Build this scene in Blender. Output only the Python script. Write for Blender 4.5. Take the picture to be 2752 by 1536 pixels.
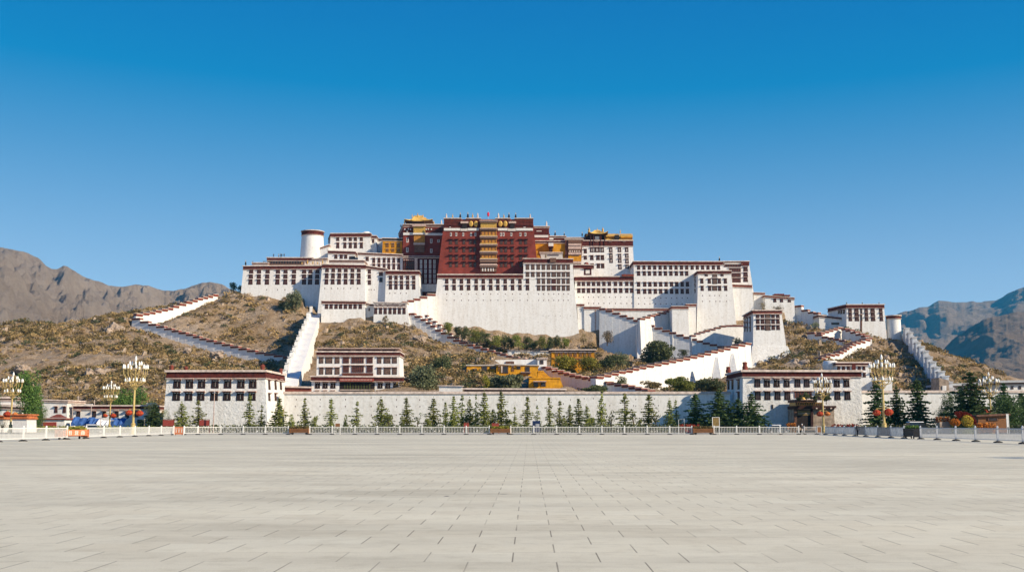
import bpy, bmesh, math, random
import numpy as np
from mathutils import Vector, Matrix, noise

for o in list(bpy.data.objects):
    bpy.data.objects.remove(o)
SC = bpy.context.scene
COL = SC.collection
random.seed(7)
RNG = np.random.default_rng(11)

# ------------------------------------------------------------------ camera, sky, sun, exposure
FPX = 2900.0                 # focal length in photo pixels (photo is 2752 wide)
HOR = 1142.0                 # horizon row of the photo
CAM = Vector((0.0, 0.0, 1.5))
PITCH = math.atan((HOR - 768.0) / FPX)
cd = bpy.data.cameras.new('camera')
cd.sensor_width = 36.0
cd.lens = FPX / 2752.0 * 36.0
cd.clip_start = 0.1
cd.clip_end = 60000.0
cam = bpy.data.objects.new('camera', cd)
COL.objects.link(cam)
cam.location = CAM
cam.rotation_euler = (math.pi / 2 + PITCH, 0, 0)
SC.camera = cam

SUN_DIR = Vector((0.90, -0.47, 0.56)).normalized()      # towards the sun: right, behind the camera
SUN_EL = math.asin(SUN_DIR.z)
SUN_AZ = math.atan2(SUN_DIR.x, SUN_DIR.y)
w = bpy.data.worlds.new('World')
SC.world = w
w.use_nodes = True
nt = w.node_tree
bg = nt.nodes['Background']
sky = nt.nodes.new('ShaderNodeTexSky')
sky.sky_type = 'NISHITA'
sky.sun_disc = False
sky.sun_elevation = SUN_EL
sky.sun_rotation = SUN_AZ
sky.altitude = 3600
sky.air_density = 1.0
sky.dust_density = 0.35
sky.ozone_density = 2.2
# clear high-altitude air: per-channel gain and offset on the sky's own colour
SKY_S = 0.13
SKY_FIT = ((0.270, -0.110), (0.260, 0.041), (0.193, 0.249))
SKY_HOR = (0.655, 0.537, 0.441)
tcw = nt.nodes.new('ShaderNodeTexCoord'); sxw = nt.nodes.new('ShaderNodeSeparateXYZ')
nt.links.new(tcw.outputs['Generated'], sxw.inputs[0])
inv = nt.nodes.new('ShaderNodeMath'); inv.operation = 'SUBTRACT'; inv.inputs[0].default_value = 1.0; inv.use_clamp = True
nt.links.new(sxw.outputs[2], inv.inputs[1])
pwn = nt.nodes.new('ShaderNodeMath'); pwn.operation = 'POWER'; pwn.inputs[1].default_value = 6.0
nt.links.new(inv.outputs[0], pwn.inputs[0])
hz_f = pwn.outputs[0]
sep = nt.nodes.new('ShaderNodeSeparateColor')
com = nt.nodes.new('ShaderNodeCombineColor')
nt.links.new(sky.outputs[0], sep.inputs[0])
for i_, (g_, o_) in enumerate(SKY_FIT):
    mm = nt.nodes.new('ShaderNodeMath'); mm.operation = 'MULTIPLY_ADD'
    nt.links.new(sep.outputs[i_], mm.inputs[0])
    mm.inputs[1].default_value = g_; mm.inputs[2].default_value = o_ / SKY_S
    ad_ = nt.nodes.new('ShaderNodeMath'); ad_.operation = 'MULTIPLY_ADD'      # paler towards the horizon
    nt.links.new(hz_f, ad_.inputs[0]); ad_.inputs[1].default_value = SKY_HOR[i_] / SKY_S
    nt.links.new(mm.outputs[0], ad_.inputs[2])
    mx_ = nt.nodes.new('ShaderNodeMath'); mx_.operation = 'MAXIMUM'
    nt.links.new(ad_.outputs[0], mx_.inputs[0]); mx_.inputs[1].default_value = 0.002 / SKY_S
    nt.links.new(mx_.outputs[0], com.inputs[i_])
nt.links.new(com.outputs[0], bg.inputs['Color'])
bg.inputs['Strength'].default_value = SKY_S
sl = bpy.data.lights.new('sun', 'SUN')
sl.energy = 5.0
sl.angle = math.radians(0.5)
sl.color = (1.0, 0.86, 0.66)
sun = bpy.data.objects.new('sun', sl)
COL.objects.link(sun)
sun.rotation_euler = SUN_DIR.to_track_quat('Z', 'Y').to_euler()
sun.location = (200, -150, 200)
vs = SC.view_settings
vs.view_transform = 'Standard'
vs.look = 'None'
vs.gamma = 1.0
vs.exposure = 0.5
SC.cycles.max_bounces = 6
SC.cycles.diffuse_bounces = 3
SC.cycles.transparent_max_bounces = 4

# ------------------------------------------------------------------ photo geometry helpers
CP, SP = math.cos(PITCH), math.sin(PITCH)
def ray(px, py):
    a = (px - 1376.0) / FPX
    b = (768.0 - py) / FPX
    return Vector((a, CP - b * SP, SP + b * CP))
def P(p, Y):
    d = ray(*p)
    return CAM + d * (Y / d.y)
def mpp(Y):
    return Y * 1.008 / FPX
def hit(p, p0, n):
    d = ray(*p)
    return CAM + d * ((p0 - CAM).dot(n) / d.dot(n))
def _z(ox, oy, s):
    return lambda x, y: (ox + x / s, oy + y / s)
ZA = _z(640, 560, 4.293); ZB = _z(1040, 560, 4.293); ZC = _z(1480, 580, 4.293); ZD = _z(400, 880, 3.22)
ZE = _z(1040, 780, 4.293); ZF = _z(1540, 780, 4.293); ZG = _z(1900, 780, 4.293); ZH = _z(0, 900, 4.794)
ZI = _z(2250, 900, 4.793); ZJ = _z(1900, 960, 5.152); ZK = _z(1400, 1000, 4.293); ZL = _z(700, 1000, 3.68)
ZN = _z(0, 640, 3.886); ZO = _z(330, 760, 4.954); ZQ = _z(1400, 600, 7.9875); ZR = _z(1180, 570, 8.46)
ZY = _z(1240, 960, 8.05); ZM = _z(2400, 760, 4.793)

# ------------------------------------------------------------------ materials
MATS = {}
def mat(name, col, var=0.12, scale=3.0, rough=0.85, bump=0.0, bscale=None, metal=0.0, col2=None, stretch=(1, 1, 1), spec=0.3, coords='Object', detail=5.0):
    m = bpy.data.materials.new(name)
    m.use_nodes = True
    t = m.node_tree
    b = t.nodes['Principled BSDF']
    b.inputs['Roughness'].default_value = rough
    b.inputs['Metallic'].default_value = metal
    b.inputs['Specular IOR Level'].default_value = spec
    tc = t.nodes.new('ShaderNodeTexCoord')
    mp = t.nodes.new('ShaderNodeMapping')
    mp.inputs['Scale'].default_value = stretch
    t.links.new(tc.outputs[coords], mp.inputs[0])
    n = t.nodes.new('ShaderNodeTexNoise')
    n.inputs['Scale'].default_value = scale
    n.inputs['Detail'].default_value = detail
    t.links.new(mp.outputs[0], n.inputs['Vector'])
    r = t.nodes.new('ShaderNodeValToRGB')
    c2 = col2 if col2 else tuple(c * (1 - 2 * var) for c in col)
    r.color_ramp.elements[0].position = 0.32
    r.color_ramp.elements[0].color = (*c2, 1)
    r.color_ramp.elements[1].position = 0.66
    r.color_ramp.elements[1].color = (*(min(1, c * (1 + var * .5)) for c in col), 1)
    t.links.new(n.outputs[0], r.inputs[0])
    t.links.new(r.outputs[0], b.inputs['Base Color'])
    if bump:
        n2 = t.nodes.new('ShaderNodeTexNoise')
        n2.inputs['Scale'].default_value = bscale or scale * 4
        n2.inputs['Detail'].default_value = 6
        t.links.new(mp.outputs[0], n2.inputs['Vector'])
        bp = t.nodes.new('ShaderNodeBump')
        bp.inputs['Strength'].default_value = 1.0
        bp.inputs['Distance'].default_value = bump
        t.links.new(n2.outputs[0], bp.inputs['Height'])
        t.links.new(bp.outputs[0], b.inputs['Normal'])
    MATS[name] = m
    return m

def ramp(t, fac, stops):
    r = t.nodes.new('ShaderNodeValToRGB')
    el = r.color_ramp.elements
    while len(el) < len(stops):
        el.new(0.5)
    for e, (p, c) in zip(el, stops):
        e.position = p
        e.color = (*c, 1)
    t.links.new(fac, r.inputs[0])
    return r.outputs[0]
def mixc(t, fac, a, b, mode='MIX'):
    m = t.nodes.new('ShaderNodeMix')
    m.data_type = 'RGBA'
    m.blend_type = mode
    for s, v in ((m.inputs['Factor'], fac), (m.inputs[6], a), (m.inputs[7], b)):
        if isinstance(v, (int, float)):
            s.default_value = v
        elif isinstance(v, tuple):
            s.default_value = (*v, 1)
        else:
            t.links.new(v, s)
    return m.outputs[2]
def mth(t, op, a, b=None, c=None):
    m = t.nodes.new('ShaderNodeMath')
    m.operation = op
    for i, v in enumerate((a, b, c)):
        if v is None:
            continue
        if isinstance(v, (int, float)):
            m.inputs[i].default_value = v
        else:
            t.links.new(v, m.inputs[i])
    return m.outputs[0]
def noi(t, vec, scale, detail=4, rough=0.5):
    n = t.nodes.new('ShaderNodeTexNoise')
    n.inputs['Scale'].default_value = scale
    n.inputs['Detail'].default_value = detail
    n.inputs['Roughness'].default_value = rough
    t.links.new(vec, n.inputs['Vector'])
    return n.outputs[0]
def newmat(name, rough=0.9):
    m = bpy.data.materials.new(name)
    m.use_nodes = True
    t = m.node_tree
    b = t.nodes['Principled BSDF']
    b.inputs['Roughness'].default_value = rough
    b.inputs['Specular IOR Level'].default_value = 0.25
    MATS[name] = m
    return m, t, b
def geo_pos(t, scale=(1, 1, 1), rot=(0, 0, 0), loc=(0, 0, 0)):
    g = t.nodes.new('ShaderNodeNewGeometry')
    mp = t.nodes.new('ShaderNodeMapping')
    mp.inputs['Scale'].default_value = scale
    mp.inputs['Rotation'].default_value = rot
    mp.inputs['Location'].default_value = loc
    t.links.new(g.outputs['Position'], mp.inputs[0])
    return mp.outputs[0]
def bump(t, b, h, dist):
    bp = t.nodes.new('ShaderNodeBump')
    bp.inputs['Distance'].default_value = dist
    t.links.new(h, bp.inputs['Height'])
    t.links.new(bp.outputs[0], b.inputs['Normal'])

def limewash(name, base, pit=0.0, bumpd=0.06):
    m, t, b = newmat(name, 0.95)
    p = geo_pos(t)
    pv = geo_pos(t, scale=(1, 1, 0.12))
    big = noi(t, p, 0.12, 5, 0.6)
    fine = noi(t, p, 1.6, 6, 0.65)
    streak = noi(t, pv, 0.9, 5, 0.6)
    c = ramp(t, big, [(0.3, tuple(x * 0.93 for x in base)), (0.7, base)])
    c = mixc(t, 0.55, c, ramp(t, streak, [(0.38, tuple(x * k for x, k in zip(base, (0.86, 0.83, 0.79)))), (0.56, base)]))
    c = mixc(t, 1.0, c, ramp(t, fine, [(0.30, (0.80, 0.79, 0.77)), (0.50, (1, 1, 1))]), 'MULTIPLY')
    if pit:
        vo = t.nodes.new('ShaderNodeTexVoronoi')
        vo.inputs['Scale'].default_value = 0.8
        t.links.new(p, vo.inputs['Vector'])
        c = mixc(t, ramp(t, vo.outputs['Distance'], [(0.05, (1, 1, 1)), (0.13, (0, 0, 0))]), c, (0.45, 0.42, 0.38))
    t.links.new(c, b.inputs['Base Color'])
    h = mth(t, 'ADD', mth(t, 'MULTIPLY', noi(t, p, 1.2, 6, 0.7), 1.0), mth(t, 'MULTIPLY', noi(t, p, 5.0, 3, 0.6), 0.35))
    bump(t, b, h, bumpd)
    return m
limewash('white_lime', (0.80, 0.785, 0.75))
limewash('rough_white', (0.80, 0.785, 0.75), pit=0.5, bumpd=0.22)
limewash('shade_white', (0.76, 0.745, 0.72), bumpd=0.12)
mat('maroon', (0.105, 0.020, 0.014), 0.25, 1.5, 0.95, 0.05, 9)
mat('coping_red', (0.22, 0.055, 0.035), 0.2, 1.5, 0.95, 0.04, 8)
mat('pale_cap', (0.66, 0.54, 0.46), 0.18, 1.2, 0.9, 0.03, 6)
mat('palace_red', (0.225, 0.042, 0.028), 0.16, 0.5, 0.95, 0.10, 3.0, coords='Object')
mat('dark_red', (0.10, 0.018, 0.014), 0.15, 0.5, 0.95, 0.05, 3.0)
mat('ochre', (0.62, 0.27, 0.014), 0.16, 0.6, 0.9, 0.08, 2.5)
mat('ochre_house', (0.70, 0.33, 0.016), 0.18, 0.7, 0.95, 0.12, 2.0, col2=(0.46, 0.21, 0.015))
mat('orange_cloth', (0.50, 0.215, 0.035), 0.2, 2.0, 0.8, 0.08, 4.0, stretch=(3, 1, 0.6))
mat('gold', (0.58, 0.34, 0.06), 0.15, 2.0, 0.5, 0.0, metal=0.15, spec=0.5)
mat('gold_roof', (0.86, 0.56, 0.13), 0.12, 2.0, 0.5, 0.0, metal=0.05, spec=0.5)
mat('window_black', (0.022, 0.014, 0.012), 0.2, 3.0, 0.8)
mat('window_brown', (0.050, 0.016, 0.012), 0.25, 3.0, 0.8)
mat('wood_red', (0.135, 0.042, 0.026), 0.25, 4.0, 0.75)
mat('lattice', (0.24, 0.14, 0.10), 0.3, 5.0, 0.8)
mat('pane_dark', (0.035, 0.028, 0.026), 0.3, 2.0, 0.25, spec=0.5)
mat('pane_grey', (0.075, 0.052, 0.045), 0.4, 2.0, 0.35, spec=0.5)
mat('curtain_white', (0.72, 0.69, 0.64), 0.1, 3.0, 0.9)
mat('eave_pink', (0.58, 0.42, 0.35), 0.2, 3.0, 0.9)
mat('brown_beam', (0.17, 0.085, 0.055), 0.25, 3.0, 0.85)
mat('carved_pink', (0.36, 0.22, 0.16), 0.3, 6.0, 0.9, 0.04, 12)
mat('black_tent', (0.03, 0.025, 0.025), 0.2, 3.0, 0.9)
mat('flat_roof', (0.55, 0.49, 0.43), 0.15, 0.6, 0.95, 0.04, 3.0)
mat('scroll_paint', (0.62, 0.56, 0.50), 0.1, 2.0, 0.9)
mat('scroll_ink', (0.12, 0.055, 0.045), 0.2, 3.0, 0.9)
mat('iron_black', (0.025, 0.025, 0.027), 0.2, 6.0, 0.6)
mat('lamp_gold', (0.60, 0.44, 0.16), 0.15, 3.0, 0.42, metal=0.2, spec=0.5)
mat('globe_white', (0.84, 0.82, 0.76), 0.03, 2.0, 0.3, spec=0.5)
mat('lantern_red', (0.60, 0.060, 0.025), 0.35, 6.0, 0.8, 0.05, 12)
mat('lantern_orange', (0.66, 0.22, 0.05), 0.3, 6.0, 0.8, 0.05, 12)
mat('fence_white', (0.78, 0.765, 0.72), 0.06, 4.0, 0.55)
mat('fence_steel', (0.52, 0.53, 0.55), 0.08, 4.0, 0.45)
mat('rubber', (0.035, 0.033, 0.032), 0.2, 6.0, 0.85)
mat('banner_orange', (0.60, 0.20, 0.09), 0.12, 3.0, 0.8)
mat('bench_wood', (0.28, 0.125, 0.05), 0.3, 6.0, 0.8, stretch=(.3, 4, 4))
mat('sign_olive', (0.24, 0.16, 0.05), 0.15, 4.0, 0.6)
mat('sign_red', (0.34, 0.06, 0.04), 0.15, 4.0, 0.6)
mat('kiosk_blue', (0.012, 0.024, 0.07), 0.15, 4.0, 0.5)  # blue taken darker, the cabinet's shadow side painted into the colour
mat('tarp_blue', (0.045, 0.12, 0.34), 0.2, 1.0, 0.7, 0.10, 1.6)
mat('tarp_white', (0.74, 0.74, 0.74), 0.06, 1.0, 0.8, 0.08, 1.6)
mat('cloth_white', (0.66, 0.68, 0.70), 0.12, 2.0, 0.8, 0.03, 3.0)
mat('cloth_grey', (0.50, 0.50, 0.50), 0.3, 5.0, 0.8, 0.03, 3.0, stretch=(2.2, 2.2, .5), col2=(0.22, 0.21, 0.20))
mat('tile_orange', (0.55, 0.17, 0.06), 0.25, 3.0, 0.85)
mat('car_paint', (0.035, 0.045, 0.045), 0.1, 2.0, 0.25, spec=0.6)
mat('car_white', (0.75, 0.75, 0.74), 0.04, 2.0, 0.3, spec=0.5)
mat('car_glass', (0.02, 0.025, 0.03), 0.1, 2.0, 0.1, spec=0.7)
mat('skin', (0.45, 0.27, 0.18), 0.05, 5.0, 0.6)
mat('jacket_dark', (0.04, 0.042, 0.05), 0.1, 5.0, 0.9)
mat('trousers_pale', (0.62, 0.60, 0.56), 0.1, 5.0, 0.9)
mat('hair_black', (0.015, 0.013, 0.012), 0.1, 5.0, 0.8)
mat('cap_white', (0.75, 0.74, 0.72), 0.05, 5.0, 0.8)
mat('bark', (0.13, 0.09, 0.06), 0.3, 4.0, 0.95, 0.05, 8, stretch=(3, 3, .6))
mat('hill_rock', (0.40, 0.305, 0.22), 0.25, 0.7, 0.95, 0.12, 2.0)
mat('granite', (0.40, 0.31, 0.235), 0.25, 1.0, 0.9, 0.08, 3.0)
mat('metal_grey', (0.33, 0.33, 0.34), 0.1, 3.0, 0.5)
mat('flag_red', (0.75, 0.03, 0.06), 0.1, 3.0, 0.8)
mat('grey_roof', (0.40, 0.41, 0.42), 0.12, 1.0, 0.7)
mat('char_white', (0.80, 0.77, 0.70), 0.05, 3.0, 0.8)
mat('flower_red', (0.34, 0.045, 0.02), 0.4, 9.0, 0.9, 0.06, 14)
mat('flower_orange', (0.72, 0.24, 0.03), 0.4, 9.0, 0.9, 0.06, 14)
mat('flower_yellow', (0.70, 0.50, 0.06), 0.4, 9.0, 0.9, 0.06, 14)

def cloth_through(name, f):
    m = MATS[name]; t = m.node_tree; b = t.nodes['Principled BSDF']
    tr = t.nodes.new('ShaderNodeBsdfTranslucent')
    src = b.inputs['Base Color'].links[0].from_socket
    t.links.new(src, tr.inputs['Color'])
    mx = t.nodes.new('ShaderNodeMixShader'); mx.inputs[0].default_value = f
    t.links.new(b.outputs[0], mx.inputs[1]); t.links.new(tr.outputs[0], mx.inputs[2])
    t.links.new(mx.outputs[0], t.nodes['Material Output'].inputs['Surface'])
cloth_through('cloth_white', 0.55); cloth_through('cloth_grey', 0.5); cloth_through('lantern_red', 0.3)
def leafmat(name, a, bcol, c, transl=0.25):
    m, t, b = newmat(name, 0.75)
    p = geo_pos(t)
    oi = t.nodes.new('ShaderNodeObjectInfo')
    n1 = noi(t, p, 0.55, 3, 0.6)
    n2 = noi(t, p, 3.0, 2, 0.6)
    f = mth(t, 'ADD', mth(t, 'MULTIPLY', n1, 0.6), mth(t, 'MULTIPLY', n2, 0.4))
    col = ramp(t, f, [(0.33, a), (0.5, bcol), (0.68, c)])
    hsn = t.nodes.new('ShaderNodeHueSaturation')
    t.links.new(mth(t, 'ADD', 0.49, mth(t, 'MULTIPLY', oi.outputs['Random'], 0.02)), hsn.inputs['Hue'])
    t.links.new(mth(t, 'ADD', 0.8, mth(t, 'MULTIPLY', oi.outputs['Random'], 0.45)), hsn.inputs['Value'])
    t.links.new(col, hsn.inputs['Color'])
    t.links.new(hsn.outputs[0], b.inputs['Base Color'])
    tr = t.nodes.new('ShaderNodeBsdfTranslucent')
    t.links.new(hsn.outputs[0], tr.inputs['Color'])
    mx = t.nodes.new('ShaderNodeMixShader')
    mx.inputs[0].default_value = transl
    t.links.new(b.outputs[0], mx.inputs[1])
    t.links.new(tr.outputs[0], mx.inputs[2])
    t.links.new(mx.outputs[0], t.nodes['Material Output'].inputs['Surface'])
    return m
leafmat('conifer_olive', (0.11, 0.125, 0.028), (0.23, 0.25, 0.055), (0.36, 0.36, 0.09), 0.35)
leafmat('conifer_dark', (0.03, 0.055, 0.018), (0.07, 0.115, 0.034), (0.13, 0.18, 0.055), 0.3)
leafmat('willow_green', (0.05, 0.10, 0.022), (0.11, 0.19, 0.04), (0.19, 0.28, 0.06))
leafmat('sage', (0.10, 0.115, 0.06), (0.19, 0.21, 0.11), (0.29, 0.31, 0.16))
leafmat('dark_shrub', (0.05, 0.06, 0.026), (0.11, 0.125, 0.05), (0.19, 0.20, 0.08))
leafmat('yellow_green', (0.14, 0.14, 0.022), (0.27, 0.25, 0.035), (0.42, 0.36, 0.05))
leafmat('pale_twig', (0.20, 0.16, 0.10), (0.28, 0.23, 0.15), (0.36, 0.30, 0.20))
leafmat('scrub_ochre', (0.24, 0.155, 0.06), (0.41, 0.275, 0.12), (0.55, 0.39, 0.19), 0.25)
leafmat('scrub_olive', (0.10, 0.072, 0.028), (0.20, 0.145, 0.055), (0.31, 0.225, 0.095), 0.2)
leafmat('scrub_grey', (0.28, 0.21, 0.14), (0.42, 0.32, 0.22), (0.54, 0.43, 0.31), 0.2)

# hill ground, mountains, plaza, road
def hillmat():
    m, t, b = newmat('hill_earth', 0.95)
    p = geo_pos(t)
    n1 = noi(t, p, 0.05, 5, 0.65)
    n2 = noi(t, p, 0.35, 6, 0.7)
    n3 = noi(t, p, 2.2, 4, 0.7)
    f = mth(t, 'ADD', mth(t, 'MULTIPLY', n1, 0.45), mth(t, 'MULTIPLY', n2, 0.55))
    c = ramp(t, f, [(0.33, (0.22, 0.14, 0.07)), (0.45, (0.35, 0.24, 0.135)), (0.55, (0.45, 0.335, 0.225)), (0.66, (0.53, 0.42, 0.315))])
    c = mixc(t, 1.0, c, ramp(t, n3, [(0.3, (0.6, 0.56, 0.5)), (0.55, (1, 1, 1))]), 'MULTIPLY')
    t.links.new(c, b.inputs['Base Color'])
    h = mth(t, 'ADD', mth(t, 'MULTIPLY', noi(t, p, 0.4, 8, 0.75), 1.0), mth(t, 'MULTIPLY', n3, 0.3))
    bump(t, b, h, 1.6)
hillmat()
def mountmat(name, stops, s):
    m, t, b = newmat(name, 0.95)
    p = geo_pos(t)
    n1 = noi(t, p, 0.004 * s, 6, 0.65)
    n2 = noi(t, p, 0.03 * s, 8, 0.75)
    f = mth(t, 'ADD', mth(t, 'MULTIPLY', n1, 0.5), mth(t, 'MULTIPLY', n2, 0.5))
    t.links.new(ramp(t, f, stops), b.inputs['Base Color'])
    bump(t, b, mth(t, 'ADD', noi(t, p, 0.02 * s, 12, 0.85), mth(t, 'MULTIPLY', n2, 0.5)), 26.0 / s)
mountmat('mountain_brown', [(0.35, (0.32, 0.24, 0.18)), (0.5, (0.44, 0.34, 0.26)), (0.64, (0.55, 0.44, 0.345))], 1.0)
mountmat('mountain_ochre', [(0.35, (0.22, 0.15, 0.10)), (0.5, (0.33, 0.235, 0.165)), (0.64, (0.42, 0.32, 0.235))], 0.7)

def plazamat():
    m, t, b = newmat('plaza_stone', 0.82)
    p = geo_pos(t, rot=(0, 0, math.radians(0.9)))
    sx = t.nodes.new('ShaderNodeSeparateXYZ')
    t.links.new(p, sx.inputs[0])
    TW, TD = 0.98, 0.905
    v = mth(t, 'DIVIDE', mth(t, 'ADD', sx.outputs[1], 0.42), TD)
    row = mth(t, 'FLOOR', v)
    off = mth(t, 'MULTIPLY', mth(t, 'MODULO', row, 2.0), 0.5)
    u = mth(t, 'ADD', mth(t, 'DIVIDE', mth(t, 'ADD', sx.outputs[0], 200.0 * TW + 0.19), TW), off)
    fu = mth(t, 'FRACT', u)
    fv = mth(t, 'FRACT', v)
    cu = mth(t, 'FLOOR', u)
    cv = t.nodes.new('ShaderNodeCombineXYZ')
    t.links.new(cu, cv.inputs[0]); t.links.new(row, cv.inputs[1])
    wn = t.nodes.new('ShaderNodeTexWhiteNoise')
    wn.noise_dimensions = '3D'
    t.links.new(cv.outputs[0], wn.inputs['Vector'])
    rnd = wn.outputs['Value']
    seam = mth(t, 'LESS_THAN', mth(t, 'ABSOLUTE', mth(t, 'SUBTRACT', fu, 0.5)), 0.4915)   # 1 inside
    jrow = mth(t, 'LESS_THAN', mth(t, 'ABSOLUTE', mth(t, 'SUBTRACT', fv, 0.5)), 0.493)
    base = ramp(t, rnd, [(0.0, (0.655, 0.60, 0.46)), (0.45, (0.685, 0.635, 0.492)), (0.9, (0.70, 0.65, 0.505)), (1.0, (0.725, 0.678, 0.53))])
    pw = geo_pos(t, scale=(0.3, 1, 1))
    n1 = noi(t, pw, 0.35, 5, 0.65)
    n2 = noi(t, p, 2.5, 5, 0.7)
    n3 = noi(t, pw, 0.05, 4, 0.6)
    n4 = noi(t, p, 60.0, 2, 0.7)
    c = mixc(t, 1.0, base, ramp(t, n1, [(0.28, (0.74, 0.73, 0.71)), (0.5, (0.97, 0.97, 0.96)), (0.72, (1.06, 1.055, 1.03))]), 'MULTIPLY')
    c = mixc(t, 1.0, c, ramp(t, n3, [(0.33, (0.86, 0.865, 0.865)), (0.62, (1.04, 1.035, 1.02))]), 'MULTIPLY')
    c = mixc(t, 1.0, c, ramp(t, n2, [(0.28, (0.86, 0.85, 0.83)), (0.5, (1, 1, 1))]), 'MULTIPLY')
    c = mixc(t, 1.0, c, ramp(t, n4, [(0.35, (0.90, 0.90, 0.90)), (0.65, (1.07, 1.07, 1.07))]), 'MULTIPLY')
    sp = noi(t, p, 1.3, 2, 0.5)
    c = mixc(t, ramp(t, sp, [(0.745, (0, 0, 0)), (0.77, (1, 1, 1))]), c, (0.17, 0.155, 0.135))
    wear = ramp(t, noi(t, p, 0.25, 3, 0.6), [(0.36, (0.25, 0.25, 0.25)), (0.52, (1, 1, 1))])
    sd = mth(t, 'MULTIPLY', mth(t, 'SUBTRACT', 1.0, seam), wear)
    c = mixc(t, mth(t, 'MULTIPLY', sd, 0.70), c, (0.11, 0.09, 0.07))
    jd = mth(t, 'MULTIPLY', mth(t, 'SUBTRACT', 1.0, jrow), ramp(t, noi(t, p, 0.6, 2, 0.5), [(0.40, (0, 0, 0)), (0.65, (1, 1, 1))]))
    c = mixc(t, mth(t, 'MULTIPLY', jd, 0.55), c, (0.13, 0.115, 0.10))
    t.links.new(c, b.inputs['Base Color'])
    bump(t, b, mth(t, 'ADD', mth(t, 'MULTIPLY', seam, 0.6), mth(t, 'MULTIPLY', n4, 0.25)), 0.006)
plazamat()
mat('asphalt', (0.20, 0.195, 0.19), 0.12, 0.6, 0.9, 0.01, 20)
mat('ground_earth', (0.22, 0.18, 0.13), 0.2, 0.05, 0.95)
mat('lawn', (0.085, 0.095, 0.03), 0.3, 0.8, 0.95, 0.05, 6)
mat('kerb_stone', (0.36, 0.34, 0.31), 0.1, 2.0, 0.9)

# ------------------------------------------------------------------ mesh + object helpers
class MB:
    def __init__(s):
        s.v = []; s.f = []; s.m = []
    def poly(s, pts, mi=0):
        i = len(s.v)
        s.v += [tuple(p) for p in pts]
        s.f.append(tuple(range(i, i + len(pts))))
        s.m.append(mi)
    def hexa(s, b, t, mi=0):
        i = len(s.v)
        s.v += [tuple(p) for p in b] + [tuple(p) for p in t]
        n = len(b)
        s.f.append(tuple(i + k for k in reversed(range(n)))); s.m.append(mi)
        s.f.append(tuple(i + n + k for k in range(n))); s.m.append(mi)
        for k in range(n):
            j = (k + 1) % n
            s.f.append((i + k, i + j, i + n + j, i + n + k)); s.m.append(mi)
    def box(s, x0, x1, y0, y1, z0, z1, mi=0):
        s.hexa([(x0, y0, z0), (x1, y0, z0), (x1, y1, z0), (x0, y1, z0)],
               [(x0, y0, z1), (x1, y0, z1), (x1, y1, z1), (x0, y1, z1)], mi)
    def obox(s, c, ax, ay, hx, hy, z0, z1, mi=0):
        c = Vector(c); ax = Vector(ax); ay = Vector(ay)
        q = [c - ax * hx - ay * hy, c + ax * hx - ay * hy, c + ax * hx + ay * hy, c - ax * hx + ay * hy]
        s.hexa([(p.x, p.y, z0) for p in q], [(p.x, p.y, z1) for p in q], mi)
    def tube(s, pts, rs, n=8, mi=0):
        rings = []
        for k, p in enumerate(pts):
            p = Vector(p)
            d = (Vector(pts[min(k + 1, len(pts) - 1)]) - Vector(pts[max(k - 1, 0)])).normalized()
            a = d.orthogonal().normalized() if abs(d.z) < 0.95 else Vector((1, 0, 0))
            bb = d.cross(a).normalized(); a = bb.cross(d)
            i = len(s.v)
            for j in range(n):
                th = 2 * math.pi * j / n
                s.v.append(tuple(p + (a * math.cos(th) + bb * math.sin(th)) * rs[k]))
            rings.append(i)
        for r0, r1 in zip(rings, rings[1:]):
            for j in range(n):
                s.f.append((r0 + j, r0 + (j + 1) % n, r1 + (j + 1) % n, r1 + j)); s.m.append(mi)
        s.f.append(tuple(rings[0] + j for j in reversed(range(n)))); s.m.append(mi)
        s.f.append(tuple(rings[-1] + j for j in range(n))); s.m.append(mi)
    def lathe(s, c, prof, n=16, mi=0, sy=1.0):
        c = Vector(c); rings = []
        for r, z in prof:
            i = len(s.v)
            for j in range(n):
                th = 2 * math.pi * j / n
                s.v.append((c.x + r * math.cos(th), c.y + sy * r * math.sin(th), c.z + z))
            rings.append(i)
        for r0, r1 in zip(rings, rings[1:]):
            for j in range(n):
                s.f.append((r0 + j, r0 + (j + 1) % n, r1 + (j + 1) % n, r1 + j)); s.m.append(mi)
        s.f.append(tuple(rings[0] + j for j in reversed(range(n)))); s.m.append(mi)
        s.f.append(tuple(rings[-1] + j for j in range(n))); s.m.append(mi)
    def mesh(s, name, mats, org=(0, 0, 0), smooth=False):
        me = bpy.data.meshes.new(name)
        o = Vector(org)
        me.from_pydata([(x - o.x, y - o.y, z - o.z) for x, y, z in s.v], [], s.f)
        for mm in mats:
            me.materials.append(MATS[mm])
        me.polygons.foreach_set('material_index', s.m)
        if smooth:
            me.polygons.foreach_set('use_smooth', [True] * len(s.f))
        me.update()
        return me
    def build(s, name, mats, parent=None, org=None, smooth=False):
        if isinstance(mats, str):
            mats = [mats]
        if parent is not None and org is None:
            q = parent; org = Vector((0, 0, 0))
            while q is not None:
                org = org + q.location; q = q.parent
        if org is None:
            org = Vector((0, 0, 0))
        o = bpy.data.objects.new(name, s.mesh(name, mats, org, smooth))
        COL.objects.link(o)
        if parent is not None:
            o.parent = parent
        else:
            o.location = org
        return o

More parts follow.
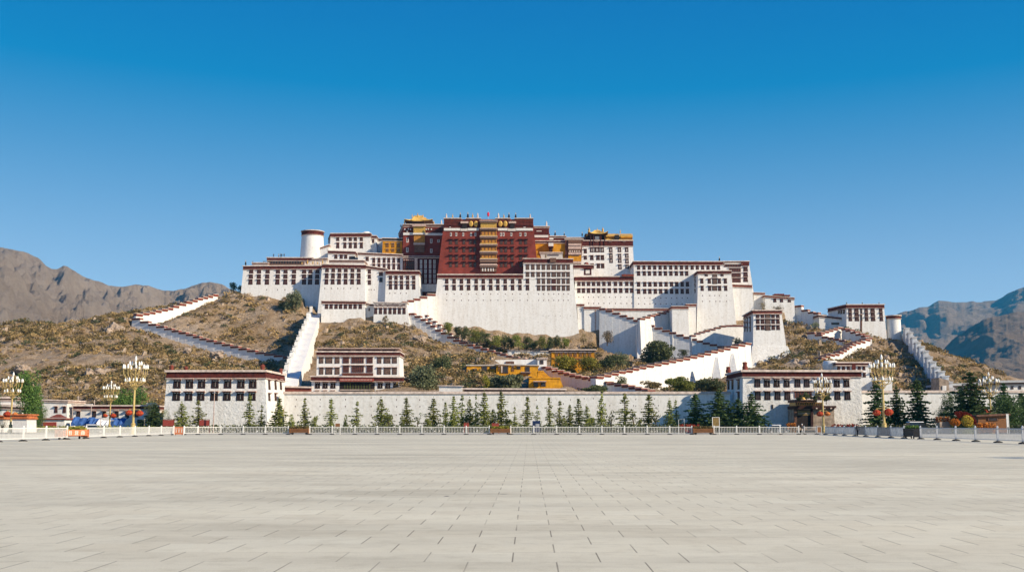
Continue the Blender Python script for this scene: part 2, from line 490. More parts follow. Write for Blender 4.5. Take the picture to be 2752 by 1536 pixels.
LABELS = {}
def tag(o, label, cat, group=None, kind=None):
    o['label'] = label; o['category'] = cat
    if group: o['group'] = group
    if kind: o['kind'] = kind
    return o
def thing(name, label, cat, loc=(0, 0, 0), group=None, kind=None):
    o = bpy.data.objects.new(name, None)
    o.empty_display_size = 0.5
    COL.objects.link(o)
    o.location = loc
    return tag(o, label, cat, group, kind or 'thing')
def inst(name, me, parent, M):
    o = bpy.data.objects.new(name, me)
    COL.objects.link(o)
    o.parent = parent
    o.matrix_basis = M
    return o
def copy_tree(o, parent=None):
    c = o.copy(); COL.objects.link(c)
    if parent is not None:
        c.parent = parent
    for ch in list(o.children):
        copy_tree(ch, c)
    return c
def ordn(i):
    return ['first', 'second', 'third', 'fourth', 'fifth', 'sixth', 'seventh', 'eighth', 'ninth', 'tenth', 'eleventh', 'twelfth',
            'thirteenth', 'fourteenth', 'fifteenth', 'sixteenth', 'seventeenth', 'eighteenth', 'nineteenth', 'twentieth'][i]
# ------------------------------------------------------------------ building kit
def offs(poly, d):
    n = len(poly); out = []
    for i in range(n):
        a, b, c = Vector(poly[i - 1][:2]), Vector(poly[i][:2]), Vector(poly[(i + 1) % n][:2])
        e1 = (b - a).normalized(); e2 = (c - b).normalized()
        n1 = Vector((e1.y, -e1.x)); n2 = Vector((e2.y, -e2.x))
        mvec = (n1 + n2)
        mvec = mvec / max(0.3, mvec.dot(n1))
        q = b + mvec * d
        out.append((q.x, q.y))
    return out

class Face:
    def __init__(s, p0, n, right, up):
        s.p0, s.n, s.r, s.u = p0, n.normalized(), right.normalized(), up.normalized()
    def at(s, p):
        return hit(p, s.p0, s.n)
    def M(s, c, sx, sz, out=0.0):
        m = Matrix.Identity(4)
        R = Matrix((s.r, -s.n, s.u)).transposed().to_4x4()
        return Matrix.Translation(c + s.n * out) @ R @ Matrix.Diagonal((sx, 1, sz, 1))

class Block: pass

def block(name, label, cat, tl, tr, br, bl, Y, bat=0.09, dep=10, m='white_lime', fr=0, frm='maroon', cap=0.32, capm='pale_cap',
          lb=None, rb=None, drop=3.0, group=None, stains=(), root=None, lower=True, frname='frieze', roofm='flat_roof', over=0.38, wallname='wall'):
    B = Block()
    zref = (P(bl, Y).z + P(br, Y).z) / 2
    p0 = Vector((0, Y, zref)); n = Vector((0, -1, bat)).normalized()
    B.front = Face(p0, n, Vector((1, 0, 0)), Vector((0, bat, 1)))
    TL, TR, BR, BL = (B.front.at(q) for q in (tl, tr, br, bl))
    B.k = mpp((TL.y + BL.y) / 2)
    sl = (BL.x - TL.x) / max(.1, TL.z - BL.z); sr = (BR.x - TR.x) / max(.1, TR.z - BR.z)
    BL = Vector((BL.x + sl * drop * .5, BL.y - bat * drop, BL.z - drop)); BR = Vector((BR.x + sr * drop * .5, BR.y - bat * drop, BR.z - drop))
    yb = max(TL.y, TR.y) + dep
    def back(T, Bo, pt):
        if pt is None:
            return Vector((T.x, yb, T.z)), Vector((Bo.x, yb, Bo.z))
        q = P(pt, yb)
        return Vector((q.x, yb, T.z)), Vector((q.x + Bo.x - T.x, yb, Bo.z))
    KL, KBL = back(TL, BL, lb); KR, KBR = back(TR, BR, rb)
    B.bot = [BL, BR, KBR, KBL]; B.top = [TL, TR, KR, KL]
    eR = (KR - TR); uR = (TR - BR)
    B.right = Face(TR, eR.cross(uR), eR, uR)
    eL = (TL - KL); uL = (TL - BL)
    B.left = Face(TL, eL.cross(uL), eL, uL)
    base = (BL + BR) / 2
    if root is None:
        root = thing(name, label, cat, (base.x, base.y, base.z), group)
    B.root = root
    mb = MB(); mb.hexa(B.bot, B.top, 0)
    for (px, py, wpx, hpx) in stains:
        c = B.front.at((px, py)) + B.front.n * 0.012
        a = wpx * B.k / 2; h = hpx * B.k
        mb.poly([c - B.front.r * a, c - B.front.u * h - B.front.r * a * .2, c - B.front.u * h + B.front.r * a * .2, c + B.front.r * a], 1)
    mb.build(wallname, [m, 'scroll_ink'], root)
    def foot(z):
        out = []
        for b_, t_ in zip(B.bot, B.top):
            f = (z - b_.z) / (t_.z - b_.z)
            out.append(b_.lerp(t_, f))
        return out
    B.foot = foot
    zt = min(TL.z, TR.z); zT = [t.z for t in B.top]
    B.zt = zt
    def ring(nm, dz0, dz1, d0, d1, mm):
        lo = foot(zt + min(0, dz0)); hi = foot(zt + min(0, dz1))
        ol, oh = offs(lo, d0), offs(hi, d1)
        dz = [t - zt for t in zT]
        r = MB()
        r.hexa([(p[0], p[1], zt + dz0 + k) for p, k in zip(ol, dz)], [(p[0], p[1], zt + dz1 + k) for p, k in zip(oh, dz)], 0)
        return r.build(nm, mm, root)
    h = fr * B.k
    if fr:
        ring(frname, -h, 0.012, 0.14, 0.14, frm)
        if lower:
            ring('string_course', -h - 0.22, -h + 0.02, 0.22, 0.30, capm)
    if cap:
        o = ring('parapet_cap', 0.0, cap, over, over - .08, capm)
    B.ring = ring
    return B

# -- window meshes in unit space (x, z in -0.5..0.5, outward is -y) ------------------------------
WMESH = {}
def _bars(mb, x0, x1, z0, z1, nx, nz, y0, y1, t, mi):
    for i in range(nx + 1):
        x = x0 + (x1 - x0) * i / nx
        mb.box(x - t / 2, x + t / 2, y0, y1, z0, z1, mi)
    for i in range(nz + 1):
        z = z0 + (z1 - z0) * i / nz
        mb.box(x0, x1, y0 - .003, y1 - .003, z - t * .35, z + t * .35, mi)
def make_window(kind, surround, pane, mull, awm, valm, nx, nz, aw=0.55, trap=0.10, inner=0.29, topz=0.46, botz=-0.42, curtain=None, awx=0.62, sill=None):
    s = MB()
    s.hexa([(-.5 - trap, -.07, -.5), (.5 + trap, -.07, -.5), (.5 + trap, .2, -.5), (-.5 - trap, .2, -.5)],
           [(-.5, -.07, .5), (.5, -.07, .5), (.5, .2, .5), (-.5, .2, .5)], 0)
    if sill:
        s.box(-.56, .56, -.32, .0, -.62, -.52, 1)
    p = MB()
    p.box(-inner, inner, -.09, .1, botz, topz, 0)
    _bars(p, -inner, inner, botz, topz, nx, nz, -.15, -.085, .09, 1)
    if curtain == 'drop':
        p.box(-inner * .9, inner * .9, -.13, -.088, topz - .13, topz, 2)
        p.poly([(-.05, -.135, topz - .1), (.0, -.135, botz + .12), (.09, -.135, botz + .10), (.05, -.135, topz - .1)], 2)
    elif curtain == 'top':
        p.box(-inner * .95, inner * .95, -.165, -.088, topz - .16, topz, 2)
    elif curtain == 'panel':
        p.box(-inner * .62, inner * .62, -.13, -.088, botz + .14, topz - .12, 2)
    a = MB()
    if aw:
        z = .52
        a.hexa([(-awx, -aw, z), (awx, -aw, z), (awx, .1, z + .03), (-awx, .1, z + .03)],
               [(-awx, -aw, z + .07), (awx, -aw, z + .07), (awx, .1, z + .12), (-awx, .1, z + .12)], 0)
        a.box(-awx * .93, awx * .93, -aw * .75, .05, z - .07, z - .004, 1)
    WMESH[kind] = (s.mesh('window', [surround, awm]), p.mesh('pane', [pane, mull, 'curtain_white']), a.mesh('awning', [awm, valm]) if aw else None)
make_window('std', 'window_brown', 'pane_grey', 'wood_red', 'eave_pink', 'coping_red', 2, 3, 0.55, curtain=None)
make_window('lat', 'window_black', 'pane_grey', 'lattice', 'eave_pink', 'window_brown', 3, 4, 0.4, trap=0.03, inner=.34)
make_window('pan', 'window_brown', 'pane_dark', 'wood_red', 'eave_pink', 'coping_red', 2, 3, 0.55, curtain='panel')
make_window('gate', 'window_black', 'window_black', 'window_brown', 'eave_pink', 'coping_red', 2, 1, 0.85, trap=0.05, inner=.40, curtain='drop')
make_window('gate_plain', 'window_black', 'pane_grey', 'window_brown', 'eave_pink', 'coping_red', 2, 1, 0.85, trap=0.05, inner=.34, curtain=None)
make_window('red', 'dark_red', 'pane_dark', 'brown_beam', 'dark_red', 'dark_red', 2, 3, 0.85, trap=0.02, inner=.34, awx=.72)
make_window('slot', 'curtain_white', 'pane_grey', 'brown_beam', 'eave_pink', 'maroon', 1, 1, 0, trap=0.0, inner=.16, topz=.38, botz=-.3)
make_window('gallery', 'brown_beam', 'pane_dark', 'wood_red', 'eave_pink', 'brown_beam', 6, 2, 0.4, trap=0, inner=.46)
make_window('ochre_win', 'wood_red', 'pane_dark', 'orange_cloth', 'eave_pink', 'brown_beam', 2, 2, 0.35, trap=0.02, inner=.38)
make_window('side', 'window_black', 'pane_dark', 'brown_beam', 'eave_pink', 'coping_red', 1, 2, 0.5, trap=0.05, inner=.30)
make_window('white_pier', 'curtain_white', 'pane_grey', 'brown_beam', 'eave_pink', 'maroon', 1, 1, 0, trap=0, inner=.08)
make_window('big', 'maroon', 'curtain_white', 'window_brown', 'coping_red', 'maroon', 1, 1, 0.7, trap=0.02, inner=.34, topz=.36, botz=-.32)
make_window('opening', 'window_black', 'pane_dark', 'brown_beam', 'pale_cap', 'brown_beam', 1, 1, 0, trap=0.0, inner=.40)
make_window('hole_eave', 'window_black', 'pane_dark', 'brown_beam', 'pale_cap', 'brown_beam', 1, 1, 0.7, trap=0.0, inner=.42)

def win(B, px, y0, y1, wpx, kind='std', face=None, wm=None, name='window'):
    F = face or B.front
    c = F.at((px, (y0 + y1) / 2)); k = mpp(c.y)
    W = wm if wm else wpx * k
    H = (y1 - y0) * k
    M = F.M(c, W, H)
    M.translation = M.translation - B.root.location
    s, p, a = WMESH[kind]
    o = inst(name, s, B.root, M)
    inst('pane', p, o, Matrix.Identity(4))
    if a:
        inst('awning', a, o, Matrix.Identity(4))
    return o
def wins(B, Z, xs, rows, w, kind='std', xs2=None, sz=4.293):
    """xs: zoom-pixel columns at the top row; xs2: columns at the bottom row; rows: (y0, y1) pairs"""
    n = len(rows)
    for j, (a, b) in enumerate(rows):
        f = j / max(1, n - 1)
        for i, x in enumerate(xs):
            xx = x if xs2 is None else x + (xs2[i] - x) * f
            p0 = Z(xx, a); p1 = Z(xx, b)
            win(B, p0[0], p0[1], p1[1], w / sz, kind)
def panel(B, name, px0, py0, px1, py1, out, thick, mats, face=None):
    """a flat or projecting box on the block's front"""
    F = face or B.front
    a = F.at((px0, py1)); b = F.at((px1, py1)); c = F.at((px1, py0)); d = F.at((px0, py0))
    o = F.n * out; i = F.n * (out - thick)
    mb = MB()
    v = [a + o, b + o, b + i, a + i]; u = [d + o, c + o, c + i, d + i]
    mb.hexa(v, u, 0)
    return mb.build(name, mats, B.root)
def finial(B, p, h, kind='gold', face=None, y=None, r=None):
    c = P(p, y) if y else B.front.at(p)
    mb = MB(); r = r or h * 0.16
    if kind == 'gold':
        mb.lathe(c, [(r * .9, 0), (r, h * .12), (r * .5, h * .2), (r * .85, h * .36), (r * .95, h * .5), (r * .45, h * .62), (r * .3, h * .7), (r * .4, h * .78), (0.03, h)], 10, 0)
        return mb.build('finial', 'gold', B.root, smooth=True)
    if kind == 'pale':
        mb.lathe(c, [(r, 0), (r, h * .55), (r * .7, h * .6), (r * .75, h * .8), (.04, h)], 10, 0)
        return mb.build('finial', 'pale_cap', B.root)
    mb.lathe(c, [(r * .5, 0), (r * .55, h * .1), (r * 1.05, h * .12), (r * .9, h * .36), (r * .7, h * .40), (r * .85, h * .44), (r * .6, h * .62)], 10, 0)
    mb.lathe(c, [(r * .2, h * .62), (r * .35, h * .7), (.03, h)], 8, 1)
    return mb.build('finial', ['black_tent', 'gold'], B.root)
def hip_roof(root, name, cx, cy, z, wdt, dep, h, ridge, up, m='gold_roof', power=1.5):
    mb = MB(); NS, NT = 12, 7
    def pt(side, s, t):
        z_ = z + h * (1 - t) ** power + up * (abs(s) ** 4) * t ** 3
        hx = ridge / 2 + t * (wdt - ridge) / 2; hy = t * dep / 2
        if side == 0: return (cx + s * hx, cy - hy, z_)
        if side == 1: return (cx + hx, cy + s * hy, z_)
        if side == 2: return (cx - s * hx, cy + hy, z_)
        return (cx - hx, cy - s * hy, z_)
    for side in range(4):
        for i in range(NS):
            for j in range(NT):
                s0, s1 = -1 + 2 * i / NS, -1 + 2 * (i + 1) / NS
                t0, t1 = j / NT, (j + 1) / NT
                q = [pt(side, s0, t1), pt(side, s1, t1), pt(side, s1, t0), pt(side, s0, t0)]
                mb.poly(q, 0)
                if j == NT - 1:   # eave thickness
                    a, b = q[0], q[1]
                    mb.poly([(a[0], a[1], a[2] - h * .09), (b[0], b[1], b[2] - h * .09), b, a], 0)
        # tile ribs
        for i in range(1, NS):
            s0 = -1 + 2 * i / NS
            pts = [Vector(pt(side, s0, j / NT)) + Vector((0, 0, .05)) for j in range(NT + 1)]
            if side in (0, 2):
                mb.tube(pts, [.10] * len(pts), 5, 0)
    # underside
    hx, hy = wdt / 2, dep / 2
    mb.poly([(cx - hx, cy - hy, z - h * .09), (cx - hx, cy + hy, z - h * .09), (cx + hx, cy + hy, z - h * .09), (cx + hx, cy - hy, z - h * .09)], 1)
    mb.tube([(cx - ridge / 2, cy, z + h + .05), (cx + ridge / 2, cy, z + h + .05)], [.18, .18], 6, 0)
    return mb.build(name, [m, 'brown_beam'], root)

# ------------------------------------------------------------------ stepped stair walls
STAIRS = []
def stair(name, label, Z, pts, ends, drop, thick=1.2, vis=None, back=6.0, slope=False, mside=None, sz=4.293, cop=True, hc=0.7, mw='white_lime', over=0.30, lenf=0.99, group='stepped white stair walls', flip=False, merlon=False, capf=0.22):
    """pts: coping centres in zoom pixels; ends: (px, Y) of the plan line's two ends (list of knots)"""
    C = []
    kn = [Vector(((px - 1376) / FPX * Y, Y)) for px, Y in ends]
    for (x, y) in pts:
        px, py = Z(x, y) if Z else (x, y)
        k = (px - 1376) / FPX
        best = None
        for a, b in zip(kn, kn[1:]):
            den = (b.x - a.x) - k * (b.y - a.y)
            s = (k * a.y - a.x) / den if abs(den) > 1e-6 else 0
            q = (max(0, -s, s - 1), a + (b - a) * s)
            if best is None or q[0] < best[0] - 1e-9: best = q
        q = best[1]
        C.append(P((px, py), q.y))
    n = len(C)
    root = thing(name, label, 'stair wall', tuple(C[n // 2] - Vector((0, 0, 3))), group)
    edges = []
    for i in range(n):
        if i == 0: e0 = C[0].xy - (C[1].xy - C[0].xy) / 2
        else: e0 = (C[i - 1].xy + C[i].xy) / 2
        if i == n - 1: e1 = C[-1].xy + (C[-1].xy - C[-2].xy) / 2
        else: e1 = (C[i].xy + C[i + 1].xy) / 2
        edges.append((e0, e1))
    dr = drop if callable(drop) else (lambda f: drop)
    W = MB()
    for i in range(n):
        e0, e1 = edges[i]
        d = (e1 - e0).normalized(); nr = Vector((d.y, -d.x))
        mid = (e0 + e1) / 2
        if nr.dot(mid - CAM.xy) > 0: nr = -nr            # towards the camera
        if nr.y > 0 and abs(nr.y) > .5: nr = -nr
        f = i / max(1, n - 1)
        zt = C[i].z - hc / 2
        zb = C[i].z - dr(f)
        b0 = 0.05 * dr(f)
        q = lambda e, o, z: (e.x + nr.x * o, e.y + nr.y * o, z)
        w_ = [q(e0, b0, zb), q(e1, b0, zb), q(e1, -thick, zb), q(e0, -thick, zb)]
        za = zc_ = zt
        if slope:
            za = ((C[i - 1].z if i else 2 * C[0].z - C[1].z) + C[i].z) / 2 - hc
            zc_ = ((C[i + 1].z if i < n - 1 else 2 * C[-1].z - C[-2].z) + C[i].z) / 2 - hc
        t_ = [q(e0, 0, za), q(e1, 0, zc_), q(e1, -thick, zc_), q(e0, -thick, za)]
        cr = (Vector(w_[1]) - Vector(w_[0])).cross(Vector(w_[2]) - Vector(w_[1]))
        if cr.z < 0:
            w_ = [w_[1], w_[0], w_[3], w_[2]]; t_ = [t_[1], t_[0], t_[3], t_[2]]
        W.hexa(w_, t_, 0)
        if cop:
            L = (e1 - e0).length * lenf / 2
            c2 = mid - nr * (thick / 2)
            K = MB()
            hy = thick / 2 + over
            if merlon:
                mt_ = 1.1 if mside else thick * .95
                if mside:
                    c2 = mid + Vector((mside * abs(d.y), -mside * d.x * (1 if d.y > 0 else -1))) * (0) - nr * (0 if (nr.x * mside) > 0 else thick)
                K.obox((c2.x, c2.y, 0), (d.x, d.y, 0), (nr.x, nr.y, 0), L * .93, mt_ * .5, zt - 3.0, zt + hc * .45, 0)
                K.obox((c2.x, c2.y, 0), (d.x, d.y, 0), (nr.x, nr.y, 0), L * .55, mt_ * .42, zt + hc * .45 + .003, zt + hc, 0)
                K.obox((c2.x, c2.y, 0), (d.x, d.y, 0), (nr.x, nr.y, 0), L * .62, mt_ * .5, zt + hc + .003, zt + hc * 1.12, 0)
                K.build('merlon', mw, root)
            else:
                K.obox((c2.x, c2.y, 0), (d.x, d.y, 0), (nr.x, nr.y, 0), L, hy, zt + .004, zt + hc * (1 - capf), 0)
                K.obox((c2.x, c2.y, 0), (d.x, d.y, 0), (nr.x, nr.y, 0), L + .06, hy + .12, zt + hc * (1 - capf), zt + hc, 1)
                K.build('coping', ['coping_red', 'pale_cap'], root)
    W.build('wall', mw, root)
    v_ = vis if vis is not None else (lambda f: dr(f) * .6)
    for i in range(n):
        STAIRS.append((edges[i][0], edges[i][1], C[i].z, (v_(i / max(1, n - 1)) if callable(v_) else v_), back, thick))
    return root, C, edges
# ================================================================== THE PALACE
def spx(Z, xs, y, w=3.2, h=3.5):
    return [(*Z(x, y), w, h) for x in xs]

# ---- central red palace
W1x = [690, 775, 860, 943, 1030, 1112, 1198, 1280, 1365, 1450, 1535]
M1x = [1622, 1750, 1806, 1866, 1924, 1980, 2037, 2090]
st = spx(ZB, W1x + M1x, 980) + spx(ZB, W1x + M1x, 1052) + spx(ZB, [1800, 1868, 1940, 2000, 2115], 1232, 2.0, 2.5)
W1 = block('retaining_bastion', 'huge blank white bastion wall with two rows of small windows below the red palace', 'bastion',
           ZB(588, 765), ZB(2150, 778), ZE(2236, 640), ZE(492, 640), 412, 0.075, 18, drop=5, cap=0, stains=st)
# frieze along the free top edge only (left of the windowed block)
def top_frieze(B, x0, x1, y, hpx, dep=1.2, capm='pale_cap', frm='maroon', out=.14):
    a, b = B.front.at((x0, y)), B.front.at((x1, y))
    h = hpx * B.k; bt = -B.front.n.z / B.front.n.y
    m = MB(); m.hexa([(a.x, a.y - out - bt * h, a.z - h), (b.x, b.y - out - bt * h, b.z - h), (b.x, b.y + dep, b.z - h), (a.x, a.y + dep, a.z - h)],
                     [(a.x, a.y - out, a.z + .01), (b.x, b.y - out, b.z + .01), (b.x, b.y + dep, b.z + .01), (a.x, a.y + dep, a.z + .01)], 0)
    m.build('frieze', frm, B.root)
    m = MB(); m.hexa([(a.x - .3, a.y - .45, a.z + .012), (b.x, b.y - .45, b.z + .012), (b.x, b.y + dep + .2, b.z + .012), (a.x - .3, a.y + dep + .2, a.z + .012)],
                     [(a.x - .3, a.y - .45, a.z + .45), (b.x, b.y - .45, b.z + .45), (b.x, b.y + dep + .2, b.z + .45), (a.x - .3, a.y + dep + .2, a.z + .45)], 0)
    m.build('parapet_cap', capm, B.root)
    m = MB(); m.hexa([(a.x - .2, a.y - .3 - bt * h, a.z - h - .2), (b.x, b.y - .3 - bt * h, b.z - h - .2), (b.x, b.y + dep, b.z - h - .2), (a.x - .2, a.y + dep, a.z - h - .2)],
                     [(a.x - .2, a.y - .3 - bt * h, a.z - h - .002), (b.x, b.y - .3 - bt * h, b.z - h - .002), (b.x, b.y + dep, b.z - h - .002), (a.x - .2, a.y + dep, a.z - h - .002)], 0)
    m.build('string_course', capm, B.root)
top_frieze(W1, ZB(588, 0)[0], ZB(1572, 0)[0], ZB(0, 768)[1], 36 / 4.293)
wins(W1, ZB, W1x + [1622], [(812, 868), (884, 944)], 36)
wins(W1, ZB, M1x[1:4] + M1x[5:], [(808, 870), (888, 948)], 38, 'lat')
wins(W1, ZB, [1924], [(812, 868), (888, 946)], 52, 'gallery')

_pz = (P(ZE(2236, 640), 412).z + P(ZE(492, 640), 412).z) / 2
_py = 412 + .075 * (P(ZB(1860, 800), 413.5).z - _pz) - .15
M1 = block('windowed_block', 'white block packed with dark lattice windows right of the red facade', 'palace block',
           ZB(1576, 582), ZB(2142, 586), ZB(2152, 800), ZB(1572, 800), _py, 0.075, 6, fr=46 / 4.293, drop=0.5)
M1b = M1.front
# push its front a hand's width proud of the bastion below
wins(M1, ZB, [1622, 1683, 1746, 1805, 1864, 1982, 2037, 2090], [(648, 708), (734, 790)], 40, 'lat')
wins(M1, ZB, [1924], [(648, 708), (734, 790)], 52, 'lat')
panel(M1, 'roof_ornament', *ZB(1880, 575), *ZB(1950, 625), .8, 1.2, 'brown_beam')

R1 = block('red_palace', 'deep red main palace block with golden balcony column at its centre', 'palace',
           ZB(662, 124), ZB(1684, 124), ZB(1748, 800), ZB(578, 800), 419.5, 0.06, 26, m='palace_red', drop=0, cap=0)
F = R1.front
panel(R1, 'frieze', *ZB(658, 150), *ZB(1686, 228), .22, 1.0, 'maroon')
for x0, x1 in ((657, 845), (935, 1062), (1280, 1392), (1490, 1684)):
    panel(R1, 'white_band', *ZB(x0, 229), *ZB(x1, 257), .34, .6, 'curtain_white')
for x0, x1 in ((848, 932), (1395, 1487)):
    panel(R1, 'white_band', *ZB(x0, 232), *ZB(x1, 262), .42, .7, 'scroll_paint')
for x0, x1, y in ((657, 857, 122), (913, 1082, 122), (1252, 1422, 122), (1474, 1686, 122)):
    panel(R1, 'roof_tower', *ZB(x0, y), *ZB(x1, 200), .45, 6.0, 'maroon')
    panel(R1, 'parapet_cap', *ZB(x0 - 4, y - 9), *ZB(x1 + 4, y), .75, 6.6, 'pale_cap')
    panel(R1, 'ledge', *ZB(x0 - 1, y + 25), *ZB(x1 + 1, y + 29), .62, .6, 'coping_red')
for x0, x1 in ((857, 913), (1082, 1252), (1422, 1474)):
    panel(R1, 'parapet_cap', *ZB(x0, 146), *ZB(x1, 152), .5, 3, 'brown_beam')
for x0, x1 in ((850, 940), (1405, 1490)):
    panel(R1, 'eave', *ZB(x0, 156), *ZB(x1, 178), 1.1, 1.5, 'eave_pink')
    panel(R1, 'porch', *ZB(x0 + 18, 178), *ZB(x1 - 18, 228), .7, .9, 'window_black')
for x in (970, 1025, 1308, 1365):
    c = F.at(ZB(x, 182)); mb = MB()
    mb.lathe((0, 0, 0), [(0.05, -.35), (.75, -.30), (.85, 0), (.6, .22), (.05, .26)], 14, 0)
    me = mb.mesh('emblem', ['gold'])
    inst('emblem', me, R1.root, Matrix.Translation(c + F.n * .75 - R1.root.location) @ Matrix.Rotation(math.pi / 2, 4, 'X') @ Matrix.Diagonal((1, 1.45, 1, 1)))
for x0, x1, y in ((700, 716, 184), (770, 800, 186), (1500, 1535, 184), (1560, 1600, 184), (722, 735, 218), (1575, 1600, 220)):
    panel(R1, 'ornament', *ZB(x0, y - 4), *ZB(x1, y + 4), .40, .3, 'curtain_white')
wins(R1, ZB, [738, 800, 880, 970, 1020, 1315, 1345, 1435, 1540, 1597], [(278, 320)], 20, 'slot')
REDX = [735, 803, 888, 963, 1015, 1320, 1370, 1445, 1542, 1602]
wins(R1, ZB, REDX, [(358, 416), (446, 508), (538, 596), (618, 678)], 36, 'red')
# golden balcony column
for (ya, yb_, yc, kind) in ((150, 175, 238, 'g'), (240, 262, 330, 'o'), (332, 356, 420, 'o'), (424, 446, 506, 'o'), (508, 534, 590, 'o'), (592, 625, 660, 'b'), (660, 686, 735, 'w')):
    bal = panel(R1, 'balcony', *ZB(1082, yb_), *ZB(1265, yc), 1.3, 1.5, ['orange_cloth' if kind == 'o' else ('gold' if kind == 'g' else 'brown_beam')])
    panel(R1, 'eave', *ZB(1070, ya), *ZB(1278, ya + 9), 2.3, 2.6, 'eave_pink')
    panel(R1, 'eave', *ZB(1074, ya + 9), *ZB(1274, yb_), 1.9, 2.2, 'carved_pink')
    if kind in 'ob':
        panel(R1, 'railing', *ZB(1078, yc - 14), *ZB(1270, yc), 1.55, .5, 'gold' if kind == 'o' else 'eave_pink')
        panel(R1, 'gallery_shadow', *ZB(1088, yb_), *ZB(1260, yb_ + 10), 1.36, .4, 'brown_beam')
    if kind == 'o':
        for x in (1092, 1132, 1172, 1212, 1252):
            panel(R1, 'post', *ZB(x - 3, yb_ + 2), *ZB(x + 3, yc - 14), 1.42, .2, 'wood_red')
    if kind == 'w':
        for x in (1105, 1135, 1170, 1200, 1228):
            panel(R1, 'post', *ZB(x - 6, 695), *ZB(x + 6, 730), 1.42, .3, 'curtain_white')
for x, k, h in ((685, 'pale', 2.0), (757, 'gold', 1.9), (845, 'dark', 2.5), (933, 'dark', 2.7), (988, 'gold', 2.2), (1046, 'pale', 2.2),
                (1285, 'pale', 2.2), (1348, 'gold', 1.9), (1407, 'dark', 2.5), (1485, 'dark', 2.4), (1652, 'pale', 1.9)):
    finial(R1, ZB(x, 114), h, k, y=424)
c = P(ZB(1168, 150), 430)
fl = thing('red_flag', 'small bright red banner on a thin white mast above the red palace', 'flag', tuple(c))
mb = MB(); mb.tube([c, c + Vector((0, 0, 4.3))], [.05, .04], 6); mb.build('mast', 'curtain_white', fl)
mb = MB(); mb.lathe(c + Vector((0, 0, 1.9)), [(.05, 0), (.35, .35), (.5, 1.1), (.38, 1.7), (.05, 2.0)], 10, sy=.3); mb.build('cloth', 'flag_red', fl, smooth=True)

# ---- red wing with golden roof, in the red palace's shadow
R2 = block('red_wing', 'dark red wing with a gold hip roof left of the main red facade', 'palace wing',
           ZA(1908, 188), ZA(2375, 188), ZA(2375, 580), ZA(1893, 580), 430, 0.02, 22, m='palace_red', fr=20 / 4.293, cap=.3, lb=ZA(1856, 205), drop=4)
panel(R2, 'white_band', *ZA(1905, 280), *ZA(2022, 308), .3, .6, 'curtain_white')
panel(R2, 'white_band', *ZA(2152, 285), *ZA(2368, 312), .3, .6, 'curtain_white')
panel(R2, 'frieze', *ZA(1905, 230), *ZA(2020, 279), .2, .6, 'maroon')
panel(R2, 'frieze', *ZA(2150, 230), *ZA(2368, 284), .2, .6, 'maroon')
panel(R2, 'eave', *ZA(2012, 188), *ZA(2168, 215), 1.9, 2.2, 'eave_pink')
panel(R2, 'balcony', *ZA(2026, 215), *ZA(2160, 296), 1.2, 1.5, 'gold')
panel(R2, 'railing', *ZA(2020, 290), *ZA(2160, 308), 1.5, .6, 'curtain_white')
panel(R2, 'balcony', *ZA(2030, 310), *ZA(2155, 400), 1.0, 1.3, 'orange_cloth')
panel(R2, 'balcony', *ZA(2035, 425), *ZA(2150, 510), 1.0, 1.3, 'brown_beam')
panel(R2, 'railing', *ZA(2026, 402), *ZA(2158, 424), 1.3, .6, 'eave_pink')
for x, y0, y1 in ((1953, 338, 392), (1952, 450, 506), (2228, 350, 402), (2228, 464, 512), (2312, 358, 392)):
    win(R2, *ZA(x, y0), ZA(x, y1)[1], 26 / 4.293, 'slot')
for x, y in ((1925, 240), (1965, 236), (1990, 242), (1952, 265), (2170, 240), (2195, 238), (2230, 240)):
    panel(R2, 'ornament', *ZA(x - 7, y - 7), *ZA(x + 7, y + 8), .32, .2, 'curtain_white')
c = P(ZA(2083, 184), 442)
hip_roof(R2.root, 'lower_golden_roof', P(ZA(2105, 0), 442).x, 438, c.z, 322 / 4.293 * mpp(442), 11, 2.0, 5, .55)
g = P(ZA(2083, 172), 439)
hip_roof(R2.root, 'upper_golden_roof', g.x, 437, g.z, 150 / 4.293 * mpp(440), 9, 76 / 4.293 * mpp(440), 3.6, .25, power=1.0)
for x, y, h in ((2072, 100, 1.9), (2008, 108, 1.6), (2133, 108, 1.6), (1920, 180, 2.2), (2258, 178, 1.5)):
    finial(R2, ZA(x, y), h, 'gold', y=436)
finial(R2, ZA(1878, 215), 1.6, 'dark', y=440); finial(R2, ZA(2345, 178), 1.8, 'pale', y=439)

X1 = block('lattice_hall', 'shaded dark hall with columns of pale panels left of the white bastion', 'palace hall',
           ZA(1900, 556), ZA(2340, 556), ZA(2330, 960), ZA(1895, 960), 428, 0.02, 8, m='dark_red', fr=12 / 4.293, frm='maroon', cap=.25, drop=6)  # wall red darkened: the shade of this recess is put into its colour
wins(X1, ZA, [2110, 2162, 2215, 2265], [(590, 640), (645, 692), (700, 748), (758, 803), (812, 860)], 24, 'white_pier')
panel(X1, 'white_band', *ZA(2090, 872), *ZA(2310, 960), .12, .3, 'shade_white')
panel(X1, 'column', *ZA(2037, 575), *ZA(2070, 720), .6, .6, 'eave_pink')
for x in (1915, 1945, 1968, 1992, 2016):
    win(X1, *ZA(x, 600), ZA(x, 700)[1], 16 / 4.293, 'side')

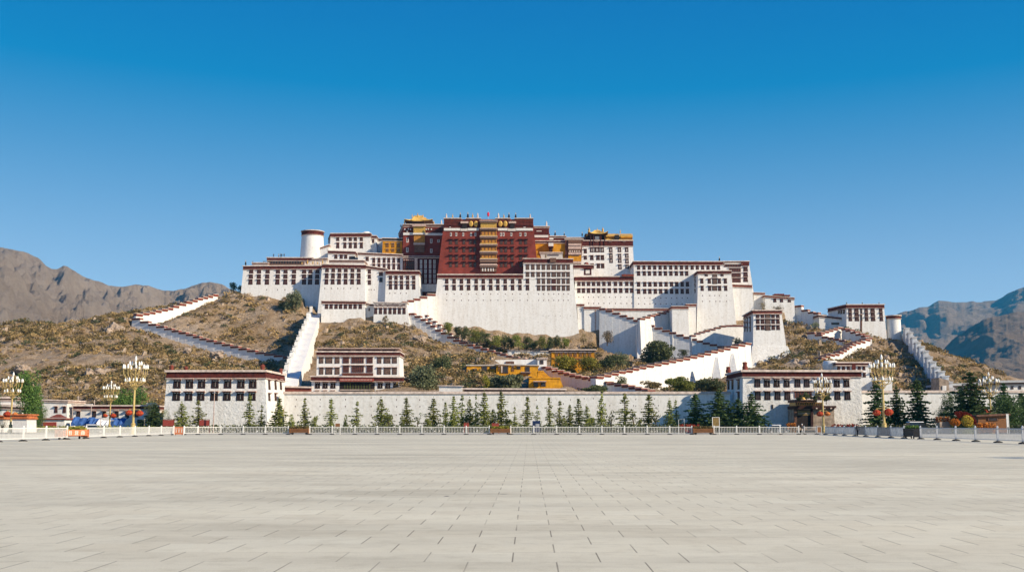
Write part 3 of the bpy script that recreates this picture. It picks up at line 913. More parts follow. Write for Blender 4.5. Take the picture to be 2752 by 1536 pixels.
# ---- left wing
L1 = block('west_wing', 'long white western wing with nine tall window columns at the hill edge', 'palace wing',
           ZA(62, 668), ZA(985, 662), ZA(960, 1010), ZA(28, 975), 423, 0.075, 16, fr=36 / 4.293, drop=6, stains=spx(ZA, [330, 455, 540], 930, 3, 4))
wins(L1, ZA, [152, 242, 341, 460, 548, 647, 762, 835, 915], [(708, 750), (764, 808), (820, 878)], 43, 'std', [143, 237, 333, 453, 544, 640, 760, 830, 910])
finial(L1, ZA(86, 655), 2.2, 'dark', y=428)
for x in (170, 290, 305, 320):
    finial(L1, ZA(x, 622), .9, 'dark', y=437)
L1b = block('roof_gallery', 'low colonnaded gallery with dark posts on the western wing roof', 'gallery',
            ZA(335, 570), ZA(862, 572), ZA(862, 660), ZA(335, 660), 434, 0.0, 6, fr=30 / 4.293, drop=2, m='lattice')
wins(L1b, ZA, list(range(352, 750, 31)), [(603, 640)], 25, 'opening')
L1c = block('roof_parapet', 'low red parapet on the roof left of the colonnaded gallery', 'parapet',
            ZA(165, 630), ZA(340, 630), ZA(340, 668), ZA(165, 668), 432, 0, 6, fr=14 / 4.293, drop=2)
L1d = block('ornate_parapet', 'ornate pale carved parapet between gallery and round tower', 'parapet',
            ZA(862, 585), ZA(1020, 578), ZA(1020, 680), ZA(700, 680), 431, 0, 6, fr=14 / 4.293, drop=2, m='scroll_paint')
for i, x in enumerate((735, 770, 800, 835, 862, 890, 915, 945, 975, 1000)):
    finial(L1d, ZA(x, 640 + 12 * (i % 2)), .9 + (i % 3) * .5, 'pale' if i % 2 else 'gold', y=429, r=.28)

def round_tower(name, label, xc, xt, xb, yt, yb, Y, bandh, Z, s=4.293):
    cT = P(Z(xc, yt), Y); cB = P(Z(xc, yb), Y)
    k = mpp(Y) / s
    rt, rb = xt * k, xb * k
    zt, zb = cT.z, cB.z - 5
    root = thing(name, label, 'tower', (cT.x, Y, zb))
    o = Vector((cT.x, Y, 0)); bh = bandh * k
    mb = MB(); mb.lathe(o, [(rb, zb), (rt + (rb - rt) * .45, zb + (zt - zb) * .45), (rt, zt - .02)], 40); mb.build('wall', 'white_lime', root, smooth=False)
    mb = MB(); mb.lathe(o, [(rt + .25, zt - bh), (rt + .22, zt)], 40); mb.build('frieze', 'maroon', root)
    mb = MB(); mb.lathe(o, [(rt + .55, zt + .003), (rt + .5, zt + .32)], 40); mb.build('parapet_cap', 'pale_cap', root)
    mb = MB(); mb.lathe(o, [(rt + .32, zt - bh - .2), (rt + .42, zt - bh - .003)], 40); mb.build('string_course', 'pale_cap', root)
    return root
T1 = round_tower('round_tower', 'round white tower with a dark red band left of the upper white building', 860, 121, 150, 275, 560, 440, 44, ZA)
L2 = block('upper_white_house', 'upper white building with two window rows beside the round tower', 'palace building',
           ZA(1070, 292), ZA(1525, 290), ZA(1530, 520), ZA(1058, 520), 440, 0.05, 14, fr=36 / 4.293, drop=4, lb=ZA(1045, 330))
wins(L2, ZA, [1150, 1232, 1295, 1354, 1422], [(335, 376), (396, 460)], 32)
mb = MB(); mb.lathe(P(ZA(1480, 296), 446), [(1.9, 0), (1.75, .5), (1.1, .95), (.1, 1.1)], 20); mb.build('dome', 'white_lime', L2.root, smooth=True)
L2b = block('white_annex', 'narrow white annex at the right end of the upper white building', 'annex',
            ZA(1527, 318), ZA(1590, 318), ZA(1605, 520), ZA(1527, 520), 441, 0.04, 8, fr=24 / 4.293, drop=4)
win(L2b, *ZA(1558, 355), ZA(1558, 398)[1], 22 / 4.293)
L2c = block('grey_link', 'shaded low link building between white annex and ochre house', 'link building',
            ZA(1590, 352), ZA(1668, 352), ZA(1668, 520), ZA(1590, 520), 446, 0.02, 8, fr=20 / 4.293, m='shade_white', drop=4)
RAMP = block('ramp_wall', 'low plain white wall between the round tower and upper house', 'wall',
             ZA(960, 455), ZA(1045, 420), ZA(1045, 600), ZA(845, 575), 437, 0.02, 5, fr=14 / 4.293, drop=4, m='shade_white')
L3 = block('terrace_house', 'small white terrace house with three windows below the upper building', 'palace building',
           ZA(1040, 490), ZA(1345, 500), ZA(1340, 640), ZA(1030, 640), 433, 0.03, 8, fr=26 / 4.293, drop=4)
wins(L3, ZA, [1128, 1190, 1242], [(535, 580)], 32)
wins(L3, ZA, [1315], [(550, 585)], 70, 'opening')
L3b = block('stepped_gallery', 'white gallery building with tall paired windows and red cornice blocks', 'palace building',
            ZA(1385, 512), ZA(1895, 535), ZA(1905, 740), ZA(1375, 760), 429, 0.04, 12, fr=18 / 4.293, drop=5)
wins(L3b, ZA, [1490], [(560, 606)], 32)
wins(L3b, ZA, [1565, 1625, 1685, 1738, 1796, 1853], [(572, 628), (640, 705)], 30, 'std')
Y1 = block('ochre_house', 'ochre yellow upper house left of the dark red wing', 'house',
           ZA(1668, 345), ZA(1890, 350), ZA(1895, 560), ZA(1660, 560), 431.6, 0.01, 10, fr=24 / 4.293, frm='black_tent', m='ochre', drop=4)
wins(Y1, ZA, [1720, 1785, 1850], [(402, 450), (468, 502)], 34, 'ochre_win')
L4 = block('projecting_bastion', 'tall white bastion with six triple window columns above the steep stair', 'bastion',
           ZA(972, 648), ZA(1468, 655), ZA(1470, 1120), ZA(918, 1120), 416, 0.06, 22, fr=38 / 4.293, drop=8, stains=spx(ZA, [1000, 1075, 1150, 1220, 1300, 1380], 915, 3, 4))
wins(L4, ZA, [1026, 1098, 1171, 1243, 1320, 1393], [(688, 735), (750, 806), (818, 876)], 38, 'std', [1019, 1092, 1164, 1240, 1316, 1392])
L4t = block('roof_pavilion', 'low red trimmed pavilion on the roof of the projecting bastion', 'pavilion',
            ZA(1055, 600), ZA(1450, 602), ZA(1455, 660), ZA(1050, 660), 420, 0.0, 10, fr=18 / 4.293, drop=1)
L45 = block('middle_bastion', 'white wall section with single window columns between two bastions', 'bastion',
            ZA(1466, 662), ZA(1712, 700), ZA(1712, 1130), ZA(1466, 1130), 417.2, 0.05, 18, fr=22 / 4.293, drop=8, stains=spx(ZA, [1510, 1535, 1570], 930, 3, 4))
wins(L45, ZA, [1515], [(705, 752), (766, 812), (830, 880)], 32)
wins(L45, ZA, [1648], [(735, 778)], 40)
wins(L45, ZA, [1648], [(795, 850)], 38, 'opening')
L5 = block('stepped_bastion', 'white bastion with five triple window columns left of the dark hall', 'bastion',
           ZA(1706, 722), ZA(2084, 724), ZA(2112, 1090), ZA(1690, 1120), 415.5, 0.06, 16, fr=38 / 4.293, drop=8, stains=spx(ZA, [1750, 1810, 1875, 1940], 970, 3, 4))
wins(L5, ZA, [1758, 1822, 1886, 1956, 2027], [(778, 824), (836, 866), (872, 934)], 34)
T2 = block('lower_terrace', 'lower white terrace block with eight small windows below the bastion', 'terrace',
           ZA(965, 1070), ZA(1462, 1076), ZA(1466, 1320), ZA(955, 1320), 404, 0.05, 8, fr=24 / 4.293, drop=7)
wins(T2, ZA, [1020, 1073, 1130, 1183, 1238, 1295, 1350, 1410], [(1104, 1158)], 34, 'std')
T3 = block('painted_terrace', 'white terrace block with a painted scroll band over seven red windows', 'terrace',
           ZA(1565, 1085), ZA(1948, 1092), ZA(2000, 1380), ZA(1560, 1400), 403, 0.05, 8, cap=.28, drop=8)
wins(T3, ZA, [1587, 1643, 1697, 1753, 1806, 1861, 1915], [(1148, 1218)], 32)
panel(T3, 'painted_band', *ZA(1566, 1094), *ZA(1948, 1138), .08, .2, 'scroll_paint')
mb = MB(); rr = random.Random(3)
for i in range(34):
    x = 1580 + i * 10.6; y = 1116 + rr.uniform(-5, 5)
    c = T3.front.at(ZA(x, y)) + T3.front.n * .10
    for a in range(rr.choice((5, 7))):
        t0 = a * .9 + i; r_ = .34
        p0 = c + Vector((math.cos(t0) * r_, 0, math.sin(t0) * r_ * 1.2)); p1 = c + Vector((math.cos(t0 + .9) * r_, 0, math.sin(t0 + .9) * r_ * 1.2))
        mb.tube([p0, p1], [.06, .06], 4)
mb.build('painted_scrolls', 'scroll_ink', T3.root)
T23 = block('recess_wall', 'recessed white wall with one tiny window between the two terraces', 'wall',
            ZA(1460, 1090), ZA(1570, 1115), ZA(1570, 1330), ZA(1460, 1330), 406, 0.05, 5, fr=14 / 4.293, drop=6)
win(T23, *ZA(1512, 1150), ZA(1512, 1180)[1], 14 / 4.293)

# ---- right of the red palace
R3 = block('red_annex', 'dark red annex with a white band right of the main red facade', 'palace annex',
           ZB(1690, 212), ZB(1868, 212), ZB(1880, 420), ZB(1690, 420), 433.4, 0.0, 12, m='palace_red', cap=.3, fr=10 / 4.293, drop=4)
panel(R3, 'frieze', *ZB(1691, 222), *ZB(1867, 306), .2, .5, 'maroon')
panel(R3, 'white_band', *ZB(1692, 308), *ZB(1862, 334), .3, .5, 'curtain_white')
panel(R3, 'ornament', *ZB(1725, 258), *ZB(1785, 266), .3, .3, 'curtain_white')
finial(R3, ZB(1840, 204), 2.1, 'pale', y=435)
R3b = block('low_red_range', 'low dark red roof range between red annex and yellow house', 'palace range',
            ZB(1866, 322), ZB(2060, 322), ZB(2060, 420), ZB(1866, 420), 434, 0.02, 10, m='maroon', cap=.3, fr=12 / 4.293, drop=3)
panel(R3b, 'white_band', *ZB(1850, 342), *ZB(1920, 360), .3, .6, 'curtain_white')
for x, h in ((1875, 1.5), (1940, 2.4), (2045, 1.8), (2252, 1.9)):
    finial(R3b, ZB(x, 320), h, 'dark', y=438)
R3c = block('rear_range', 'dark flat roofed range behind the brown balcony house', 'palace range',
            ZB(2050, 340), ZB(2330, 338), ZB(2330, 480), ZB(2050, 480), 446, 0.02, 10, m='maroon', cap=.3, fr=10 / 4.293, drop=3)
Y2 = block('yellow_hall', 'yellow hall with a small bay window above the windowed block', 'hall',
           ZB(1712, 378), ZB(2086, 378), ZB(2092, 640), ZB(1712, 640), 432, 0.02, 10, m='ochre', fr=20 / 4.293, drop=4)
panel(Y2, 'bay_window', *ZB(1862, 398), *ZB(1918, 448), 2.3, 2.5, 'curtain_white')
panel(Y2, 'bay_frame', *ZB(1856, 392), *ZB(1924, 402), 2.6, 2.8, 'maroon')
panel(Y2, 'bay_frame', *ZB(1862, 447), *ZB(1918, 458), 2.5, 2.7, 'maroon')
panel(Y2, 'bay_base', *ZB(1872, 458), *ZB(1910, 498), 1.4, 1.6, 'window_brown')
Y2b = block('roof_shrine', 'low pale shrine with a lettered frieze in front of the yellow hall', 'shrine',
            ZB(1768, 512), ZB(2020, 512), ZB(2040, 610), ZB(1790, 610), 425, 0.02, 5, m='scroll_paint', fr=8 / 4.293, frm='brown_beam', drop=3, cap=.3)
for i in range(14):
    x = 1852 + i * 9.5
    panel(Y2b, 'frieze_mark', *ZB(x, 532), *ZB(x + 5, 546), .1, .2, 'scroll_ink')
panel(Y2b, 'doorway', *ZB(1828, 530), *ZB(1840, 566), .1, .3, 'sign_olive')
BH = block('balcony_house', 'narrow brown balcony house between yellow hall and white palace', 'house',
           ZB(2056, 352), ZB(2258, 352), ZB(2235, 680), ZB(2056, 680), 431, 0.03, 10, m='wood_red', fr=6 / 4.293, drop=4, cap=.28)
for y0, y1, mm, out in ((366, 400, 'brown_beam', .5), (408, 432, 'eave_pink', .9), (434, 470, 'eave_pink', .6), (478, 508, 'brown_beam', .4), (512, 535, 'eave_pink', .8), (540, 608, 'ochre', .2), (612, 636, 'eave_pink', .7)):
    panel(BH, 'balcony', *ZB(2092, y0), *ZB(2240, y1), out, out + .3, mm)
for i in range(5):
    panel(BH, 'ornament', *ZB(2105 + i * 26, 486), *ZB(2118 + i * 26, 504), .5, .2, 'pale_cap')
win(BH, *ZB(2170, 545), ZB(2170, 604)[1], 66 / 4.293, 'ochre_win')

W5 = block('white_palace', 'upper white palace tower with gold roofs on its flat top', 'palace',
           ZC(358, 288), ZC(945, 288), ZC(972, 760), ZC(330, 760), 432, 0.035, 22, fr=60 / 4.293, drop=4)
wins(W5, ZC, [400], [(382, 432), (462, 504)], 32)
wins(W5, ZC, [474, 595], [(366, 420)], 36, 'pan'); wins(W5, ZC, [535], [(364, 420)], 58, 'pan')
wins(W5, ZC, [475, 546, 597], [(456, 510)], 36); wins(W5, ZC, [480, 550, 600], [(552, 604)], 34)
wins(W5, ZC, [693], [(366, 420), (432, 484), (490, 542)], 36, 'pan', [697])
wins(W5, ZC, [793], [(366, 418), (440, 484), (492, 542), (562, 616)], 36, 'pan', [799])
wins(W5, ZC, [877], [(366, 418), (437, 484), (496, 550), (564, 610)], 36, 'pan', [882])
for x, y0, y1 in ((530, 300, 342), (690, 305, 328), (848, 300, 335)):
    win(W5, *ZC(x, y0), ZC(x, y1)[1], 30 / 4.293, 'pan')
for x in (460, 490, 576, 620):
    panel(W5, 'pilaster', *ZC(x, 230), *ZC(x + 6, 345), .5, .5, 'wood_red')
kk = mpp(440)
tw = block('gold_pavilion', 'small pavilion with flared gold roof on the white palace top', 'pavilion',
           ZC(492, 230), ZC(588, 230), ZC(588, 300), ZC(492, 300), 436, 0, 6, m='maroon', drop=0.2, cap=0)
panel(tw, 'window', *ZC(510, 236), *ZC(560, 272), .3, .4, 'curtain_white')
g = P(ZC(536, 222), 438)
hip_roof(tw.root, 'golden_roof', g.x, 438, g.z, 230 / 4.293 * kk, 9, 1.9, 2.5, 1.1)
finial(tw, ZC(537, 180), 1.6, 'gold', y=438)
for x in (443, 601):
    finial(W5, ZC(x, 186), 2.1, 'gold', y=441, r=.5)
rg = block('rooftop_range', 'dark range behind the small gold pavilion on the white palace', 'palace range',
           ZC(405, 212), ZC(650, 212), ZC(650, 300), ZC(405, 300), 442, 0, 6, m='maroon', cap=.25, drop=.2)
for nm, x0, x1 in (('left gold tiled roof with a dark dormer on the white palace', 640, 800), ('right gold tiled roof at the corner of the white palace', 802, 948)):
    b_ = block('gold_roof_range', nm, 'roof range', ZC(x0 + 4, 250), ZC(x1 - 4, 250), ZC(x1 - 4, 300), ZC(x0 + 4, 300), 435 if x0 > 700 else 436.5, 0, 9, m='maroon', cap=0, drop=.2)
    for (ya, yb_) in ((202, 236), (256, 286)):
        a, b = P(ZC(x0, yb_), 433.5 + (yb_ < 250) * 1.5), P(ZC(x1, yb_), 433.5 + (yb_ < 250) * 1.5)
        top = P(ZC(x0, ya), 437).z
        m2 = MB()
        m2.hexa([(a.x, a.y, a.z), (b.x, b.y, a.z), (b.x, b.y + 8, a.z), (a.x, b.y + 8, a.z)], [(a.x + .4, a.y + 3, top), (b.x - .4, b.y + 3, top), (b.x - .4, b.y + 5, top), (a.x + .4, b.y + 5, top)], 0)
        nrib = 14
        for i in range(nrib + 1):
            xx = a.x + (b.x - a.x) * i / nrib
            m2.tube([(xx, a.y - .03, a.z + .05), (xx, a.y + 3, top + .06)], [.09, .09], 5, 0)
        m2.build('golden_roof', 'gold_roof', b_.root)
    panel(b_, 'gold_band', *ZC(x0 + 4, 238), *ZC(x1 - 4, 254), .4, .5, 'ochre')
    if x0 < 700:
        panel(b_, 'dormer', *ZC(735, 232), *ZC(782, 284), 2.6, 2.4, 'black_tent')
finial(b_, ZC(803, 200), 1.6, 'gold', y=437)

CL = block('clock_house', 'small white house with one framed square window on a terrace', 'house',
           ZB(2152, 652), ZB(2375, 655), ZB(2400, 800), ZB(2152, 800), 425, 0.02, 5, fr=36 / 4.293, drop=2)
win(CL, *ZB(2316, 694), ZB(2316, 768)[1], 84 / 4.293, 'big')
mb = MB(); mb.lathe(P(ZB(2300, 648), 428), [(1.0, 0), (.95, .5), (.6, .9), (.1, 1.0)], 14); mb.build('dome', 'coping_red', CL.root)

WR2 = [325, 378, 437, 495, 553, 615, 678, 748, 810, 878, 935]
WR3 = [1015, 1085, 1145, 1208, 1270, 1332, 1395, 1455, 1517, 1577]
st2 = spx(ZC, WR2, 930) + spx(ZC, WR2[2:], 1002)
W2 = block('east_connecting_wing', 'white connecting wing with two even window rows right of the bastion', 'palace wing',
           ZC(282, 705), ZC(962, 702), ZC(962, 1120), ZC(268, 1120), 419, 0.05, 12, fr=42 / 4.293, drop=5, stains=st2)
wins(W2, ZC, WR2, [(762, 808), (836, 888)], 34)
panel(W2, 'roof_ornament', *ZC(820, 676), *ZC(955, 700), .8, 2.0, 'coping_red')
st3 = spx(ZC, WR3, 940) + spx(ZC, WR3, 1008)
W3 = block('east_wing', 'tall white eastern wing with four long window rows below a dark roofline', 'palace wing',
           ZC(958, 528), ZC(2000, 530), ZC(2020, 1120), ZC(962, 1120), 418.6, 0.05, 16, fr=36 / 4.293, drop=5, lb=ZC(905, 600), stains=st3)
wins(W3, ZC, [1015, 1077, 1140, 1201, 1263, 1322, 1385, 1447, 1510, 1570, 1633, 1692, 1753, 1815, 1877, 1937], [(572, 620)], 32)
wins(W3, ZC, [1015, 1080, 1140, 1203, 1264, 1325, 1388, 1450, 1512, 1570], [(640, 690)], 33)
wins(W3, ZC, WR3, [(764, 815), (844, 898)], 34)
finial(W3, ZC(1947, 522), 2.0, 'dark', y=430)
W3R = block('gallery_block', 'white end block with dark wooden galleries at the eastern corner', 'palace block',
            ZC(1998, 528), ZC(2286, 526), ZC(2362, 960), ZC(1998, 960), 419, 0.04, 14, drop=6, cap=.3, fr=10 / 4.293)
panel(W3R, 'frieze', *ZC(2192, 530), *ZC(2288, 574), .3, .5, 'maroon')
for y0, y1, x0 in ((560, 590, 2000), (602, 648, 2060), (660, 706, 2085), (716, 768, 2095)):
    a = ZC((x0 + 2192) / 2, y0); win(W3R, a[0], a[1], ZC(0, y1)[1], (2192 - x0) / 4.293, 'gallery')
wins(W3R, ZC, [2248], [(588, 640), (652, 702), (708, 762)], 46, 'std')
BR_ = block('corner_bastion', 'plain bright white corner bastion below the eastern gallery block', 'bastion',
            ZC(2096, 792), ZC(2318, 800), ZC(2352, 1090), ZC(2080, 1090), 413, 0.05, 8, fr=26 / 4.293, frm='coping_red', drop=8, cap=.25)
W4 = block('east_tower', 'projecting white tower with ornate central windows casting shade on the wing', 'tower',
           ZC(1700, 640), ZC(2078, 636), ZC(2166, 1440), ZC(1680, 1440), 408.5, 0.075, 18, fr=30 / 4.293, drop=4, stains=spx(ZC, [1752, 1835, 1893, 1947, 2026], 912) + spx(ZC, [1752, 1835, 1905, 1952, 2030], 978))
wins(W4, ZC, [1744, 1830, 1946, 2015], [(725, 780), (808, 864)], 32, 'std', [1748, 1834, 1950, 2020])
wins(W4, ZC, [1892], [(666, 706), (718, 786), (808, 862)], 56, 'lat')
wins(W4, ZC, [1795, 1977], [(668, 696)], 32)
for yy in (690, 740, 790, 850):
    win(W4, *ZC(1668, yy), ZC(1668, yy + 36)[1], 0, 'side', W4.left, 1.6)

# terrace walls at the palace foot
RW1 = block('terrace_wall', 'bright white terrace wall under a long straight red coping', 'terrace wall',
            ZC(640, 1068), ZC(1400, 1070), ZC(1400, 1400), ZC(640, 1300), 414, 0.03, 2.5, fr=22 / 4.293, frm='coping_red', drop=8, cap=.2)
PI1 = block('end_pier', 'wide white pier with two level copings beside the great bastion', 'pier',
            ZE(2192, 160), ZE(2272, 160), ZE(2290, 660), ZE(2225, 660), 413.4, 0.04, 4, fr=20 / 4.293, frm='coping_red', drop=6, cap=.2)
PI2 = block('slotted_pier', 'white pier with a dark vertical slot and long red coping', 'pier',
            ZE(2274, 190), ZE(2462, 190), ZE(2470, 660), ZE(2280, 660), 413, 0.03, 4, fr=24 / 4.293, frm='coping_red', drop=6, cap=.2)
panel(PI2, 'drain_slot', *ZE(2397, 215), *ZE(2414, 590), .05, .2, 'eave_pink')
PI3 = block('square_pier', 'tall plain white pier with red coping left of the tower base', 'pier',
            ZF(1142, 186), ZF(1326, 186), ZF(1345, 500), ZF(1145, 480), 400, 0.03, 7, fr=24 / 4.293, frm='coping_red', drop=9, cap=.2)
PI4 = block('shaded_pier', 'narrow shaded white pier squeezed between pier and tower', 'pier',
            ZF(1312, 160), ZF(1418, 160), ZF(1418, 520), ZF(1345, 520), 405, 0.03, 4, fr=22 / 4.293, frm='coping_red', drop=6, cap=.2)

# far right slope buildings
FRa = block('slope_house', 'white block with one red coping on the slope right of the wing', 'house',
            ZG(546, 26), ZG(664, 30), ZG(672, 300), ZG(530, 300), 418, 0.03, 8, fr=18 / 4.293, frm='coping_red', drop=6, cap=.2)
FRb = block('slope_house', 'white house with three dark windows under stepped red roofs on the slope', 'house',
            ZG(668, 58), ZG(1004, 86), ZG(1015, 270), ZG(668, 300), 414, 0.03, 9, fr=18 / 4.293, frm='coping_red', drop=8, cap=.2)
wins(FRb, ZG, [783, 860, 950], [(92, 136)], 32)
panel(FRb, 'roof_step', *ZG(775, 40), *ZG(888, 56), .5, 5, 'coping_red')
panel(FRb, 'roof_step', *ZG(890, 52), *ZG(958, 66), .5, 5, 'coping_red')
E1 = block('east_bastion', 'white bastion house with tall dark windows at the far right hilltop', 'bastion',
           ZG(1612, 168), ZG(2040, 166), ZG(2078, 560), ZG(1602, 560), 398, 0.04, 14, fr=36 / 4.293, drop=6, lb=ZG(1400, 222))
wins(E1, ZG, [1650, 1836, 2004], [(206, 250), (256, 298), (306, 354)], 36, 'std', [1654, 1842, 2012])
wins(E1, ZG, [1724, 1910], [(206, 250), (256, 298), (306, 354)], 44, 'std', [1730, 1917])
wins(E1, ZG, [1780], [(206, 270), (280, 350)], 22, 'side')
panel(E1, 'gutter', *ZG(1768, 350), *ZG(1790, 480), .1, .2, 'brown_beam')
for x in (1522, 1550, 1580):
    win(E1, *ZG(x, 225), ZG(x, 270)[1], 0, 'side', E1.left, 1.3)
for x in (1612, 1792, 1985):
    finial(E1, ZG(x, 160), 1.1, 'dark', y=404)
E1b = block('low_side_range', 'low dark roofed range on the left side of the far bastion house', 'range',
            ZG(1290, 285), ZG(1575, 320), ZG(1580, 480), ZG(1300, 480), 402, 0.02, 7, fr=18 / 4.293, drop=6)
win(E1b, *ZG(1480, 370), ZG(1480, 395)[1], 90 / 4.293, 'opening')
E2 = round_tower('round_turret', 'small round white turret right of the far bastion house', 2150, 76, 84, 300, 520, 400, 28, ZG)

TW = block('stair_tower', 'tapering white watchtower with a lattice of red windows above the ramp', 'tower',
           ZF(2082, 236), ZF(2402, 234), ZF(2480, 700), ZF(2068, 700), 342, 0.10, 17, fr=32 / 4.293, frm='coping_red', drop=9, lb=ZF(1972, 300), over=.6)
for x in (2130, 2185, 2307, 2363):
    wins(TW, ZF, [x], [(280, 318), (332, 386), (402, 456)], 36, 'std', [x + 3])
wins(TW, ZF, [2246], [(276, 318), (330, 388), (400, 462)], 62, 'lat')
for x in (1985, 2012, 2046):
    for y0, y1 in ((310, 360), (368, 420), (426, 476)):
        win(TW, *ZF(x, y0), ZF(x, y1)[1], 0, 'side', TW.left, 1.7)
FT = block('tower_footing', 'flared rough stone footing under the tapering white watchtower', 'footing',
           ZF(2066, 640), ZF(2474, 640), ZF(2600, 850), ZF(2060, 850), 340.2, 0.30, 12, m='rough_white', cap=0, drop=4)

# ---- stair walls
S1 = stair('stair_wall', 'long grey stair wall descending left to right under the great bastion', None,
           [ZE(*p) for p in ((285, 272), (358, 303), (422, 338), (480, 375), (528, 412), (590, 460), (660, 492), (733, 540), (797, 577), (873, 603), (957, 630), (1043, 655), (1122, 677), (1198, 700), (1275, 722), (1345, 738), (1407, 760),
                             (1480, 774), (1560, 790), (1640, 806))],
           [(1106, 404), (1430, 389)], lambda f: 8 + 3 * math.sin(f * 3.1), 1.4, hc=.8, vis=lambda f: 2.6 + 2.2 * math.sin(f * 3.1), back=3)
S1c = stair('stair_wall', 'lower shaded stair wall descending right past the ochre cottages', None,
            [ZE(*p) for p in ((1690, 852), (1755, 868), (1815, 888), (1870, 905), (1945, 930), (2017, 950), (2085, 967), (2145, 985), (2220, 1000), (2295, 1012), (2370, 1027), (2425, 1040), (2500, 1055))]
            + [ZF(*p) for p in ((360, 1062), (445, 1076), (530, 1091), (612, 1104), (690, 1122), (768, 1138), (840, 1155))],
            [(1434, 318), (1738, 256)], lambda f: 8 + 2 * math.sin(f * 3.1), 1.4, hc=.6, vis=lambda f: 4.2 - 1.5 * f, back=3)
S1b = stair('stair_wall', 'second low stair wall running just behind the long shaded one', None,
            [ZE(*p) for p in ((455, 292), (490, 328), (540, 360), (600, 400), (650, 440), (720, 500), (790, 545), (870, 588))],
            [(1146, 406), (1243, 402)], 4, 1.0, hc=.6, vis=1.2, back=2)
S2 = stair('stair_wall', 'bright sunlit ramp wall with red copings rising right to the watchtower', None,
           [ZF(*p) for p in ((305, 1002), (390, 982), (477, 963), (560, 942), (643, 930), (722, 908), (790, 890), (885, 873), (968, 855), (1057, 838), (1142, 820), (1222, 803), (1300, 788), (1388, 770), (1465, 752), (1543, 733), (1625, 708), (1700, 692), (1765, 673), (1853, 652), (1945, 632), (2015, 612))],
           [(1600, 272), (2012, 338)], lambda f: 5 + 12 * f ** .7, 1.6, hc=.62, vis=lambda f: 4.5 + 7 * f ** .8, back=5)
for x, y0, y1 in ((1660, 775, 985), (1845, 728, 905)):
    q = P(ZF(x, y1), 306 if x < 1700 else 318); k = mpp(310) / 4.293
    bt = thing('buttress', 'slim pointed grey buttress on the %s of the sunlit ramp wall' % ('lower right' if x < 1700 else 'upper right'), 'buttress', tuple(q), 'pointed buttresses')
    mb = MB(); h = (y1 - y0) * k; mb.hexa([(q.x - 2.0, q.y - 2.2, q.z - 2), (q.x + .8, q.y - 2.8, q.z - 2), (q.x + 1.6, q.y + 3.6, q.z - 2), (q.x - 1.2, q.y + 3.6, q.z - 2)], [(q.x - .3, q.y - .2, q.z + h), (q.x + .3, q.y - .2, q.z + h), (q.x + .4, q.y + .8, q.z + h), (q.x - .2, q.y + .8, q.z + h)])
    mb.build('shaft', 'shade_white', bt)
S3 = stair('stair_wall', 'grey upper stair wall stepping down right from the bastion pier', None,
           [ZF(*p) for p in ((340, 215), (412, 238), (497, 266), (580, 295), (658, 320), (733, 348))],
           [(1618, 411.5), (1712, 407.5)], lambda f: 22 - 5 * f, 1.4, hc=.8, vis=lambda f: 17 - 3 * f, back=9)
S3b = stair('stair_wall', 'long grey stair wall stepping down right below the bright terrace', None,
            [ZF(*p) for p in ((805, 378), (893, 410), (983, 438), (1070, 466), (1152, 490), (1232, 517), (1317, 543), (1390, 562))],
            [(1720, 404), (1870, 397.5)], lambda f: 21 - 8 * f, 1.4, hc=.8, vis=lambda f: 18 - 8 * f, back=14)
S3c = stair('stair_wall', 'short grey stair wall stepping down to the watchtower foot', None,
            [ZF(*p) for p in ((1400, 566), (1457, 587), (1537, 610), (1620, 628), (1705, 650))],
            [(1864, 361.5), (1946, 359.5)], lambda f: 13 - 3 * f, 1.4, hc=.7, vis=lambda f: 10 - 3 * f, back=4)
q = P(ZF(752, 735), 403.5); h = 345 * mpp(403) / 4.293
bt = thing('buttress', 'tall white rounded buttress where the two grey stair walls meet', 'buttress', tuple(q), 'pointed buttresses')
mb = MB(); mb.hexa([(q.x - .9, q.y - 5, q.z - 3), (q.x + .5, q.y - 5, q.z - 3), (q.x + .5, q.y + 3, q.z - 3), (q.x - .9, q.y + 3, q.z - 3)], [(q.x - .5, q.y - .6, q.z + h), (q.x + .35, q.y - .6, q.z + h), (q.x + .35, q.y + 1, q.z + h), (q.x - .5, q.y + 1, q.z + h)])
mb.build('shaft', 'white_lime', bt)
S4 = stair('stair_wall', 'short bright stair wall climbing right to the square pier', None,
           [ZF(*p) for p in ((800, 327), (858, 310), (918, 290), (972, 278), (1035, 262), (1110, 243))],
           [(1726, 400), (1800, 408)], 13, 1.2, hc=.7, vis=9, back=9)
S5 = stair('stair_wall', 'curving shaded stair wall climbing right to the watchtower', None,
           [ZF(*p) for p in ((1390, 520), (1445, 495), (1495, 480), (1550, 465), (1612, 448), (1675, 430), (1735, 412), (1800, 406), (1865, 405), (1930, 405), (1990, 405))],
           [(1862, 364), (2004, 367.5)], lambda f: 8 + 10 * f, 1.6, hc=.5, vis=lambda f: 6 + 6 * f, back=34)
S0 = stair('stair_wall', 'short white stair wall climbing right to the great bastion', None,
           [ZA(*p) for p in ((1860, 1098), (1930, 1083), (1990, 1065), (2070, 1047), (2135, 1023), (2230, 993))],
           [(1074, 407), (1162, 411)], 14, 1.4, hc=.8, vis=9, back=2)
S6 = stair('stair_wall', 'upper zigzag stair wall descending right below the far bastion house', None,
           [ZG(*p) for p in ((1580, 447), (1630, 463), (1690, 485), (1752, 508), (1813, 527), (1848, 553))],
           [(2262, 390), (2332, 372)], 6, 1.2, hc=.7, vis=4.2, back=4)
S6b = stair('stair_wall', 'upper zigzag stair wall climbing right to the peak', None,
            [ZG(*p) for p in ((1330, 493), (1378, 478), (1430, 463), (1475, 447), (1535, 432))],
            [(2208, 384), (2258, 391)], 6, 1.2, hc=.7, vis=4.2, back=4)
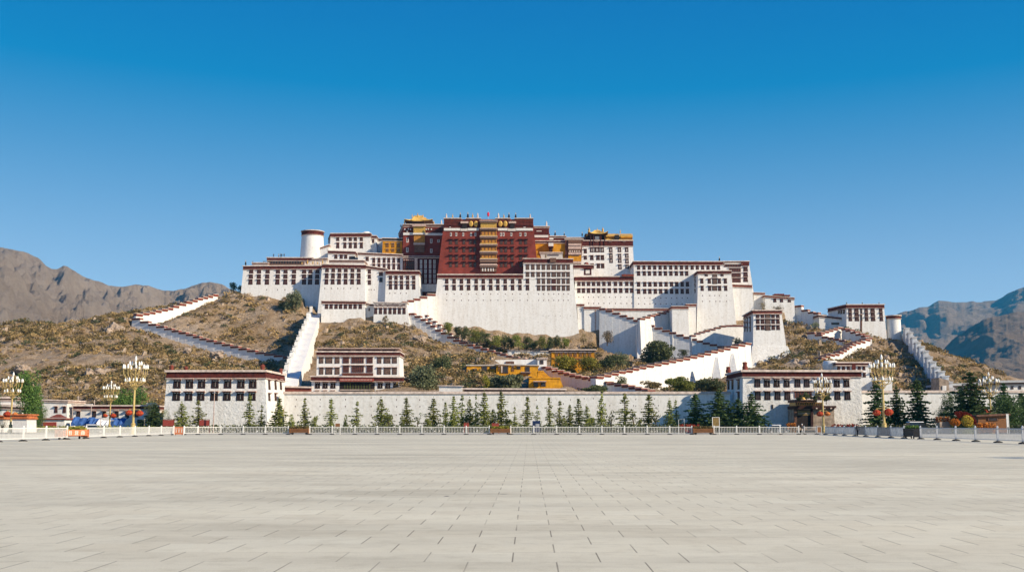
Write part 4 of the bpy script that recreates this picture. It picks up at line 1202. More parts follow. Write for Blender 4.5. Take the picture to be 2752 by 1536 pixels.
S7 = stair('stair_wall', 'middle zigzag stair wall descending right across the far slope', None,
           [ZG(*p) for p in ((1200, 492), (1290, 515), (1360, 540), (1425, 552), (1490, 565), (1560, 580), (1620, 592))],
           [(2178, 383), (2280, 376)], 6, 1.2, hc=.7, vis=3.2, back=4)
S8 = stair('stair_wall', 'bright lower zigzag stair wall descending left to the small gatehouse', None,
           [ZG(*p) for p in ((1848, 570), (1790, 592), (1740, 605), (1685, 622), (1650, 648), (1620, 670), (1590, 695), (1545, 715), (1495, 738), (1440, 745), (1385, 765), (1335, 785))],
           [(2332, 366), (2210, 318)], 4.6, 1.4, hc=.65, vis=2.2, back=3)
S13 = stair('stair_wall', 'stepped white boundary wall descending right along the far hill crest', None,
            [ZG(*p) for p in ((1050, 182), (1135, 230), (1200, 255), (1260, 264), (1320, 288), (1385, 304), (1450, 315))],
            [(2142, 415), (2240, 404)], 11, 1.4, hc=.7, vis=8, back=4)
S9 = stair('stair_wall', 'bright stepped boundary wall climbing right up the left hill', None,
           [ZN(*p) for p in ((1455, 800), (1525, 788), (1592, 777), (1650, 762), (1722, 748), (1780, 735), (1835, 712), (1905, 690), (1980, 670), (2035, 652), (2090, 633), (2145, 620), (2195, 607), (2250, 593))],
           [(372, 394), (579, 421)], 5.5, 1.4, hc=.95, vis=lambda f: 5.0 - 3.4 * f, back=6)
S10 = stair('stair_wall', 'long pale stair wall descending right across the left hillside', None,
            [ZO(*p) for p in ((180, 478), (290, 520), (400, 555), (503, 583), (610, 612), (703, 640), (797, 665), (897, 690), (982, 718), (1070, 747), (1167, 770), (1270, 797), (1380, 825), (1493, 850), (1600, 878), (1715, 903), (1828, 930), (1950, 950), (2080, 970), (2190, 988))],
            [(366, 391), (774, 367)], lambda f: 4.4 + .8 * f, 1.3, hc=.72, vis=lambda f: 3.0 + .8 * f, back=3)
S10b = stair('stair_wall', 'short level shaded wall joining the hillside stair to the steep ramp', None,
             [ZO(*p) for p in ((2230, 996), (2310, 1000), (2390, 1000))], [(780, 366.5), (822, 364)], 6.5, 1.3, hc=.45, lenf=1.0, vis=4.5, back=3)
S11 = stair('stair_ramp', 'steep blinding white stair ramp dropping from the bastion to the gatehouse', None,
            [(864, 832), (857, 848), (851, 864), (847, 880), (841, 894), (835, 908), (831, 922), (827, 937), (822, 951), (816, 966), (811, 983), (805, 1001), (799, 1020), (796, 1038)],
            [(858, 404), (800, 262)], 8, 3.6, hc=1.1, merlon=True, group='merloned white ramps', vis=2.5, back=3, slope=True, mside=-1)
S12 = stair('stair_ramp', 'merloned white wall plunging down the far right ridge', None,
            [(2428, 893), (2437, 905), (2447, 918), (2457, 931), (2466, 943), (2476, 956), (2487, 971), (2495, 985), (2506, 999), (2517, 1011), (2528, 1024), (2537, 1040)],
            [(2424, 402), (2540, 258)], lambda f: 8 - 1.5 * f, 2.0, hc=2.1, merlon=True, group='merloned white ramps', vis=3.2, back=3, slope=True)
# ================================================================== GROUND, HILL, MOUNTAINS
def structure(o, label=None):
    o['kind'] = 'structure'
    if label: o['label'] = label
    return o
mb = MB(); mb.poly([(-4700, -600, -.02), (7500, -600, -.02), (7500, 9100, -.02), (-4700, 9100, -.02)])
structure(mb.build('ground', 'ground_earth'))
mb = MB(); mb.poly([(-150, -40, 0), (150, -40, 0), (150, 186, 0), (-150, 186, 0)])
structure(mb.build('plaza', 'plaza_stone'))
mb = MB(); mb.poly([(-300, 186.3, -.004), (300, 186.3, -.004), (300, 206, -.004), (-300, 206, -.004)])
structure(mb.build('road', 'asphalt'))
mb = MB(); mb.box(-300, 300, 206, 206.3, -.02, .13); mb.box(-300, 300, 186, 186.3, -.02, .03)
structure(mb.build('kerb', 'kerb_stone'))
mb = MB(); mb.poly([(-300, 206.3, .11), (300, 206.3, .11), (300, 211, .11), (-300, 211, .11)])
structure(mb.build('pavement', 'kerb_stone'))
mb = MB(); mb.poly([(-300, 211, .10), (300, 211, .10), (300, 262, .10), (-300, 262, .10)])
structure(mb.build('lawn', 'lawn'))

CTRL = []
def cp(px, py, Y): CTRL.append(P((px, py), Y))
def cz(Z, *pts):
    for x, y, Y in pts: CTRL.append(P(Z(x, y), Y))
def cw(*pts):
    for q in pts: CTRL.append(Vector(q))
# left hill
for a in ((0, 887, 405), (40, 872, 402), (103, 870, 402), (155, 878, 400), (220, 873, 400), (285, 852, 398), (320, 847, 396), (350, 850, 396),
          (0, 1082, 262), (120, 1085, 262), (250, 1086, 262), (400, 1080, 262), (0, 1000, 312), (0, 940, 355), (200, 1000, 312), (300, 935, 348), (200, 905, 378), (450, 1000, 300),
          (600, 992, 290), (700, 1012, 283), (760, 1030, 276), (100, 960, 340), (400, 960, 325), (500, 965, 312), (100, 1040, 285), (350, 1045, 280)): cp(*a)
cz(ZO, (150, 560, 389), (600, 680, 383), (1000, 800, 378.5), (1500, 945, 372.5), (2000, 1075, 366.5), (480, 540, 389), (1000, 705, 383), (1500, 840, 377), (2000, 955, 371), (2200, 975, 369),
   (1300, 450, 402), (1700, 250, 416), (1200, 300, 412), (1900, 500, 399), (1700, 700, 388), (2200, 700, 390), (2150, 850, 378), (2300, 500, 401), (2450, 600, 397), (800, 480, 396), (600, 530, 391),
   (1600, 130, 421), (2000, 190, 421), (2300, 200, 420), (1250, 160, 421), (1000, 235, 408), (750, 370, 398), (420, 470, 396))
for a in ((740, 1004, 330), (690, 1002, 330), (780, 1012, 320), (650, 990, 335)): cp(*a)
cz(ZN, (1460, 850, 395), (1700, 815, 403))
# middle hill
for a in ((850, 872, 398), (873, 862, 401), (980, 864, 401), (1115, 882, 399), (1040, 870, 400), (1098, 896, 383), (1133, 931, 352), (1203, 957, 333), (1261, 966, 320), (1310, 975, 306),
          (1075, 943, 330), (1075, 990, 300), (1191, 1034, 275), (1122, 1048, 258), (860, 1000, 290), (900, 930, 345), (980, 930, 340), (1000, 1000, 298), (870, 900, 370),
          (1226, 1022, 280), (1254, 1003, 296), (1300, 1003, 296), (1422, 1043, 262), (1350, 1040, 268), (1480, 1050, 258)): cp(*a)
# under the bastion and between the ramps
for a in ((1130, 880, 404), (1180, 905, 402), (1230, 915, 402), (1273, 920, 402), (1330, 928, 402), (1378, 932, 402), (1450, 930, 404), (1518, 920, 408), (1576, 928, 407), (1610, 927, 404), (1666, 950, 398), (1717, 960, 394), (1866, 972, 358), (1790, 968, 385),
          (1343, 950, 398), (1400, 955, 396), (1480, 958, 394), (1597, 1004, 322), (1500, 1000, 322), (1703, 966, 350), (1670, 990, 322), (1640, 1000, 305), (1580, 1015, 290), (1800, 985, 340), (1900, 972, 350),
          (1691, 1036, 280), (1866, 1016, 300), (1773, 1026, 288), (1750, 1050, 262), (1900, 1040, 275), (1930, 1000, 312), (1980, 985, 328)): cp(*a)
# right hill
for a in ((2140, 970, 334), (2026, 975, 333), (2156, 992, 308), (2063, 992, 298), (2100, 1005, 285), (2121, 933, 345), (2110, 893, 385), (2105, 838, 412), (2168, 905, 382), (2135, 842, 414),
          (2180, 888, 394), (2180, 868, 407), (2235, 885, 398), (2273, 886, 395), (2366, 912, 392), (2384, 901, 397), (2419, 893, 400), (2200, 931, 365), (2249, 945, 350), (2191, 968, 324), (2342, 916, 364),
          (2296, 954, 335), (2354, 957, 333), (2389, 980, 312), (2436, 1015, 282), (2300, 1015, 280), (2400, 1048, 262), (2520, 1052, 256), (2412, 922, 383), (2447, 945, 358), (2494, 980, 330), (2594, 1030, 305),
          (2470, 1030, 270), (2560, 1008, 320), (2640, 1045, 310), (2230, 920, 372), (2290, 935, 360), (2060, 960, 352), (1960, 950, 385), (1920, 950, 392)): cp(*a)
for px in range(1080, 2000, 130): CTRL.append(Vector(((px - 1376) / FPX * 245, 245, 7.4)))
for px in range(1960, 2560, 100): CTRL.append(Vector(((px - 1376) / FPX * 250, 250, 6.5)))
for x in (-140, -110, -85): cw((x, 251, 0.0))
cw((-260, 250, 0), (-260, 330, 14), (-230, 400, 30), (-260, 470, 20), (-200, 480, 34), (-120, 445, 52), (-60, 445, 54), (0, 445, 55), (60, 445, 55), (100, 440, 48), (140, 430, 40), (170, 420, 24), (200, 400, 10), (200, 320, 4), (160, 300, 4), (170, 256, 0), (240, 256, 0), (260, 400, 0),
   (-260, 560, 0), (-120, 570, 0), (0, 570, 0), (120, 570, 0), (260, 560, 0), (-60, 246, 4.5), (-75, 246, 1.0), (-55, 256, 6.5), (-30, 425, 50), (30, 425, 50))
CT = np.array([tuple(q) for q in CTRL])
def rbf_fit(pts):
    d = np.linalg.norm(pts[:, None, :2] - pts[None, :, :2], axis=2)
    n = len(pts)
    A = np.zeros((n + 3, n + 3)); A[:n, :n] = d + np.eye(n) * 0.6 * -1
    A[:n, n] = 1; A[n, :n] = 1; A[:n, n + 1:] = pts[:, :2] / 100; A[n + 1:, :n] = pts[:, :2].T / 100
    return np.linalg.solve(A, np.concatenate([pts[:, 2], np.zeros(3)]))
WT = rbf_fit(CT)
def rbf_eval(XY):
    out = np.zeros(len(XY))
    for i in range(0, len(XY), 8000):
        q = XY[i:i + 8000]
        d = np.linalg.norm(q[:, None, :] - CT[None, :, :2], axis=2)
        out[i:i + 8000] = d @ WT[:-3] + WT[-3] + q @ WT[-2:] / 100
    return out
def vnoise(X, Y, s, seed):
    r = np.random.default_rng(seed); T = r.random((256, 256))
    x = X / s; y = Y / s
    xi = np.floor(x).astype(int); yi = np.floor(y).astype(int)
    fx = x - xi; fy = y - yi
    fx = fx * fx * (3 - 2 * fx); fy = fy * fy * (3 - 2 * fy)
    g = lambda a, b: T[a % 256, b % 256]
    return (g(xi, yi) * (1 - fx) * (1 - fy) + g(xi + 1, yi) * fx * (1 - fy) + g(xi, yi + 1) * (1 - fx) * fy + g(xi + 1, yi + 1) * fx * fy) - .5
def fbm(X, Y, s, seed, octv=4, gain=.5, ridge=False):
    o = 0; a = 1
    for k in range(octv):
        v = vnoise(X, Y, s, seed + k)
        if ridge: v = .25 - abs(v)
        o = o + a * v; a *= gain; s *= .5
    return o
HX0, HX1, HY0, HY1, HS = -260, 260, 246, 560, 1.0
def terr(XY):
    z = rbf_eval(XY)
    X, Y = XY[:, 0], XY[:, 1]
    n = fbm(X, Y, 14, 5, 4) * 1.7 + fbm(X, Y, 4.2, 25, 3, .6) * 1.1 + np.clip(fbm(X, Y, 20, 60, 4, .6, ridge=True), 0, 1) * 2.6 - .8
    fade = np.clip((z - 3) / 8, 0, 1) * np.clip((Y - 250) / 12, 0, 1)
    return np.maximum(z + n * fade, -1.0)
def gridmesh(name, xs, ys, Z, m):
    nx, ny = len(xs), len(ys)
    XX, YY = np.meshgrid(xs, ys)
    v = np.stack([XX.ravel(), YY.ravel(), Z.ravel()], 1)
    i = np.arange(nx * ny).reshape(ny, nx)
    f = np.stack([i[:-1, :-1], i[:-1, 1:], i[1:, 1:], i[1:, :-1]], -1).reshape(-1, 4)
    me = bpy.data.meshes.new(name)
    me.vertices.add(len(v)); me.vertices.foreach_set('co', v.ravel())
    me.loops.add(f.size); me.loops.foreach_set('vertex_index', f.ravel().astype(np.int32))
    me.polygons.add(len(f)); me.polygons.foreach_set('loop_start', np.arange(0, f.size, 4, dtype=np.int32))
    me.polygons.foreach_set('use_smooth', np.ones(len(f), bool))
    me.update(calc_edges=True)
    me.materials.append(MATS[m])
    o = bpy.data.objects.new(name, me); COL.objects.link(o)
    return o
xs = np.arange(HX0, HX1 + .1, HS); ys = np.arange(HY0, HY1 + .1, HS)
XX, YY = np.meshgrid(xs, ys)
HZ = terr(np.stack([XX.ravel(), YY.ravel()], 1)).reshape(XX.shape)
def clear_walls():
    # the slope is cut back in front of each stair wall and kept under its coping behind it
    for e0, e1, zc, v, back, th in STAIRS:
        d = e1 - e0; L = d.length; d = d / L; nr = Vector((d.y, -d.x))
        if nr.dot((e0 + e1) / 2 - CAM.xy) > 0: nr = -nr
        if nr.y > 0 and abs(nr.y) > .5: nr = -nr
        R_ = max(14, back + 4)
        cx, cy = (e0.x + e1.x) / 2, (e0.y + e1.y) / 2
        i0, i1 = int((cx - R_ - L - HX0) / HS), int((cx + R_ + L - HX0) / HS) + 1
        j0, j1 = int((cy - R_ - L - HY0) / HS), int((cy + R_ + L - HY0) / HS) + 1
        i0, j0 = max(0, i0), max(0, j0)
        X_, Y_ = XX[j0:j1, i0:i1], YY[j0:j1, i0:i1]
        if X_.size == 0: continue
        a = (X_ - e0.x) * d.x + (Y_ - e0.y) * d.y
        s = (X_ - e0.x) * nr.x + (Y_ - e0.y) * nr.y
        inside = (a > -1.3) & (a < L + 1.3)
        front = inside & (s > -th * .5) & (s < 14)
        lim = np.where(s < 9, zc - v, zc - v + (s - 9) * 1.2)
        behind = inside & (s <= -th * .5) & (s > -back - th)
        limb = zc - .9 + 0 * s
        Z_ = HZ[j0:j1, i0:i1]
        Z_[front] = np.minimum(Z_[front], lim[front])
        Z_[behind] = np.minimum(Z_[behind], limb[behind])
clear_walls()
HZ[0, :] = np.minimum(HZ[0, :], -.5)
structure(gridmesh('hill', xs, ys, HZ, 'hill_earth'), 'dry scrubby hill carrying the palace')
def gz(x, y):
    fx = np.clip((np.asarray(x) - HX0) / HS, 0, len(xs) - 1.001); fy = np.clip((np.asarray(y) - HY0) / HS, 0, len(ys) - 1.001)
    i = fx.astype(int); j = fy.astype(int); a = fx - i; b = fy - j
    return HZ[j, i] * (1 - a) * (1 - b) + HZ[j, i + 1] * a * (1 - b) + HZ[j + 1, i] * (1 - a) * b + HZ[j + 1, i + 1] * a * b

def mountain(name, label, sil, Y, depth, m, seed, rough, res=(240, 90), floor=-5, back=.7, r2k=.3, r3k=.03):
    px = np.array([s[0] for s in sil], float); py = np.array([s[1] for s in sil], float)
    kx = np.linspace((px[0] - 1376) / FPX, (px[-1] - 1376) / FPX, res[0])
    v = np.linspace(0, 1 + back, res[1])
    want = np.interp(kx, (px - 1376) / FPX, (HOR - py) / FPX) + fbm(kx * FPX, kx * 0, 40, seed + 7, 4, .6) * 4.0 / FPX
    ys_ = Y - depth + v * depth
    YY = np.repeat(ys_[:, None], res[0], 1); XX = kx[None, :] * YY; V = np.repeat(v[:, None], res[0], 1)
    zs = np.maximum(want, .002) * Y
    prof = np.where(V < 1, np.clip(V, 0, 1) ** 1.15, np.clip(1 - (V - 1) / back, 0, 1) ** 1.3)
    top = zs.max()
    r = fbm(XX, YY * .6, depth * .42, seed, 6, .52, ridge=True)
    r2 = fbm(XX, YY * .5 + XX * .25, depth * .085, seed + 40, 5, .6, ridge=True)
    amp = rough * np.sin(np.clip(V, 0, 1) * math.pi * .86 + .1) * np.minimum(1, zs / (top * .25))[None, :]
    Z = zs[None, :] * prof + amp * (r + r2 * r2k) * top + fbm(XX, YY, depth * .03, seed + 80, 3, .6) * top * r3k * np.minimum(1, V * 3)
    crest = (Z / YY).max(0)                      # keep the crest at the height it has in reality
    Z = np.where(Z > 0, Z * np.clip(want / np.maximum(crest, 1e-4), .2, 2.0)[None, :], Z)
    Z = np.maximum(Z, floor)
    nx, ny = res
    me_v = np.stack([XX.ravel(), YY.ravel(), Z.ravel()], 1); ii = np.arange(nx * ny).reshape(ny, nx)
    f = np.stack([ii[:-1, :-1], ii[:-1, 1:], ii[1:, 1:], ii[1:, :-1]], -1).reshape(-1, 4)
    me = bpy.data.meshes.new(name)
    me.vertices.add(len(me_v)); me.vertices.foreach_set('co', me_v.ravel())
    me.loops.add(f.size); me.loops.foreach_set('vertex_index', f.ravel().astype(np.int32))
    me.polygons.add(len(f)); me.polygons.foreach_set('loop_start', np.arange(0, f.size, 4, dtype=np.int32))
    me.polygons.foreach_set('use_smooth', np.ones(len(f), bool)); me.update(calc_edges=True); me.materials.append(MATS[m])
    o = bpy.data.objects.new(name, me); COL.objects.link(o)
    return structure(o, label)
sil = [(-900, 560), (-500, 600), (-200, 640), (0, 664), (42, 672), (60, 677), (88, 692), (110, 712), (125, 718), (145, 717), (158, 713), (170, 716), (205, 735), (245, 752), (285, 765), (320, 768), (352, 763), (390, 766), (430, 777), (460, 780), (490, 774), (535, 757), (560, 755), (590, 763), (612, 775), (660, 790), (740, 830), (900, 900), (1200, 1000), (1376, 1100)]
mountain('mountain_left', 'brown bare rocky mountain ridge at the far left', sil, 2600, 1500, 'mountain_brown', 3, .38, res=(1000, 360), r2k=.46, r3k=.075)
sil = [(1900, 1100), (2200, 960), (2350, 880), (2417, 846), (2440, 836), (2475, 824), (2500, 822), (2530, 808), (2550, 809), (2575, 814), (2600, 812), (2622, 810), (2645, 813), (2680, 808), (2706, 795), (2740, 778), (2760, 770), (2850, 752), (3000, 790), (3400, 950)]
mountain('mountain_right', 'blue grey mountain range far behind the right hill', sil, 6500, 3000, 'mountain_ochre', 21, .40, res=(640, 300), r2k=.20, r3k=.016)
sil = [(2200, 1140), (2420, 1110), (2470, 1000), (2500, 975), (2560, 915), (2610, 880), (2650, 858), (2700, 846), (2735, 836), (2760, 838), (2900, 850), (3100, 830), (3400, 800)]
mountain('mountain_near_right', 'ridged ochre mountain spur nearer on the far right', sil, 3200, 1300, 'mountain_ochre', 36, .46, res=(640, 300), r2k=.14, r3k=.014)

# ================================================================== LOWER TOWN: perimeter wall and gate houses
st = [(*ZL(x, y), 3, 4) for x, y in ((355, 262), (592, 262), (842, 262), (1095, 245), (1346, 265), (1575, 265), (1805, 262), (345, 330), (590, 330), (840, 330), (1095, 330), (1347, 332), (1578, 332), (370, 415), (588, 412), (840, 415), (1098, 415), (1343, 415), (1512, 425))]
st += [(*ZK(x, y), 2.5, 4) for x, y in ((178, 310), (573, 308), (730, 295), (835, 295), (1325, 303), (1540, 297), (1025, 375), (1300, 375), (1325, 380), (1545, 375), (1587, 375), (1590, 440), (490, 355))]
PW = block('perimeter_wall', 'long white perimeter wall with pinkish coping at the palace foot', 'wall',
           (764, 1058), (1962, 1058), (1962, 1160), (764, 1160), 240, 0.03, 1.6, drop=2, cap=.55, over=.25, stains=st)
PWr = block('perimeter_wall', 'white perimeter wall continuing right of the right gatehouse behind tall conifers', 'wall',
            (2316, 1055), (2960, 1055), (2960, 1160), (2316, 1160), 240, 0.03, 1.6, drop=2, cap=.55, over=.25)
# gatehouses
GL = block('left_gatehouse', 'white gatehouse with fourteen dark windows and one sunlit right side', 'gatehouse',
           ZD(160, 385), ZD(1004, 383), ZD(1030, 850), ZD(118, 850), 231, 0.05, 18, m='rough_white', fr=50 / 3.22, drop=2, cap=.45, rb=ZD(1170, 412), over=.5)
for i, x in enumerate((245, 352, 457, 573, 683, 797, 900)):
    win(GL, *ZD(x, 448), ZD(x, 524)[1], 60 / 3.22, 'gate')
    win(GL, *ZD(x - 7, 556), ZD(x, 630)[1], 60 / 3.22, 'gate')
for x in (1041, 1095, 1141):
    win(GL, *ZD(x, 455), ZD(x, 535)[1], 0, 'side', GL.right, 1.6)
for x in (1041, 1095):
    win(GL, *ZD(x, 570), ZD(x, 632)[1], 0, 'side', GL.right, 1.6)
for x, y, h in ((195, 382, 1.5), (983, 380, 1.6)):
    c = P(ZD(x, y), 234); mb = MB(); mb.lathe(c, [(.55, 0), (.55, .2), (.42, .25), (.46, h * .65), (.56, h * .7), (.56, h * .85), (.3, h * .88), (.25, h)], 12); mb.build('chimney', 'coping_red', GL.root)
for x, y in ((320, 380), (1142, 398)):
    c = P(ZD(x, y), 245); mb = MB(); mb.lathe(c, [(.4, 0), (.4, .7), (.5, .75), (.45, 1.0), (.2, 1.2)], 12); mb.build('chimney', 'coping_red', GL.root)
GR = block('right_gatehouse', 'white gatehouse with two rows of nine dark windows and entrance porch', 'gatehouse',
           ZJ(497, 200), ZJ(2128, 203), ZJ(2160, 960), ZJ(492, 960), 231, 0.012, 17, m='rough_white', fr=62 / 5.152, drop=1.5, cap=.45, over=.5)
for x, k in ((697, 'gate_plain'), (830, 'gate'), (965, 'gate'), (1103, 'gate'), (1252, 'gate_plain'), (1380, 'gate_plain'), (1522, 'gate'), (1655, 'gate'), (1797, 'gate'), (1930, 'gate')):
    win(GR, *ZJ(x, 298), ZJ(x, 410)[1], 76 / 5.152, k)
for x in (703, 837, 977, 1113, 1540, 1662, 1806, 1945):
    win(GR, *ZJ(x, 472), ZJ(x, 586)[1], 76 / 5.152, 'gate_plain')
win(GR, *ZJ(1330, 470), ZJ(1330, 560)[1], 230 / 5.152, 'gallery')
win(GR, *ZJ(906, 652), ZJ(906, 708)[1], 22 / 5.152, 'opening')
for x in (300, 355, 440):
    win(GR, *ZJ(x, 310), ZJ(x, 440)[1], 0, 'side', GR.left, 1.9)
win(GR, *ZJ(440, 480), ZJ(440, 575)[1], 0, 'side', GR.left, 1.9)
for x, y, h in ((528, 190, 2.0), (296, 212, 1.4)):
    c = P(ZJ(x, y), 234 if x > 400 else 246); mb = MB(); mb.lathe(c, [(.6, 0), (.6, h * .5), (.45, h * .55), (.45, h * .8), (.6, h * .85), (.3, h)], 12); mb.build('chimney', 'coping_red', GR.root)
PO = block('entrance_porch', 'entrance porch with gilded beam and dark doorway on the right gatehouse', 'porch',
           ZJ(1212, 712), ZJ(1760, 712), ZJ(1770, 965), ZJ(1208, 965), 225.5, 0.0, 5.3, m='granite', cap=0, drop=.6)
panel(PO, 'doorway', *ZJ(1240, 725), *ZJ(1452, 962), .05, .3, 'window_black')
panel(PO, 'door', *ZJ(1252, 735), *ZJ(1432, 800), .09, .1, 'sign_olive')
panel(PO, 'door_beam', *ZJ(1258, 770), *ZJ(1425, 778), .13, .1, 'eave_pink')
panel(PO, 'pillar', *ZJ(1205, 712), *ZJ(1240, 965), .35, .6, 'brown_beam')
panel(PO, 'pillar', *ZJ(1432, 712), *ZJ(1465, 965), .35, .6, 'window_brown')
panel(PO, 'beam', *ZJ(1195, 668), *ZJ(1775, 712), .8, 5.6, 'window_brown')
panel(PO, 'gilded_frieze', *ZJ(1215, 622), *ZJ(1600, 666), .6, 5.0, 'gold')
for i in range(12):
    panel(PO, 'bracket', *ZJ(1218 + i * 32, 626), *ZJ(1230 + i * 32, 662), .85, .4, 'brown_beam')
panel(PO, 'eave', *ZJ(1198, 590), *ZJ(1500, 621), 1.3, 6.0, 'brown_beam')
panel(PO, 'eave', *ZJ(1192, 580), *ZJ(1510, 590), 1.6, 6.4, 'eave_pink')
for x in (1490, 1600, 1690, 1750):
    panel(PO, 'beam_cap', *ZJ(x, 696), *ZJ(x + 22, 712), 1.0, .6, 'pale_cap')
mb = MB(); mb.lathe(P(ZJ(1330, 580), 222), [(.55, 0), (.5, .15), (.35, .2), (.3, .4), (.1, .5)], 14); mb.build('finial', 'gold', PO.root)
GN = block('side_house', 'two storey white house with small windows behind the right gatehouse', 'house',
           ZG(1495, 838), ZG(1882, 838), ZG(1925, 1200), ZG(1490, 1200), 252, 0.0, 10, fr=22 / 4.293, drop=4, cap=.3)
wins(GN, ZG, [1518, 1575, 1632, 1756, 1810], [(874, 918)], 30)
wins(GN, ZG, [1900 - 85, 1895], [(950, 1000)], 30)
panel(GN, 'roof_ornament', *ZG(1670, 820), *ZG(1712, 918), .3, .5, 'maroon')
urn = thing('stone_urn', 'large round white urn beside the small two storey house', 'urn', tuple(P(ZG(1425, 925), 256)))
mb = MB(); mb.lathe(P(ZG(1425, 925), 256), [(.8, -1), (1.5, .1), (1.8, 1.2), (1.6, 2.2), (1.4, 2.3)], 20); mb.build('bowl', 'white_lime', urn, smooth=True)
WC = block('white_hut', 'small plain white hut behind the conifers right of the gatehouse', 'hut',
           ZI(590, 552), ZI(712, 548), ZI(700, 760), ZI(590, 760), 246, 0, 6, drop=4, cap=0)
GATE = block('wall_gate', 'small reddish stone gate at the foot of the plunging white wall', 'gate',
             ZI(1315, 548), ZI(1438, 580), ZI(1445, 800), ZI(1312, 800), 252, 0, 5, m='granite', drop=3, cap=0)
panel(GATE, 'white_panel', *ZI(1352, 650), *ZI(1402, 728), .2, .4, 'white_lime')
for x0, x1, y0, Y, nm in ((1455, 1790, 655, 262, 'low long grey roofed building beyond the wall gate'), (2105, 2500, 615, 270, 'long low building with grey roof at the far right edge')):
    b_ = block('roadside_building', nm, 'building', ZI(x0, y0), ZI(x1, y0 - 8), ZI(x1, 1000), ZI(x0, 1000), Y, 0, 12, m='white_lime', drop=1, fr=4, frm='brown_beam', capm='grey_roof', cap=.6, over=1.0)
    for i in range(4):
        x = x0 + (x1 - x0) * (i + .5) / 4
        win(b_, *ZI(x, y0 + 38), ZI(x, y0 + 80)[1], 7, 'opening')

# white treasury house
TBl = block('treasury_house', 'three storey white house with maroon bands just behind the perimeter wall', 'house',
            ZD(1408, 425), ZD(2196, 432), ZD(2200, 600), ZD(1410, 600), 262, 0.02, 14, fr=32 / 3.22, frm='maroon', drop=2, cap=.3)
TBu = block('treasury_house', '', 'house', ZD(1455, 212), ZD(2166, 214), ZD(2172, 432), ZD(1450, 432), 265, 0.02, 10, fr=26 / 3.22, drop=.2, cap=.3, root=TBl.root, wallname='upper_wall')
for x, w_ in ((1492, 36), (1558, 58), (1630, 40), (1994, 36), (2062, 56), (2126, 40)):
    win(TBu, *ZD(x, 255), ZD(x, 308)[1], w_ / 3.22, 'lat'); win(TBu, *ZD(x, 346), ZD(x, 404)[1], w_ / 3.22, 'lat')
for x, w_ in ((1706, 52), (1808, 104), (1912, 52)):
    win(TBu, *ZD(x, 254), ZD(x, 308)[1], w_ / 3.22, 'gallery'); win(TBu, *ZD(x, 328), ZD(x, 386)[1], w_ / 3.22, 'gallery')
panel(TBu, 'railing', *ZD(1675, 392), *ZD(1942, 414), .5, .6, 'wood_red')
panel(TBu, 'attic', *ZD(1458, 180), *ZD(2164, 206), -.6, 6, 'lattice')
panel(TBu, 'attic_cap', *ZD(1452, 174), *ZD(2168, 182), -.2, 7, 'eave_pink')
for x0, x1 in ((1500, 1600), (1620, 1740), (1790, 1840), (1880, 2000), (2020, 2130)):
    panel(TBu, 'attic_slot', *ZD(x0, 186), *ZD(x1, 202), -.52, .3, 'window_brown')
for x in (1460, 1526, 1594, 2002, 2068, 2136):
    win(TBl, *ZD(x, 470), ZD(x, 525)[1], 40 / 3.22, 'gate')
    panel(TBl, 'sill', *ZD(x - 20, 538), *ZD(x + 20, 546), .5, .5, 'eave_pink')
panel(TBl, 'porch_opening', *ZD(1650, 468), *ZD(1955, 562), .03, .2, 'window_black')
for x_ in range(1690, 1930, 24): panel(TBl, 'porch_plant', *ZD(x_, 476 + (x_ * 7) % 22), *ZD(x_ + 10, 532), .08, .1, 'lawn')
panel(TBl, 'porch_rail', *ZD(1652, 534), *ZD(1952, 541), .2, .3, 'pale_cap')
aw = panel(TBl, 'porch_awning', *ZD(1655, 440), *ZD(1948, 466), .9, .5, 'sign_red')
for i in range(22):
    panel(TBl, 'awning_mark', *ZD(1665 + i * 12.6, 446), *ZD(1670 + i * 12.6, 460), .93, .2, 'eave_pink')
low = block('garden_wall', 'low maroon topped wall between left gatehouse and treasury house', 'wall',
            ZD(1175, 516), ZD(1400, 522), ZD(1400, 600), ZD(1175, 600), 250, 0, 1.2, m='coping_red', cap=.35, drop=1)
low = block('garden_wall', 'long low maroon wall running along the top of the perimeter wall', 'wall',
            ZE(890, 1142), ZE(2055, 1148), ZE(2055, 1210), ZE(890, 1210), 246, 0, 1.2, m='maroon', cap=.35, drop=1)
mb_ = block('garden_wall', 'short white wall between green shrubs and the long maroon wall', 'wall',
            ZE(600, 1100), ZE(868, 1104), ZE(868, 1210), ZE(600, 1210), 249, 0, 1.2, cap=.15, drop=1)
# yellow houses
YA = block('ochre_cottage', 'flat roofed ochre yellow cottage with dark openings behind grey green bushes', 'cottage',
           ZY(118, 180), ZY(760, 178), ZY(760, 420), ZY(105, 420), 294, 0.02, 22, m='ochre_house', drop=3, cap=.25, capm='flat_roof', over=.3)
win(YA, *ZY(290, 250), ZY(290, 312)[1], 80 / 8.05, 'hole_eave')
win(YA, *ZY(500, 190), ZY(500, 290)[1], 120 / 8.05, 'opening')
win(YA, *ZY(690, 190), ZY(690, 250)[1], 140 / 8.05, 'opening')
YB = block('ochre_cottage', 'taller ochre yellow cottage block with doorway and railing beside the shaded stair', 'cottage',
           ZY(762, 155), ZY(1660, 180), ZY(1665, 480), ZY(755, 480), 291, 0.02, 20, m='ochre_house', drop=3, cap=.25, capm='flat_roof', over=.3)
win(YB, *ZY(815, 190), ZY(815, 295)[1], 40 / 8.05, 'ochre_win'); win(YB, *ZY(950, 180), ZY(950, 345)[1], 130 / 8.05, 'opening')
win(YB, *ZY(1110, 185), ZY(1110, 305)[1], 56 / 8.05, 'ochre_win'); win(YB, *ZY(1240, 195), ZY(1240, 255)[1], 80 / 8.05, 'hole_eave')
